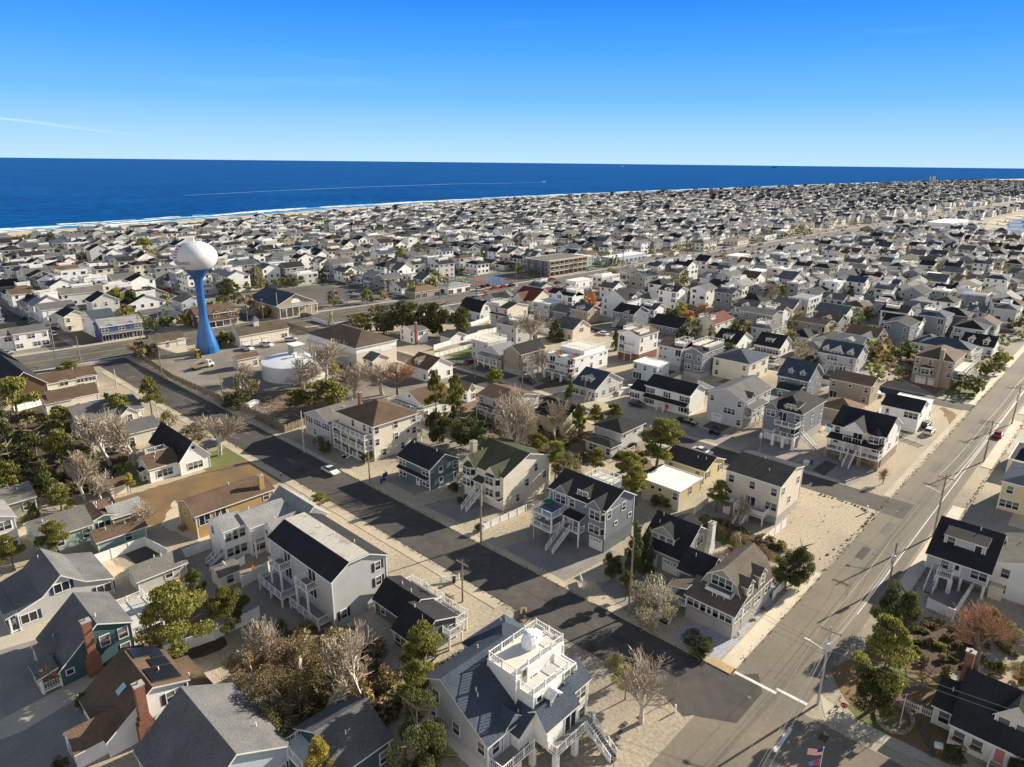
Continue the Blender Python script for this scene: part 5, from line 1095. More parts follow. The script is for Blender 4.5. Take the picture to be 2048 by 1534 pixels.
# (kind, base point / height / crown radius, label)
TR_=[
('pine',(26.4,84.4,12.3,5.8),'large yellow green pine leaning over the white vinyl fence'),
('pine',(32.7,85.0,7.8,3.8),'dense pine behind the biggest yellow green pine at lower left'),
('pine',(22.4,124.5,7.1,3.5),'small rounded pine above the brick chimney cottage, far left'),
('pine',(16.2,125.5,6.4,3.0),'pine at the left edge beside the mint cottage'),
('pine',(44.0,55.3,11.9,3.8),'tall pine between the slate twin gable cottage and the corner house'),
('pine',(40.0,51.6,10.6,3.2),'middle pine of the row left of the big corner house'),
('dark',(35.9,46.9,11.3,4.0),'dark juniper at the bottom edge left of the corner house'),
('yellow',(27.4,52.2,8.2,2.2),'bright yellow green young tree against the shaded roof at bottom'),
('brown',(34.6,68.9,6.1,5.1),'wide brown thicket behind the slate twin gable cottage'),
('brown',(29.9,65.4,7.2,5.0),'brown thicket left of the pale bare tree'),
('bush',(33.6,61.5,7.3,4.4),'olive green thicket under the pale bare tree'),
('brown',(40.3,68.3,4.7,4.3),'brown scrub right beside the apartment house end'),
('bush',(27.2,63.9,5.7,3.4),'olive scrub beside the pale shingle roof at the bottom'),
('bare',(38.3,60.4,10.7,3.8),'big pale bare tree with a spreading crown, bottom centre'),
('bare',(33.0,72.9,9.0,2.4),'twin trunk bare tree behind the tan shed'),
('brown',(29.0,72.3,7.4,3.4),'reddish brown leafed tree left of the thicket'),
('bare',(59.7,33.8,9.0,3.7),'bare tree alone on the pebble corner lot'),
('yellow',(61.4,37.3,5.3,1.7),'thin yellowing shrub tree against the bare corner tree'),
('bush',(63.0,40.0,5.6,1.8),'small bronze green shrub on the pebble corner lot'),
('grey',(76.3,42.1,9.2,4.6),'huge grey olive shrub beside the corner house stairs'),
('dark',(75.5,35.2,3.1,2.6),'low blue black spreading conifer in the pebble bed'),
('ever',(85.4,52.0,10.1,2.4),'slim open cedar beside the slate blue house'),
('ever',(88.1,51.3,7.9,1.8),'second slim cedar in front of the double garage'),
('dark',(81.1,53.4,5.5,2.0),'round dark shrub by the white mailbox fence'),
('pine',(78.7,49.1,5.3,1.7),'light green young pine beside the leaning pole'),
('pine',(120.9,69.9,13.3,6.7),'largest pine beside the charcoal hip roofed cottage'),
('pine',(109.6,69.6,9.4,4.0),'pine in front of the flat white roof cottage'),
('pine',(106.2,65.3,8.6,3.7),'pine at the corner of the roof deck of the slate blue house'),
('pine',(111.6,79.3,6.4,2.9),'small pine below the cottage side deck'),
('pine',(102.9,88.2,9.8,3.7),'leftmost pine behind the green roofed house'),
('pine',(101.0,81.7,10.6,3.6),'second pine behind the green roofed house'),
('bush',(101.0,78.4,9.4,3.5),'bronze leafed tree behind the slate blue house'),
('pine',(123.4,93.3,10.2,2.4),'narrow pine by the yellow gable house'),
('pine',(132.9,95.2,6.7,2.8),'small pine beside the side street, left one'),
('pine',(136.3,91.8,7.3,3.1),'small pine beside the side street, right one'),
('bare',(103.7,96.7,18.0,6.1),'tall grey bare tree behind the green roofed house'),
('bare',(103.5,93.1,16.9,3.8),'thinner bare tree beside the tall grey one'),
('bare',(120.8,98.1,10.9,4.2),'bare tree before the black roofed yellow house'),
('pine',(108.3,127.6,14.1,3.5),'left of two tall thin pines behind the inn'),
('pine',(108.6,119.8,14.7,3.7),'right of two tall thin pines behind the inn'),
('dark',(100.6,116.4,8.9,4.5),'dark juniper clump behind the wooden yard fence'),
('dark',(103.3,111.4,8.2,4.1),'second dark juniper behind the wooden yard fence'),
('ever',(104.1,106.3,7.5,3.5),'dark cedar below the bare trees'),
('pine',(137.0,135.2,6.9,3.8),'pine beside the small dead end street'),
('ever',(146.4,114.3,7.7,2.0),'slim dark cedar before the long grey cottage'),
('dark',(156.9,214.6,12.4,6.3),'leftmost of the dark trees by the boulevard'),
('dark',(163.6,211.6,12.9,6.8),'dark tree behind the small white chimney house'),
('dark',(167.1,204.6,14.2,7.2),'tallest of the dark trees by the boulevard'),
('dark',(171.3,198.2,14.1,6.7),'dark tree right of the tallest by the boulevard'),
('dark',(175.1,192.3,12.1,6.2),'rightmost of the dark trees by the boulevard'),
('pine',(151.0,220.4,8.5,5.8),'flat topped pine by the municipal hall'),
('pine',(92.2,151.6,9.7,7.2),'spreading pine on the scrap lot beside the round tank'),
('pine',(86.7,157.2,7.2,4.6),'low pine on the scrap lot nearest the street'),
('bare',(98.2,175.4,9.9,7.3),'bare tree in front of the round tank'),
('bare',(105.5,174.9,13.8,6.7),'pale bare tree between the round tank and the hall'),
('yellow',(109.8,177.6,7.1,3.0),'yellowing small tree by the hall wall'),
('bare',(104.0,156.9,11.7,5.9),'bare tree right of the spreading pine'),
('bare',(111.9,155.2,11.2,6.8),'bare tree behind the inn, before the light brown cape'),
('rbare',(114.9,152.1,11.2,5.0),'brownish bare tree beside the light brown cape'),
('bush',(82.3,178.7,8.0,4.9),'scrubby tree inside the tall wooden fence'),
('dark',(77.5,174.8,5.0,4.0),'low dark shrub inside the tall wooden fence'),
('bare',(87.7,192.6,6.2,4.5),'bare tree left of the round tank'),
('pine',(59.0,182.5,10.9,3.7),'tall pine at the asphalt street, left side'),
('pine',(51.7,182.2,8.6,3.8),'pine before the grey cross gable cottage'),
('ever',(50.7,188.2,7.5,2.5),'dark cedar before the grey cross gable cottage'),
('bush',(58.6,170.4,5.5,2.8),'grey green round bush by the asphalt street'),
('bush',(59.1,158.5,5.7,4.1),'olive shrub behind the dark parked car'),
('pine',(35.3,209.0,10.6,6.1),'broad bright pine at the left edge below the restaurant'),
('ever',(28.8,191.3,10.1,2.9),'cedar at the left edge below the broad pine'),
('pine',(39.5,185.1,7.7,3.6),'pine beside the white backyard fence'),
('dark',(30.9,172.7,8.3,4.4),'dark tree in the left wood'),
('dark',(25.5,167.2,8.0,4.7),'dark tree at the left edge of the wood'),
('pine',(33.6,166.2,8.2,3.8),'green pine in the middle of the left wood'),
('ever',(34.3,158.3,8.0,3.2),'cedar near the grey long house in the left wood'),
('pine',(21.9,154.6,8.0,3.9),'dark green pine behind the white left edge house'),
('ever',(27.9,153.1,7.6,3.2),'dense cedar above the fence posts'),
('ever',(33.8,147.1,8.7,3.7),'dark cedar beside the bare white tree'),
('pine',(27.2,140.6,5.7,3.3),'small dark pine beside the grey garden pavilion'),
('ever',(22.7,141.1,4.6,2.3),'low cedar beside the mint cottage'),
('bare',(32.1,144.3,10.1,3.4),'leaning white bare tree in the left wood'),
('bare',(41.2,158.5,12.8,4.9),'white bare tree in front of the long ranch house, left one'),
('bare',(44.8,154.8,12.8,4.9),'white bare tree in front of the long ranch house, right one'),
('bare',(34.1,140.7,6.4,2.9),'small white bare tree bent over the shed'),
('bare',(60.3,146.8,9.7,5.6),'white bare tree on the green lawn by the asphalt street'),
('bare',(35.5,124.1,6.5,2.5),'little bare tree on the dry lawn'),
('yellow',(39.5,141.3,4.4,1.4),'thin yellowing tree beside the small cream shed'),
('brown',(32.0,98.4,4.0,1.9),'rounded shrub between the garage and the barrel shed'),
('pine',(32.5,94.3,6.9,1.7),'narrow pine behind the vinyl fence corner'),
('pine',(62.4,108.7,3.2,2.2),'small pine on the verge beside the asphalt street'),
('rbare',(12.5,90.6,3.8,1.3),'thin bare shrub in the cottage front bed'),
('dark',(13.9,83.2,3.3,1.0),'round clipped dark bush by the brown roofed cottage'),
('dark',(9.9,75.9,2.1,1.1),'round clipped dark bush at the bottom left'),
('dark',(13.1,115.3,2.2,1.1),'dark bush by the white porch corner'),
('dark',(99.0,16.2,8.3,3.7),'dark windswept juniper at the sidewalk, right side'),
('pine',(82.5,14.0,12.9,4.3),'big green pine leaning over the corner garden'),
('dark',(81.0,14.4,6.7,3.4),'dark lower part of the corner garden pine cluster'),
('rbare',(98.4,6.5,10.5,4.3),'large reddish bare shrub tree behind the cape cottage'),
('yellow',(108.1,6.8,4.6,1.8),'yellow leafed tree beside the wooden deck'),
('bush',(106.5,3.8,4.9,2.4),'pale green shrub at the right edge'),
('bush',(99.0,1.9,4.7,1.9),'green shrub behind the cape cottage roof'),
('orange',(99.4,1.4,2.0,1.6),'red leafed shrub at the right edge'),
('rbare',(84.4,12.1,1.9,1.1),'small bare shrub in the flagpole bed'),
('dark',(78.4,5.0,3.0,1.5),'clipped round bush beside the pink door steps'),
('dark',(81.2,-0.5,3.5,1.6),'round bush right of the pink door steps'),
('dark',(102.0,31.8,7.6,3.2),'dense dark shrub at the end of the sidewalk, rear one'),
('dark',(98.6,32.4,6.7,2.7),'dense dark shrub at the end of the sidewalk, front one'),
('brown',(103.3,37.7,3.4,2.9),'brown bramble behind the corner garden'),
('bush',(104.8,42.9,3.8,2.2),'vine shrub along the garden fence'),
('brown',(106.9,46.8,2.6,2.0),'brown vine shrub in the middle of the garden fence'),
('pine',(114.5,52.5,6.7,2.9),'small pine in the beige house yard'),
('bare',(113.0,47.1,6.7,1.9),'thin bare tree in the beige house yard'),
('dark',(111.3,60.1,2.7,2.9),'low shrub beside the yellow raised cottage'),
('dark',(108.8,61.2,2.7,2.4),'low shrub between two cottages'),
('rbare',(151.1,33.1,3.7,1.3),'small bare tree ringed by stones on the pebble corner'),
('dark',(77.1,80.0,2.0,1.1),'little bush beside the pole on the street edge'),
('dark',(84.6,95.1,2.6,1.5),'shrub at the side of the teal house'),
('dark',(83.1,90.5,1.6,1.4),'low shrub in the cream house gravel bed'),
('bush',(78.9,136.2,2.5,2.1),'green shrub in front of the mossy roof cottage'),
('dark',(77.7,131.1,3.1,1.7),'dark shrub beside the mossy roof cottage door'),
('dark',(81.3,119.6,2.4,1.8),'shrub beside the inn steps'),
('brown',(59.4,68.3,1.3,1.3),'brown shrub inside the curved mulch bed'),
('brown',(57.6,68.3,1.8,1.1),'second brown shrub in the curved mulch bed'),
('bare',(185.4,162.8,12.2,6.9),'large spreading bare tree behind the long white fence'),
('bare',(159.4,135.5,9.0,3.9),'bare tree before the taupe house'),
('ever',(197.4,161.5,8.3,4.2),'dark cedar left of the beige gable cottage'),
('ever',(201.3,137.1,8.3,2.2),'slim cedar beside the tall narrow white house'),
('orange',(254.1,187.6,7.7,3.2),'orange leafed tree by the long white fence'),
('dark',(245.0,185.5,6.8,3.4),'dark tree beside the orange leafed one'),
('dark',(252.1,143.7,7.4,4.7),'dark green tree behind the long slate cottage'),
('orange',(256.9,139.0,6.4,2.5),'orange tree beside the cream modern house'),
('yellow',(263.3,146.2,7.6,2.7),'pale yellow tree above the slate cottage'),
('rbare',(279.5,144.7,5.6,5.6),'reddish bare tree behind the cream modern house'),
('bare',(314.5,198.9,13.2,9.3),'big bare tree beside the boulevard'),
('yellow',(311.7,223.1,6.1,4.1),'yellow tree right of the lifeguard building'),
('bare',(322.4,134.9,10.8,6.0),'bare tree in the distant middle block'),
('pine',(253.6,95.7,5.7,2.1),'small dark tree by the taupe balcony house'),
('bush',(250.5,61.0,5.2,3.0),'olive shrub beside the white fence and boats'),
('orange',(236.0,238.8,3.9,1.7),'orange tree right of the crossing signal'),
('orange',(236.8,234.4,3.9,1.7),'orange tree before the town hall, left one'),
('orange',(240.0,231.4,4.2,1.9),'orange tree before the town hall, right one'),
('pine',(55.7,238.9,4.5,3.7),'low wide pine at the boulevard corner'),
('rbare',(78.0,247.7,5.2,3.0),'dark bare shrub beside the service building'),
('dark',(73.4,351.4,8.7,3.2),'dark round tree left of the cream boulevard houses'),
('pine',(98.1,323.2,11.5,4.3),'tall pine behind the navy shop, left one'),
('dark',(102.6,316.0,11.2,4.8),'dark tree behind the navy shop, right one'),
('dark',(103.4,419.8,9.7,7.2),'wide dark tree among the far left cottages'),
('pine',(164.7,480.0,15.9,9.6),'big pine above the long white cottage near the beach'),
('dark',(150.3,335.3,8.7,6.2),'round shrub beside the pharmacy'),
('bush',(173.0,343.4,11.8,2.9),'tree beside the tall far cottages'),
('dark',(300.1,448.1,9.2,5.6),'dark far tree, left of a pair near the ocean blocks'),
('dark',(307.0,441.9,10.4,6.6),'dark far tree, right of a pair near the ocean blocks'),
('pine',(285.5,369.1,9.8,5.8),'pine in the ocean side blocks beside a flat roof house'),
('dark',(336.2,415.7,6.7,5.7),'dark tree beside the far stepped houses'),
('dark',(141.7,590.3,13.5,4.5),'dark tree close to the beach at far left'),
]
for i in range(9): TR_.append(('ever',(258+i*5.6,308+(i%3)*1.2,5.5,2.0),NTH[i]+' conifer from the left in the hedge row'))
for i in range(8): TR_.append(('pine',(156+i*5.2,333+(i%2)*1.5,5.2,2.6),NTH[i]+' bushy tree from the left in the tree row'))
for k,t,l in TR_: tree(k,t,l,'trees and shrubs' if not l.endswith(' row') else ('hedge row behind the courts' if k=='ever' else 'tree row behind the car park'))
# ---------------- vehicles ----------------
def paint(n,c): return mat('car_paint_'+n,c,.25,0,1,spec=.6)
CP={'white':(.68,.68,.67),'black':(.012,.012,.014),'blue':(.02,.04,.11),'red':(.33,.015,.02),'silver':(.4,.41,.42),'grey':(.12,.125,.13),'dark':(.03,.033,.045),'yellow':(.6,.35,.02)}
TYRE=mat('tyre_rubber',(.015,.015,.015),.85); RIM=mat('wheel_rim',(.4,.4,.42),.35,metal=.8); LAMP=mat('head_lamp_glass',(.7,.7,.68),.15); TAIL=mat('tail_lamp_glass',(.4,.01,.01),.2)
CM={}
def car(kind,col,x,y,rz,label,group='cars parked around the town',cat=None):
    k=(kind,col)
    root=thing({'sedan':'parked_car','suv':'parked_suv','pickup':'pickup_truck'}[kind],label,cat or {'sedan':'car','suv':'car','pickup':'pickup truck'}[kind],(x,y,0.03),rz,group)
    if k not in CM:
        P=paint(col,CP[col]); W_=.9; L=2.35 if kind!='pickup' else 2.8
        lo={'sedan':[(-L,.35),(-L,.85),(-1.75,.98),(1.15,.92),(L-.1,.72),(L,.4)],'suv':[(-L,.4),(-L,1.05),(-2.2,1.1),(1.2,1.08),(L-.1,.92),(L,.45)],'pickup':[(-L,.5),(-L,1.1),(-L+.1,1.12),(1.4,1.15),(L-.1,1.05),(L,.5)]}[kind]
        up={'sedan':[(-1.75,.97),(-1.05,1.38),(.15,1.42),(1.05,.93)],'suv':[(-2.25,1.09),(-1.95,1.68),(.3,1.72),(1.15,1.08)],'pickup':[(-.75,1.13),(-.6,1.75),(.75,1.78),(1.45,1.14)]}[kind]
        def ext(mb,pr,w0,w1,m,top=None):
            n=len(pr); z0=min(z for _,z in pr); z1=max(z for _,z in pr)
            ww=lambda z:w0+(w1-w0)*(z-z0)/(z1-z0)
            A=[(a,-ww(z),z) for a,z in pr]; B=[(a,ww(z),z) for a,z in pr]
            mb.poly(A[::-1] if pr[0][0]<pr[-1][0] else A,m); mb.poly(B,m)
            for i in range(n): 
                j=(i+1)%n; mb.poly([A[i],A[j],B[j],B[i]],top if (top and z1-pr[i][1]<.06 and z1-pr[j][1]<.06) else m)
        b=MB(); ext(b,lo,.88,.9,P); g=MB(); ext(g,up,.82,.68,GLASS,P)
        # roof panel
        xs=[a for a,z in up if z>up[1][1]-.05]; rp=MB(); rp.slab([(up[1][0],-.67,up[1][1]+.02),(up[2][0],-.67,up[2][1]+.02),(up[2][0],.67,up[2][1]+.02),(up[1][0],.67,up[1][1]+.02)],.06,P,P)
        parts=[('body',b.mesh('body')),('windows',g.mesh('windows')),('roof_panel',rp.mesh('roof_panel'))]
        if kind=='pickup':
            q=MB(); q.box(-L+.15,-.85,-.75,.75,1.10,1.16,mat('truck_bed',(.03,.03,.03),.8)); parts.append(('truck_bed',q.mesh('truck_bed')))
        t=MB(); t.tube((0,-.11,0),(0,.11,0),.33,.33,TYRE,16); rm=MB(); rm.tube((0,-.12,0),(0,.12,0),.19,.19,RIM,10)
        hl=MB(); hl.box(-.05,.03,-.16,.16,-.08,.08,LAMP); tl=MB(); tl.box(-.03,.05,-.14,.14,-.09,.09,TAIL)
        CM[k]=(parts,t.mesh('tyre'),rm.mesh('rim'),hl.mesh('headlight'),tl.mesh('tail_light'),L,lo)
    parts,t,rm,hl,tl,L,lo=CM[k]
    for n,m in parts: o=bpy.data.objects.new(n,m); link(o,root)
    for a in (-L*.62,L*.62):
        for s in (-.82,.82):
            wl=bpy.data.objects.new('wheel',t); link(wl,root); wl.location=(a,s,.33); r=bpy.data.objects.new('rim',rm); link(r,wl)
    for s in (-.62,.62):
        o=bpy.data.objects.new('headlight',hl); link(o,root); o.location=(L-.02,s,lo[-2][1]-.1)
        o=bpy.data.objects.new('tail_light',tl); link(o,root); o.location=(-L,s,lo[1][1]-.15)
    return root
P2=math.pi/2
for a in [('sedan','white',72.6,120.8,-P2,'white sedan parked on the shaded asphalt street before the inn'),
('sedan','white',138.6,68.5,-P2,'white sedan on the side street behind the ochre cottage'),
('suv','dark',60.8,152.6,.15,'dark blue minivan beside the white bare tree and green lawn'),
('suv','black',46.4,165.0,.3,'black car in the shade of the long white ranch house'),
('suv','white',190.6,33.6,0,'white sport utility car by the plain raised white house'),('suv','dark',195.3,35.6,0,'dark sport utility car behind the white one by the raised house'),
('suv','black',191.5,38.2,0,'black car furthest from the street by the raised white house'),
('sedan','red',200.5,20.6,0,'red sedan parked on the right side of the cross street'),
('pickup','white',108.3,229.0,-P2+.2,'white utility pickup before the first garage door'),('pickup','white',115.6,229.0,-P2+.3,'white pickup with black bed before the middle garage door'),('suv','white',125.6,229.4,-.5,'white van by the last garage door'),
('pickup','white',112,205,.1,'white pickup behind the small pump house'),
('pickup','black',153.2,80.8,-P2,'black pickup in the drive of the white colonial'),('suv','dark',155.4,97.5,-P2,'dark car under the pines by the white colonial'),
('pickup','dark',149.8,133.2,-P2,'dark pickup on the dead end street by the taupe house'),
('sedan','red',152.0,161.5,.3,'red sedan by the grey cottage and green lawn'),('suv','silver',213,53,-P2,'silver car beside the taupe house bump outs'),
('sedan','dark',297,243,.0,'dark car driving on the boulevard before the courts'),('sedan','red',290,226,P2,'red sedan beside the lifeguard building'),('sedan','red',456,250,0,'red car on the boulevard near the boat covers'),
('sedan','silver',180,278,P2,'silver car at the pharmacy drive'),('suv','dark',152,263,0,'dark sport utility car beside the pharmacy entrance'),
('sedan','dark',192,285,0,'dark car in the pharmacy car park, nearer one'),('sedan','silver',196,291,0,'silver car in the pharmacy car park, further one'),
('sedan','white',240,247,0.02,'white car waiting at the boulevard crossing'),('suv','silver',250,257,0.0,'silver car by the kerb before the courts'),
('sedan','dark',258,263,P2,'dark car parked nearest the courts'),('sedan','black',262,263.5,P2,'black car parked second nearest the courts'),
('sedan','white',247,268,P2,'white car in the lot between snack bar and courts'),('suv','blue',243,272,P2,'blue car in the lot between snack bar and courts'),
('sedan','grey',63,292,P2,'grey sedan on the street beside the navy shop'),('suv','white',67,300,P2,'white car on the street beside the cream house'),
('sedan','dark',70,310,P2,'dark sedan further up the street by the navy shop'),('suv','dark',92,270.5,0,'dark car parked at the end of the navy shop'),('sedan','silver',48,280,0,'silver sedan before the white motel')]: car(*a)
# dump truck, backhoe
t=thing('dump_truck','white cab truck with dark flat body in the service yard','truck',(87.5,217.6,0),.15,'yard machines')
g=MB(); g.box(1.6,3.6,-1,1,.6,1.5,CP and paint('white',CP['white'])); g.box(1.6,2.8,-.95,.95,1.5,2.4,paint('white',CP['white'])); g.build('cab',t)
g=MB(); g.box(2.81,2.84,-.8,.8,1.6,2.3,GLASS); g.box(1.9,2.6,-.98,-.955,1.6,2.25,GLASS); g.build('windows',t)
g=MB(); g.box(-3.4,1.4,-1.1,1.1,.8,1.05,WOOD); g.box(-3.4,1.4,-1.1,-1.0,1.05,1.7,WOOD); g.box(-3.4,1.4,1.0,1.1,1.05,1.7,WOOD); g.build('truck_bed',t)
for a in (-2.6,-1.5,2.7):
    for s in (-1,1): g=MB(); g.tube((0,-.15,0),(0,.15,0),.48,.48,TYRE,14); g.build('wheel',t,(a,s*.95,.48))
t=thing('backhoe','yellow backhoe loader parked behind the service building','backhoe',(92,231.5,0),1.2,'yard machines')
yel=mat('machine_yellow',(.5,.32,.03),.5); g=MB(); g.box(-1.2,1.6,-.6,.6,.7,1.5,yel); g.build('body',t); g=MB(); g.box(-.9,.5,-.65,.65,1.5,2.6,GLASS); g.box(-1,.6,-.7,.7,2.6,2.75,yel); g.build('cab',t)
g=MB(); g.beam((-1.2,0,1),(-2.6,0,3),.25,.3,yel); g.beam((-2.6,0,3),(-3.6,0,1),.2,.25,yel); g.box(-4,-3.4,-.4,.4,.4,1,yel); g.build('digging_arm',t); g=MB(); g.beam((1.6,0,1),(2.6,0,.5),.8,.15,yel); g.box(2.5,3.1,-1.1,1.1,.1,.9,yel); g.build('loader_bucket',t)
for a,r in ((-.9,.65),(1.2,.45)):
    for s in (-1,1): g=MB(); g.tube((0,-.2,0),(0,.2,0),r,r,TYRE,14); g.build('wheel',t,(a,s*.8,r))
# golf buggy and trailers
t=thing('beach_buggy','small black open buggy on the grey drive','buggy',(151.7,72.2,0),-1.4)
g=MB(); g.box(-1.3,1.3,-.6,.6,.35,.75,paint('black',CP['black'])); g.box(-1.3,-.4,-.55,.55,.75,1.1,paint('black',CP['black'])); g.build('body',t); g=MB()
for a in ((-.6,-.55),(-.6,.55),(.6,-.55),(.6,.55)): g.beam((a[0],a[1],.7),(a[0],a[1],1.8),.06,.06,TYRE)
g.box(-.7,.7,-.6,.6,1.8,1.85,TYRE); g.build('roll_cage',t)
for a in (-.9,.9):
    for s in (-1,1): g=MB(); g.tube((0,-.12,0),(0,.12,0),.32,.32,TYRE,12); g.build('wheel',t,(a,s*.65,.32))
for i,(x,y,c,l) in enumerate([(77.6,109.0,(.03,.05,.3),'motorbike under a blue cover on the pebble verge'),(79.4,110.6,(.05,.05,.06),'black motorbike beside the blue covered one')]):
    t=thing('motorbike',l,'motorbike',(x,y,0),.5,'motorbikes on the pebble verge'); m=mat('bike_cover_%s'%('blue' if i==0 else 'black'),c,.7); g=MB(); g.box(-.8,.8,-.22,.22,.45,.85,m); g.box(-.9,.1,-.25,.25,.85,1.0,m); g.beam((.5,-.4,1.1),(.5,.4,1.1),.06,.06,m); g.beam((.7,0,.4),(.5,0,1.1),.08,.08,m); g.build('body',t)
    for a in (-.75,.75): g=MB(); g.tube((0,-.07,0),(0,.07,0),.32,.32,TYRE,12); g.build('wheel',t,(a,0,.32))
# ---------------- poles, wires, signs ----------------
POLEW=mat('pole_wood',(.24,.19,.13),.9,.2,2,.2,8); POLEC=mat('pole_concrete',(.42,.43,.40),.8,.1,2)
WTIP={}
def pole(p,label,kind='wood',arms=1,lamp=False,trans=False,rz=0,group='utility poles',extra=0):
    x,y,h=p; t=thing('utility_pole',label,'utility pole',(x,y,0),rz,group); g=MB(); g.tube((0,0,-.1),(0,0,h),.17,.11,POLEW if kind=='wood' else POLEC,8); g.build('pole',t)
    if arms:
        for i in range(arms):
            g=MB(); z=h-.6-1.1*i; g.beam((0,-1.3,z),(0,1.3,z),.11,.14,POLEW)
            for q in (-1.15,-.5,.5,1.15): g.tube((0,q,z+.05),(0,q,z+.28),.05,.04,METAL,5)
            g.build('crossarm',t)
    if trans: g=MB(); g.tube((-.35,.0,h-3.2),(-.35,0,h-2.1),.3,.3,mat('transformer_grey',(.5,.52,.53),.5),10); g.build('transformer',t)
    if lamp: g=MB(); g.beam((0,.1,h-3.6),(0,2.2,h-3.1),.06,.06,METAL); g.box(-.15,.15,2.1,2.75,h-3.2,h-3.05,mat('lamp_head',(.6,.6,.6),.5)); g.build('lamp_arm',t)
    return t
POL=[((77.5,19.5,11.4),'concrete pole with transformer and lamp at the corner sidewalk','c',1,True,True),
((111.6,20.9,7.7),'short dark pole with round transformer before the grey raised cottage','w',0,False,True),
((134.0,19.7,12.2),'tall brown pole with crossarm in front of the grey raised cottage','w',1,True,False),
((179.8,20.0,10.1),'pole with yellow tag opposite the yellow house','w',1,False,False),
((213.5,19.7,10.5),'furthest large pole along the cross street at the right edge','w',1,False,True),
((75.7,46.5,13.2),'slim dark pole at the sidewalk beside the olive shrub','w',0,False,False),
((74.9,76.9,10.6),'weathered pole before the slate blue house fence','w',0,False,False),
((61.1,66.8,7.3),'short pole with a small crossarm beside the white deck fence','w',1,False,False),
((75.0,109.9,9.5),'dark thin pole beside the covered motorbikes','w',0,False,False),
((74.4,134.4,10.2),'pale pole before the mossy roof cottage','c',0,False,False),
((74.4,174.5,10.2),'thin pole along the long wooden fence, nearer one','w',0,False,False),
((74.2,215.3,11.8),'thin pole along the long wooden fence, farther one','w',0,False,False),
((61.1,214.6,5.8),'white light post beside the cream brown roof cottage','c',0,False,False),
((59.1,178.8,4.6),'white post beside the olive bush and asphalt street','c',0,False,False),
((145.3,57.9,8.3),'yellowish pole with transformer behind the tall beige house','w',0,False,True),
((141.7,147.9,8.4),'pole beside the small street by the low brown cottage','w',0,False,False),
((145.1,131.1,9.6),'pole at the drive of the taupe house','w',0,False,False),
((147.4,109.7,8.2),'pole with small arm before the long grey cottage','w',1,False,False),
((228.5,65.1,7.6),'pole before the grey house with navy roof','w',0,False,False),
((283.5,88.3,10.1),'pole beside the white two storey colonial','w',0,False,False),
((305.0,55.8,6.4),'pole near the white twin gable house','w',0,False,False),
((267.6,31.6,7.6),'thin pole leaning at the far corner lawn','w',0,False,False),
((61.6,277.8,13.4),'tall boulevard pole at the far left crossing','w',2,False,True),
((54.5,247.7,11.8),'pale pole at the boulevard corner beside the wide pine','c',0,False,False),
((62.1,250.6,9.2),'pole at the crosswalk end of the asphalt street','w',0,False,False),
((80.2,247.3,14.4),'tall leaning pole beside the service building','w',2,False,False),
((97.8,279.5,8.9),'dark thin pole behind the service building','w',0,False,False),
((128.3,268.1,13.8),'pole right of the water tower, first','w',2,False,True),
((135.1,268.0,9.5),'pole right of the water tower, second','w',1,False,False),
((141.9,268.1,11.1),'pole before the pharmacy corner','c',0,False,False),
((151.5,241.7,7.2),'pole with transformers behind the municipal hall','c',0,False,True),
((161.1,245.5,5.3),'dark thin pole beside the curb behind the hall','w',0,False,False),
((176.4,251.9,12.9),'pole between the hall and the dark trees','w',1,False,False),
((178.0,280.4,7.3),'white light post in the pharmacy lot','c',0,False,False),
((181.5,275.4,12.9),'tall pole at the pharmacy lot edge','w',1,False,False),
((220.9,255.0,12.3),'pole before the snack bar','w',0,False,False),
((213.6,271.2,12.9),'pole before the mini golf course','w',0,False,False),
((252.7,245.5,12.5),'pole before the parked cars near the courts','w',0,False,False),
((288.0,266.3,11.6),'pole at the sport courts, left one','w',0,False,False),
((306.6,263.6,13.9),'pole at the sport courts, right one','w',0,False,False),
((287.4,241.6,13.8),'tall pole on the near kerb of the boulevard by the town hall','w',0,False,False),
((369.0,260.8,14.3),'pole before the apartment block end','w',0,False,False),
((354.9,239.5,14.2),'pole on the near kerb by the pale snack stand','w',0,False,False)]
for (p,l,k,a,lm,tr) in POL: pole((p[0],p[1],min(p[2],15)),l,'wood' if k=='w' else 'c',a,lm,tr)
for i in range(22):
    x=380+i*45; pole((x,bl(x)-2.2 if i%2 else bl(x)+BLW+1.5,11.5),NTH[i]+' pole from the left in the long line along the far boulevard','wood',1 if i%2 else 0,group='poles along the far boulevard')
for i in range(8):
    x=275+i*40; pole((x,20.2-1.2,11),NTH[i]+' pole in the far line along the cross street, counted from the nearest','wood',1,group='far poles along the cross street')
WIRE=mat('wire_black',(.03,.03,.032),.6); WIREL=mat('wire_pale',(.45,.43,.4),.5)
def wire(a,b,sag,label,mt=None,r=.022,off=((0,0),),cat='power line',group='power lines'):
    g=MB()
    for (oy,oz) in off:
        pa=Vector(a)+Vector((0,oy,oz)); pb=Vector(b)+Vector((0,oy,oz)); n=14; pr=pa
        for i in range(1,n+1):
            t=i/n; q=pa.lerp(pb,t); q.z-=sag*4*t*(1-t); g.tube(pr,q,r,r,mt or WIRE,3,False); pr=q
    return tag(g.build('power_line'),label,cat,group)
BP=[(30,16,11.5)]+[(POL[i][0][0],POL[i][0][1],POL[i][0][2]) for i in (0,1,2,3,4)]+[(275,19,11),(315,19,11)]
NMW=['from the bottom edge to the concrete corner pole','from the corner pole to the short transformer pole','from the short transformer pole to the tall brown pole','from the tall brown pole to the yellow tagged pole','from the yellow tagged pole to the next pole','from the furthest large pole to the right edge','in the far line by the right edge']
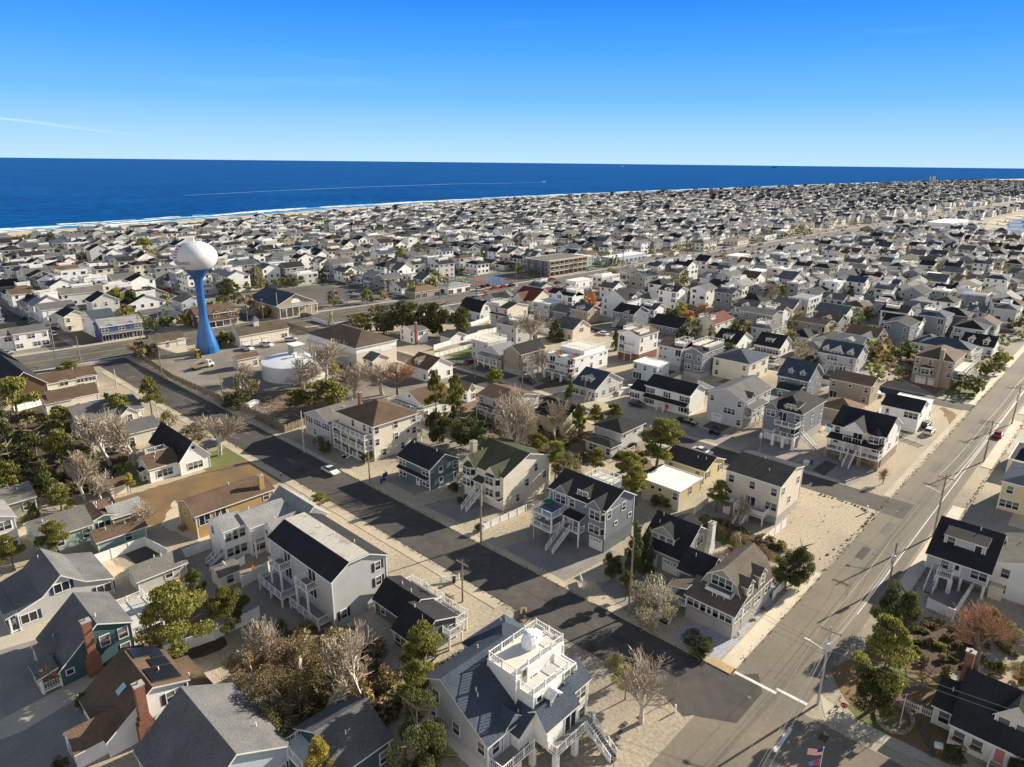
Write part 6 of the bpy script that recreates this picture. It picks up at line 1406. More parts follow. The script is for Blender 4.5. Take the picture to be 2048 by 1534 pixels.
for i in range(len(BP)-1):
    a,b=BP[i],BP[i+1]; wire((a[0],a[1],a[2]-.4),(b[0],b[1],b[2]-.4),.7,'overhead lines '+NMW[i],None,.02,((-1.1,0),(1.1,0),(0,-1.2),(.1,-2.6),(.1,-3.0)))
c0=BP[1]
wire((c0[0],c0[1],c0[2]-3.5),(POL[5][0][0],POL[5][0][1],POL[5][0][2]-.6),.5,'overhead line crossing the cross street to the slim dark pole',None,.02,((0,0),(0,.6)))
wire((c0[0],c0[1],c0[2]-3.2),(86,-10,6),.4,'service line from the corner pole to the cape cottage',WIREL,.02,((0,0),(0,.8)))
for i in (6,7,8): 
    pass
pts=[5,6,8,9,10,11]
for a,b in zip(pts,pts[1:]):
    A,B=POL[a][0],POL[b][0]; wire((A[0],A[1],A[2]-.5),(B[0],B[1],B[2]-.5),.9,'thin line along the asphalt street, '+['first','second','third','fourth','fifth'][pts.index(a)]+' span from the corner',None,.016)
bp=[POL[i][0] for i in (22,25,27,32)]
for i,(a,b) in enumerate(zip(bp,bp[1:])): wire((a[0],a[1],a[2]-.5),(b[0],b[1],b[2]-.5),1.2,['overhead lines from the far left crossing to the leaning pole','overhead lines passing behind the water tower','overhead lines from the pharmacy to the dark trees'][i],None,.03,((0,0),(.9,0),(0,-1.1)))
# stop sign
def stopsign(x,y,rz,label):
    t=thing('stop_sign',label,'stop sign',(x,y,0),rz,'stop signs'); g=MB(); g.tube((0,0,0),(0,0,2.7),.035,.035,METAL,6); g.build('sign_post',t)
    g=MB(); r=.4; P=[(.045,r*math.cos(math.pi/8+i*math.pi/4),2.4+r*math.sin(math.pi/8+i*math.pi/4)) for i in range(8)]; Q=[(.02,b,c) for a,b,c in P]; R_=mat('sign_red',(.45,.015,.02),.5)
    g.poly(P,R_); g.poly(Q[::-1],METAL); 
    for i in range(8): g.poly([P[i],Q[i],Q[(i+1)%8],P[(i+1)%8]],TRIM)
    s=g.build('sign_plate',t)
    me=text_mesh('STOP',.27); me.materials.append(TRIM); o=bpy.data.objects.new('lettering',me); link(o,s); o.matrix_local=Matrix(((0,0,1,.05),(1,0,0,-.34),(0,1,0,2.3),(0,0,0,1)))
stopsign(76.6,16.4,math.pi+.2,'red stop sign at the sidewalk beside the corner garden')
stopsign(62.3,248.5,P2,'red stop sign at the crosswalk of the asphalt street')
# flags
FR_=mat('flag_red',(.5,.02,.03),.8); FW_=mat('flag_white',(.75,.75,.75),.8); FB_=mat('flag_blue',(.02,.03,.2),.8)
def flag(x,y,h,rz,label,sz=1.5,lower=False):
    t=thing('flagpole',label,'flagpole',(x,y,0),rz,'flagpoles'); g=MB(); g.tube((0,0,0),(0,0,h),.05,.03,TRIM,8); g.tube((0,0,h),(0,0,h+.12),.08,.02,TRIM,8); g.build('pole',t)
    g=MB(); n=12
    def P(u,v): return (u*sz,.13*math.sin(u*5)*sz*u,h-.1-v*sz*.6-.15*u*u*sz)
    for r in range(13):
        for i in range(n): 
            u0,u1,v0,v1=i/n,(i+1)/n,r/13,(r+1)/13
            m=FB_ if (u1<.42 and r<7) else (FR_ if r%2==0 else FW_)
            g.poly([P(u0,v1),P(u1,v1),P(u1,v0),P(u0,v0)],m)
    for a in range(5):
        for b in range(3): u,v=.06+a*.075,.08+b*.14; p=P(u,v); g.poly([(p[0]-.03,p[1]-.01,p[2]),(p[0],p[1]-.01,p[2]-.03),(p[0]+.03,p[1]-.01,p[2]),(p[0],p[1]-.01,p[2]+.03)],FW_)
    g.build('flag',t)
    if lower:
        g=MB(); g.poly([(0,0,h-1.4),(.9*sz,.1,h-1.9),(.8*sz,.1,h-2.4),(0,0,h-2.2)],mat('banner_mix',(.1,.2,.5),.8)); g.poly([(.3,.03,h-1.55),(.8,.1,h-1.8),(.7,.12,h-2.2),(.2,.04,h-2.1)],FR_); g.build('lower_flag',t)
flag(81.2,11.1,4.2,2.4,'small flagpole with stars and stripes in the stone ringed bed',1.1)
flag(64.0,14.8,6.4,2.3,'flagpole with two flags at the bottom edge by the corner',1.5,True)
flag(240,222,9,.3,'taller flagpole before the town hall',1.8); flag(236,221,7.5,.3,'shorter flagpole before the town hall',1.5)
# ---------------- fences ----------------
VINYL=mat('vinyl_fence_white',(.74,.73,.70),.5,.04,1)
def fence(pts,label,kind='vinyl',h=1.8,cat='fence',group='white vinyl fences'):
    nm={'vinyl':'vinyl_fence','wood':'wooden_fence','rail':'rail_fence','picket':'picket_fence'}[kind]
    x0,y0=pts[0]; t=thing(nm,label,cat,(x0,y0,0),0,group if kind in('vinyl','rail') else 'wooden and picket fences'); g=MB(); pg=MB(); m={'vinyl':VINYL,'rail':VINYL,'picket':VINYL,'wood':WOOD}[kind]
    done=set()
    for (a,b),(c,d) in zip(pts,pts[1:]):
        A=Vector((a-x0,b-y0,0));B=Vector((c-x0,d-y0,0)); L=(B-A).length; n=max(1,round(L/2.4)); up=Vector((0,0,1))
        for i in range(n+1):
            p=A.lerp(B,i/n); kk=(round(p.x,1),round(p.y,1))
            if kk in done: continue
            done.add(kk); pg.box(p.x-.08,p.x+.08,p.y-.08,p.y+.08,0,h+.12,m)
        if kind=='vinyl': g.beam(A+up*(h/2+.05),B+up*(h/2+.05),.05,h-.15,m); g.beam(A+up*h,B+up*h,.09,.1,m); g.beam(A+up*.12,B+up*.12,.09,.12,m)
        elif kind=='wood':
            k=int(L/.3)
            for i in range(k): g.beam(A.lerp(B,i/k)+up*(h/2+random.uniform(-.04,.04)),A.lerp(B,(i+.9)/k)+up*(h/2+random.uniform(-.04,.04)),.04,h,m)
        else:
            g.beam(A+up*(h-.15),B+up*(h-.15),.06,.07,m); g.beam(A+up*.25,B+up*.25,.06,.07,m); k=int(L/.22)
            for i in range(1,k): p=A.lerp(B,i/k); g.box(p.x-.045,p.x+.045,p.y-.03,p.y+.03,.1,h+(.12*math.sin(i/k*math.pi*round(L/2.4))**2 if kind=='picket' else -.15),m)
    g.build('fence_panel',t); pg.build('fence_post',t)
F=fence
F([(24.8,86.5),(31.0,85.2),(37.8,85.4)],'white vinyl fence running past the yellow green pine trunk')
F([(25.2,98.5),(26.6,100.4),(34.2,99.9)],'white vinyl fence in front of the low grey garage')
F([(25.8,117.7),(33.8,117.9),(34.9,111.5)],'white vinyl fence around the pale gravel courtyard')
F([(35.2,109.1),(41.1,109.1)],'white vinyl fence between garage and apartment stairs')
F([(39.6,94.3),(45.3,95.5)],'short white vinyl fence at the lawn beside the balcony house',h=1.9)
F([(37.2,98.7),(43.0,100.4)],'white fence behind the barrel roofed shed',h=1.5)
F([(78.1,79.8),(89.3,79.2)],'white vinyl fence left of the slate blue house drive',h=1.3)
F([(108.8,40.8),(119.2,40.6)],'white vinyl fence beside the tall beige house and pebble lot',h=1.6)
F([(110.9,55.2),(116.5,55.4)],'small white fence beside the yellow raised cottage',h=1.4)
F([(94.6,32.7),(103.9,32.9)],'white vinyl fence behind the gambrel corner house',h=1.5)
F([(59.8,74.4),(64.6,71.4)],'white rail fence with blue bins behind the curved mulch bed','rail',h=1.1)
F([(109.2,14.9),(108.5,11.3),(122.3,10.8)],'white vinyl fence around the cottage patio at right',h=1.7)
F([(85.3,14.2),(84.5,12.2),(84.8,7.4)],'white picket fence with arched tops before the cape cottage','picket',h=1.1)
F([(155.0,182.8),(181.3,186.2),(200.8,187.3)],'long white fence behind the strip of lawn',h=1.8)
F([(148.8,175.0),(167.2,175.7)],'white fence between the two lawn strips',h=1.5)
F([(145.9,169.1),(150.4,162.9),(157.5,161.9)],'low white picket fence in front of the lawn strips','picket',h=1.0)
F([(183.0,38.3),(181.1,32.5)],'white rail fence beside the parked white car','rail',h=1.2)
F([(225.6,58.2),(257.8,60.7)],'white fence running up to the boats',h=1.4)
F([(187.7,200.1),(203.9,203.9)],'white fence below the white gambrel house',h=1.6)
F([(252.4,149.9),(241.3,147.8),(234.7,160.6)],'white fence around the slate cottage yard',h=1.4)
F([(35.3,211.7),(43.3,213.8)],'white fence in the yard above the left wood',h=1.7)
F([(185.1,95.3),(181.4,86.8)],'white fence behind the white colonial',h=1.5)
F([(174.2,53.4),(173.0,50.8)],'low white gate between two tall houses','rail',h=1.3)
F([(78.2,249.3),(75.7,211.6),(77.9,161.8),(77.6,148.8),(83.8,149.8)],'long brown wooden fence along the asphalt street','wood',h=2.0)
F([(136.1,250.5),(136.6,234.5)],'brown wooden fence between service garage and hall','wood',h=2.2)
F([(107.4,131.0),(107.1,112.0)],'grey wooden fence behind the inn yard','wood',h=1.8)
F([(35.6,140.7),(34.3,129.2)],'short wooden fence at the corner of the dry lawn','wood',h=1.5)
F([(36.6,65.0),(36.6,60.7)],'weathered wooden fence under the pale bare tree','wood',h=1.5)
F([(109.1,52.4),(107.7,42.4),(109.7,37.9)],'vine covered wooden fence behind the corner garden','wood',h=1.2)
# ---------------- small props ----------------
def prop(name,label,cat,loc,fn,rz=0,group=None):
    t=thing(name,label,cat,loc,rz,group); fn(t); return t
def simple(name,label,cat,loc,boxes,rz=0,group=None):
    t=thing(name,label,cat,loc,rz,group)
    for pn,bx in boxes:
        g=MB()
        for b in bx: g.box(*b[:6],b[6])
        g.build(pn,t)
    return t
bluebin=mat('bin_blue',(.03,.06,.35),.5); 
def bin_(x,y,l,m=None):
    m=m or bluebin; t=thing('wheelie_bin',l,'bin',(x,y,0),.3,'rubbish bins'); g=MB(); g.lathe([(.26,0),(.32,1.0)],m,4); g.build('bin_body',t); g=MB(); g.box(-.3,.3,-.3,.3,1.0,1.08,m); g.build('lid',t)
bin_(78.3,80.0,'blue bin by the white fence and street pole, front'); bin_(79.5,80.2,'second blue bin by the white fence and street pole'); bin_(63.5,71.4,'dark bin at the end of the white rail fence',mat('bin_black',(.03,.03,.035),.6))
bin_(150.5,47.9,'blue bin beside the pale crate on the side street drive'); simple('storage_crate','white crate on the drive beside a blue bin','crate',(*(149.4,48.6),0),[('crate_body',[(-.6,.6,-.5,.5,0,.8,mat('crate_white',(.5,.48,.42),.8))]),('lid',[(-.65,.65,-.55,.55,.8,.88,TRIM)])])
simple('mailbox','white mailbox fence piece at the street beside a dark shrub','mailbox',(*(76.6,55.5),0),[('post',[(-.08,.08,-.08,.08,0,1.2,TRIM)]),('panel',[(.1,2.4,-.05,.05,.3,1.1,TRIM)])],rz=.9)
simple('mailbox','big white mailbox at the bottom right garden','mailbox',(*(79.0,6.7),0),[('post',[(-.08,.08,-.08,.08,0,1.1,WOOD)]),('box',[(-.25,.25,-.4,.4,1.1,1.6,TRIM)])],rz=.4)
simple('street_cover_post','thin white post on the pebble lot by the upper corner','post',(*(135.0,31.4),0),[('post',[(-.12,.12,-.12,.12,0,1.5,TRIM)])])
simple('marker_post','thin brown post on the pebble corner lot','post',(*(65.9,32.9),0),[('post',[(-.04,.04,-.04,.04,0,2.6,WOOD)]),('sign_plate',[(-.02,.02,-.25,.25,2.2,2.6,METAL)])])
simple('marker_post','short white post on the pebble corner lot','post',(*(64.0,31.7),0),[('post',[(-.08,.08,-.08,.08,0,1.1,TRIM)])])
simple('fire_hydrant','red fire hydrant on the verge by the asphalt street','fire hydrant',(*(64.3,126.9),0),[('hydrant_body',[(-.13,.13,-.13,.13,0,.6,mat('hydrant_red',(.5,.03,.02),.5))]),('hydrant_cap',[(-.2,.2,-.07,.07,.4,.52,mat('hydrant_red',(.5,.03,.02),.5)),(-.09,.09,-.09,.09,.6,.72,TRIM)])])
simple('picnic_table','dark picnic table beside the ochre ranch house','table',(*(40.8,119.1),0),[('tabletop',[(-.9,.9,-.4,.4,.7,.76,WOOD)]),('bench',[(-.9,.9,-.85,-.6,.42,.47,WOOD)]),('bench',[(-.9,.9,.6,.85,.42,.47,WOOD)]),('leg',[(-.7,-.6,-.7,.7,0,.7,WOOD)]),('leg',[(.6,.7,-.7,.7,0,.7,WOOD)])])
for i,(x,y,l) in enumerate([(*(51.2,82.1),'wooden chair inside the white fence')]): pass
def adirondack(x,y,z,rz,l,m,grp):
    t=thing('garden_chair',l,'chair',(x,y,z),rz,grp); 
    for n,b in (('seat',(-.3,.3,-.3,.35,.35,.4)),('backrest',(-.3,.3,.3,.4,.35,1.0)),('leg',(-.33,-.27,-.3,-.22,0,.6)),('leg',(.27,.33,-.3,-.22,0,.6)),('leg',(-.33,-.27,.25,.33,0,.6)),('leg',(.27,.33,.25,.33,0,.6)),('armrest',(-.4,-.28,-.35,.35,.6,.64)),('armrest',(.28,.4,-.35,.35,.6,.64))): g=MB(); g.box(*b,m); g.build(n,t)
RED=mat('chair_red_wood',(.3,.06,.02),.7); BLU=mat('chair_blue',(.02,.05,.25),.6)
adirondack(*(43.2,97.2),0,.8,'reddish wooden garden chair behind the barrel roofed shed',RED,'garden chairs')
adirondack(12.4,108.2,.4,-1.2,'white garden chair on the porch of the navy shuttered cottage',TRIM,'garden chairs')
adirondack(84.9,69.0,5.5,2,'blue chair on the upper deck of the slate blue house, left one',BLU,'garden chairs'); adirondack(85.0,67.8,5.5,1.4,'blue chair on the upper deck of the slate blue house, right one',BLU,'garden chairs')
adirondack(85.4,70.5,2.8,1.8,'white chair on the lower porch of the slate blue house',TRIM,'garden chairs')
simple('green_table','green table tennis table on the upper deck of the slate blue house','table',(86.0,71.3,5.5),[('tabletop',[(-.75,.75,-1.3,1.3,.7,.76,mat('table_green',(.01,.16,.08),.5))]),('leg',[(-.05,.05,-1,-.9,0,.7,METAL)]),('leg',[(-.05,.05,.9,1,0,.7,METAL)])])
simple('picnic_table','low timber pile of boards at the street beside the corner house','boards',(*(64.9,57.9),0),[('board_stack',[(-1.6,.0,-.3,.3,0,.3,WOOD),(-.2,1.5,-.2,.4,.3,.5,WOOD),(-1,1.2,-.5,-.3,.1,.7,WOOD)])],rz=.6)
def board(x,y,z,rz,m,l,tilt=0,ln=3.2):
    t=MB(); P=[]; n=20
    for i in range(n): a=2*math.pi*i/n; P.append((ln/2*math.cos(a),.38*math.sin(a)*(1-.25*math.cos(a)**2),.12))
    t.slab(P,.1,m,m); o=tag(t.build('surfboard',None,(x,y,z)),l,'surfboard','boards and small boats'); o.rotation_euler=(tilt,0,rz)
board(*(40.4,47.0),.3,-1.0,mat('board_yellow',(.35,.33,.1),.5),'pale yellow surfboard lying beside the big corner house')
board(*(106.1,114.4),1.2,.2,mat('board_green',(.03,.4,.15),.5),'bright green paddleboard behind the inn yard',.5)
simple('covered_boat','long white tarpaulin covered boat on the scrap lot','boat',(*(81.4,172.6),0),[('boat_cover',[(-2.6,2.2,-.9,.9,.3,1.0,mat('tarpaulin',(.55,.56,.56),.7)),(-2.2,1.6,-.6,.6,1.0,1.35,MATS['tarpaulin'])]),('trailer',[(-2.8,2.8,-.1,.1,.15,.3,METAL)])],rz=.5)
deb=mat('driftwood_pile',(.33,.29,.23),.9,isl=.5); g=MB(); r_=random.Random(5)
for _ in range(150):
    c=(r_.uniform(76.5,88),r_.uniform(153,176)); a=r_.uniform(0,6.28); L=r_.uniform(.6,2.6); z=r_.uniform(.05,.9); g.beam((c[0],c[1],z),(c[0]+L*math.cos(a),c[1]+L*math.sin(a),z+r_.uniform(-.1,.3)),.08,.08,deb)
tag(g.build('brush_debris'),'pile of cut branches and debris on the scrap lot','debris',None,'stuff')
# stone ring, stepping stones, pebbles
g=MB(); r_=random.Random(9); cx,cy0=(81.6,11.8)
for i in range(34):
    a=2*math.pi*i/34; x,y=cx+2.6*math.cos(a),cy0+1.9*math.sin(a); s=r_.uniform(.16,.26); g.box(x-s,x+s,y-s,y+s,0,r_.uniform(.3,.45),STONE)
tag(g.build('stone_planter'),'low stone ring planter around the small flagpole','planter')
def stones(nm,pts,l,n,jit=.25,s0=.12,s1=.25):
    g=MB()
    for i in range(n):
        t=i/(n-1)*(len(pts)-1); k=min(int(t),len(pts)-2); t-=k; x=pts[k][0]+(pts[k+1][0]-pts[k][0])*t+r_.uniform(-jit,jit); y=pts[k][1]+(pts[k+1][1]-pts[k][1])*t+r_.uniform(-jit,jit); s=r_.uniform(s0,s1); g.box(x-s,x+s,y-s*.8,y+s*.8,0,s*.9,mat('edge_stones',(.10,.095,.09),.9,.3,5))
    tag(g.build(nm),l,'stones',None,'stuff')
stones('edging_stones',[(136.6,40.4),(136.8,34.6),(135.2,30.4),(129.6,30.0),(109.2,31.7)],'line of dark stones edging the pebble lot',34)
stones('edging_stones',[(58.0,35.0),(52.7,33.1)],'few round stones on the pebble corner lot',6,.4,.2,.3)
stones('stepping_stones',[(47.2,59.1),(63.9,57.5)],'stepping stones beside the corner house wall',18,.08,.28,.34)
stones('stepping_stones',[(83.0,9.5),(80.7,8.0),(78.5,7.1)],'stepping stones to the cape cottage',9,.15,.22,.3)
# shrink wrapped boats, boats on shore
TARP=mat('shrink_wrap_white',(.72,.74,.77),.5,.06,.5)
def wrapped(x,y,L,W_,h,rz,l,grp):
    g=MB(); n=8
    for i in range(n):
        a0,a1=-L/2+L*i/n,-L/2+L*(i+1)/n
        w0=W_/2*(1-abs(a0/(L/2))**3*.7); w1=W_/2*(1-abs(a1/(L/2))**3*.7); h0=h*(.75+.25*math.cos(a0*2.2/L)); h1=h*(.75+.25*math.cos(a1*2.2/L))
        for s in (-1,1): q=[(a0,s*w0,h*.45),(a1,s*w1,h*.45),(a1,0,h1),(a0,0,h0)]; g.poly(q if s>0 else q[::-1],TARP); q=[(a0,s*w0*.6,.4),(a1,s*w1*.6,.4),(a1,s*w1,h*.45),(a0,s*w0,h*.45)]; g.poly(q,TARP)
    o=tag(g.build('wrapped_boat',None,(x,y,0)),l,'boat',grp); o.rotation_euler=(0,0,rz)
for i in range(9): wrapped(372+i*5.2,217.5-(i%3)*2.2,8.5,3,3.6,P2+.2,NTH[i]+' white wrapped boat from the left on the lot below the boulevard','white wrapped boats by the boulevard')
for i in range(9): wrapped(496.3+i*3.4,99.3-i*4.3,8,3,3.6,P2-.3,NTH[i]+' white wrapped boat from the left in the marina yard row','white wrapped boats in the marina row')
def boat(x,y,rz,L,l,col=(.7,.7,.7),sea_=False,cab=True,grp='boats'):
    t=thing('motor_boat',l,'boat',(x,y,-1.15 if sea_ else .5),rz,grp); m=mat('boat_hull_%d'%int(col[0]*10),col,.4); g=MB(); P=[(-L/2,-L*.14),(L*.2,-L*.15),(L/2,0),(L*.2,L*.15),(-L/2,L*.14)]
    g.poly([(a,b,L*.13) for a,b in P],m)
    for (a,b),(c,d) in zip(P,P[1:]+P[:1]): g.poly([(a,b*.6,0),(c,d*.6,0),(c,d,L*.13),(a,b,L*.13)],m)
    g.build('hull',t)
    if cab: g=MB(); g.box(-L*.15,L*.12,-L*.08,L*.08,L*.13,L*.27,m); g.box(-L*.18,L*.15,-L*.1,L*.1,L*.27,L*.29,TRIM); g.build('cabin',t)
boat(1914,1642,-.98,16,'small white motor boat at the head of the long wake',sea_=True)
boat(14338,9854,-.1,60,'tiny far boat near the horizon with a short wake',sea_=True)
t=thing('fishing_vessel','dark fishing vessel on the horizon with two masts','ship',(17624,7563,-1.1),1.8); dk=mat('ship_dark',(.05,.055,.07),.6)
g=MB(); g.box(-70,60,-14,14,0,14,dk); g.box(60,80,-8,8,0,18,dk); g.build('hull',t); g=MB(); g.box(-10,30,-10,10,14,34,dk); g.build('wheelhouse',t)
for a in (-40,20): g=MB(); g.tube((a,0,14),(a,0,70),1.6,1,dk,5); g.beam((a,0,60),(a+14,0,30),1.2,1.2,dk); g.build('mast',t)
boat(164.7,105.4,-.9,6.5,'white motor boat on a trailer beside the pale blue box house'); 
for i,(x,y) in enumerate([(265.0,62.7),(270.8,62.6)]): boat(x,y,.8,7,['white boat stored beside the long white fence, nearer','white boat stored beside the long white fence, farther'][i],cab=i==0)
for i in range(8): p=(433.3+i*6,132.2-(i%3)*4); boat(p[0],p[1],1.0+i*.1,8,NTH[i]+' white boat from the left among the crowded marina houses',cab=i%2==0,grp='boats stored in the marina yard')
wk=mat('wake_foam',(.22,.36,.55),.8)
def wake(pts,w,nm='boat_wake'):
    g=MB(); n=60; r=random.Random(4)
    def at(t):
        t*=len(pts)-1; k=min(int(t),len(pts)-2); t-=k; return (pts[k][0]+(pts[k+1][0]-pts[k][0])*t,pts[k][1]+(pts[k+1][1]-pts[k][1])*t)
    for i in range(n):
        a,b=at(i/n),at((i+1)/n); wa=w*(1-.55*i/n)*r.uniform(.6,1.1); g.poly([(a[0],a[1]-wa,-1.0),(b[0],b[1]-wa,-1.0),(b[0],b[1]+wa,-1.0),(a[0],a[1]+wa,-1.0)],wk)
    structure(nm,g)
wake([(1894.2,1624.8),(1480.9,1650.9),(1051.2,1552.8),(782.2,1461.5),(555.7,1358.9)],7); wake([(12343.9,8495.1),(10478.6,8848.0)],60)
# sport courts
t=MB(); x0,x1,y0,y1=256,300,262,292
rect(t,x0,x1,y0,y1,.05,mat('court_green',(.05,.11,.06),.8,.05,.5))
for i,(a,b,c,d,m) in enumerate(((2,13,3,15,(.22,.06,.06)),(15,26,3,15,(.05,.09,.22)),(28,42,3,15,(.22,.06,.06)),(2,13,17,28,(.05,.12,.2)),(15,26,17,28,(.2,.07,.06)),(28,42,17,28,(.06,.1,.22)))):
    rect(t,x0+a,x0+b,y0+c,y0+d,.056,mat('court_paint_%d'%i,m,.8,.05,.5)); X0,X1,Y0,Y1=x0+a+1,x0+b-1,y0+c+1,y0+d-1
    for q in ((X0,X1,Y0,Y0+.12),(X0,X1,Y1-.12,Y1),(X0,X0+.12,Y0,Y1),(X1-.12,X1,Y0,Y1),((X0+X1)/2,(X0+X1)/2+.12,Y0,Y1)): rect(t,*q,.062,whiteline)
structure('sport_court',t); BOX.append((x0-2,y0-2,x1+2,y1+2))
t=thing('court_fence','tall chain link fence around the coloured sport courts','fence',(x0,y0,0)); g=MB(); cf=mat('fence_wire_green',(.05,.07,.06),.7)
for k in range(16):
    for q in ((k*(x1-x0)/15,0),(k*(x1-x0)/15,y1-y0),(0,k*(y1-y0)/15),(x1-x0,k*(y1-y0)/15)): g.box(q[0]-.06,q[0]+.06,q[1]-.06,q[1]+.06,0,3.2,cf)
for z in (.2,1.6,3.2):
    for a,b in (((0,0),(x1-x0,0)),((x1-x0,0),(x1-x0,y1-y0)),((x1-x0,y1-y0),(0,y1-y0)),((0,y1-y0),(0,0))): g.beam((*a,z),(*b,z),.06,.06,cf)
g.build('fence_frame',t)
# swimming pool
patch('pool_deck',palegr,(169.8,53.0),(169.9,49.2),(182.5,52.6),(182.4,56.4),z=.014); patch('pool_water',mat('pool_water_teal',(.02,.18,.22),.1,spec=.6),(173.3,53.3),(173.4,51.4),(179.8,52.8),(179.4,54.7),z=.02)
# radio mast far away
t=thing('radio_mast','thin tall radio mast with a cluster of antennas on the far horizon','mast',(*(1011.0,230.9),0)); 
x,y=(1011.0,230.9); g=MB(); hh=53.3; g.tube((0,0,0),(0,0,hh),.6,.35,METAL,6); g.build('mast_pole',t); g=MB()
for a in range(3): g.beam((3*math.cos(a*2.1),3*math.sin(a*2.1),hh-3),(0,0,hh-3),.3,.3,METAL); g.box(3*math.cos(a*2.1)-.4,3*math.cos(a*2.1)+.4,3*math.sin(a*2.1)-.4,3*math.sin(a*2.1)+.4,hh-5,hh,METAL)
g.build('antenna_cluster',t)
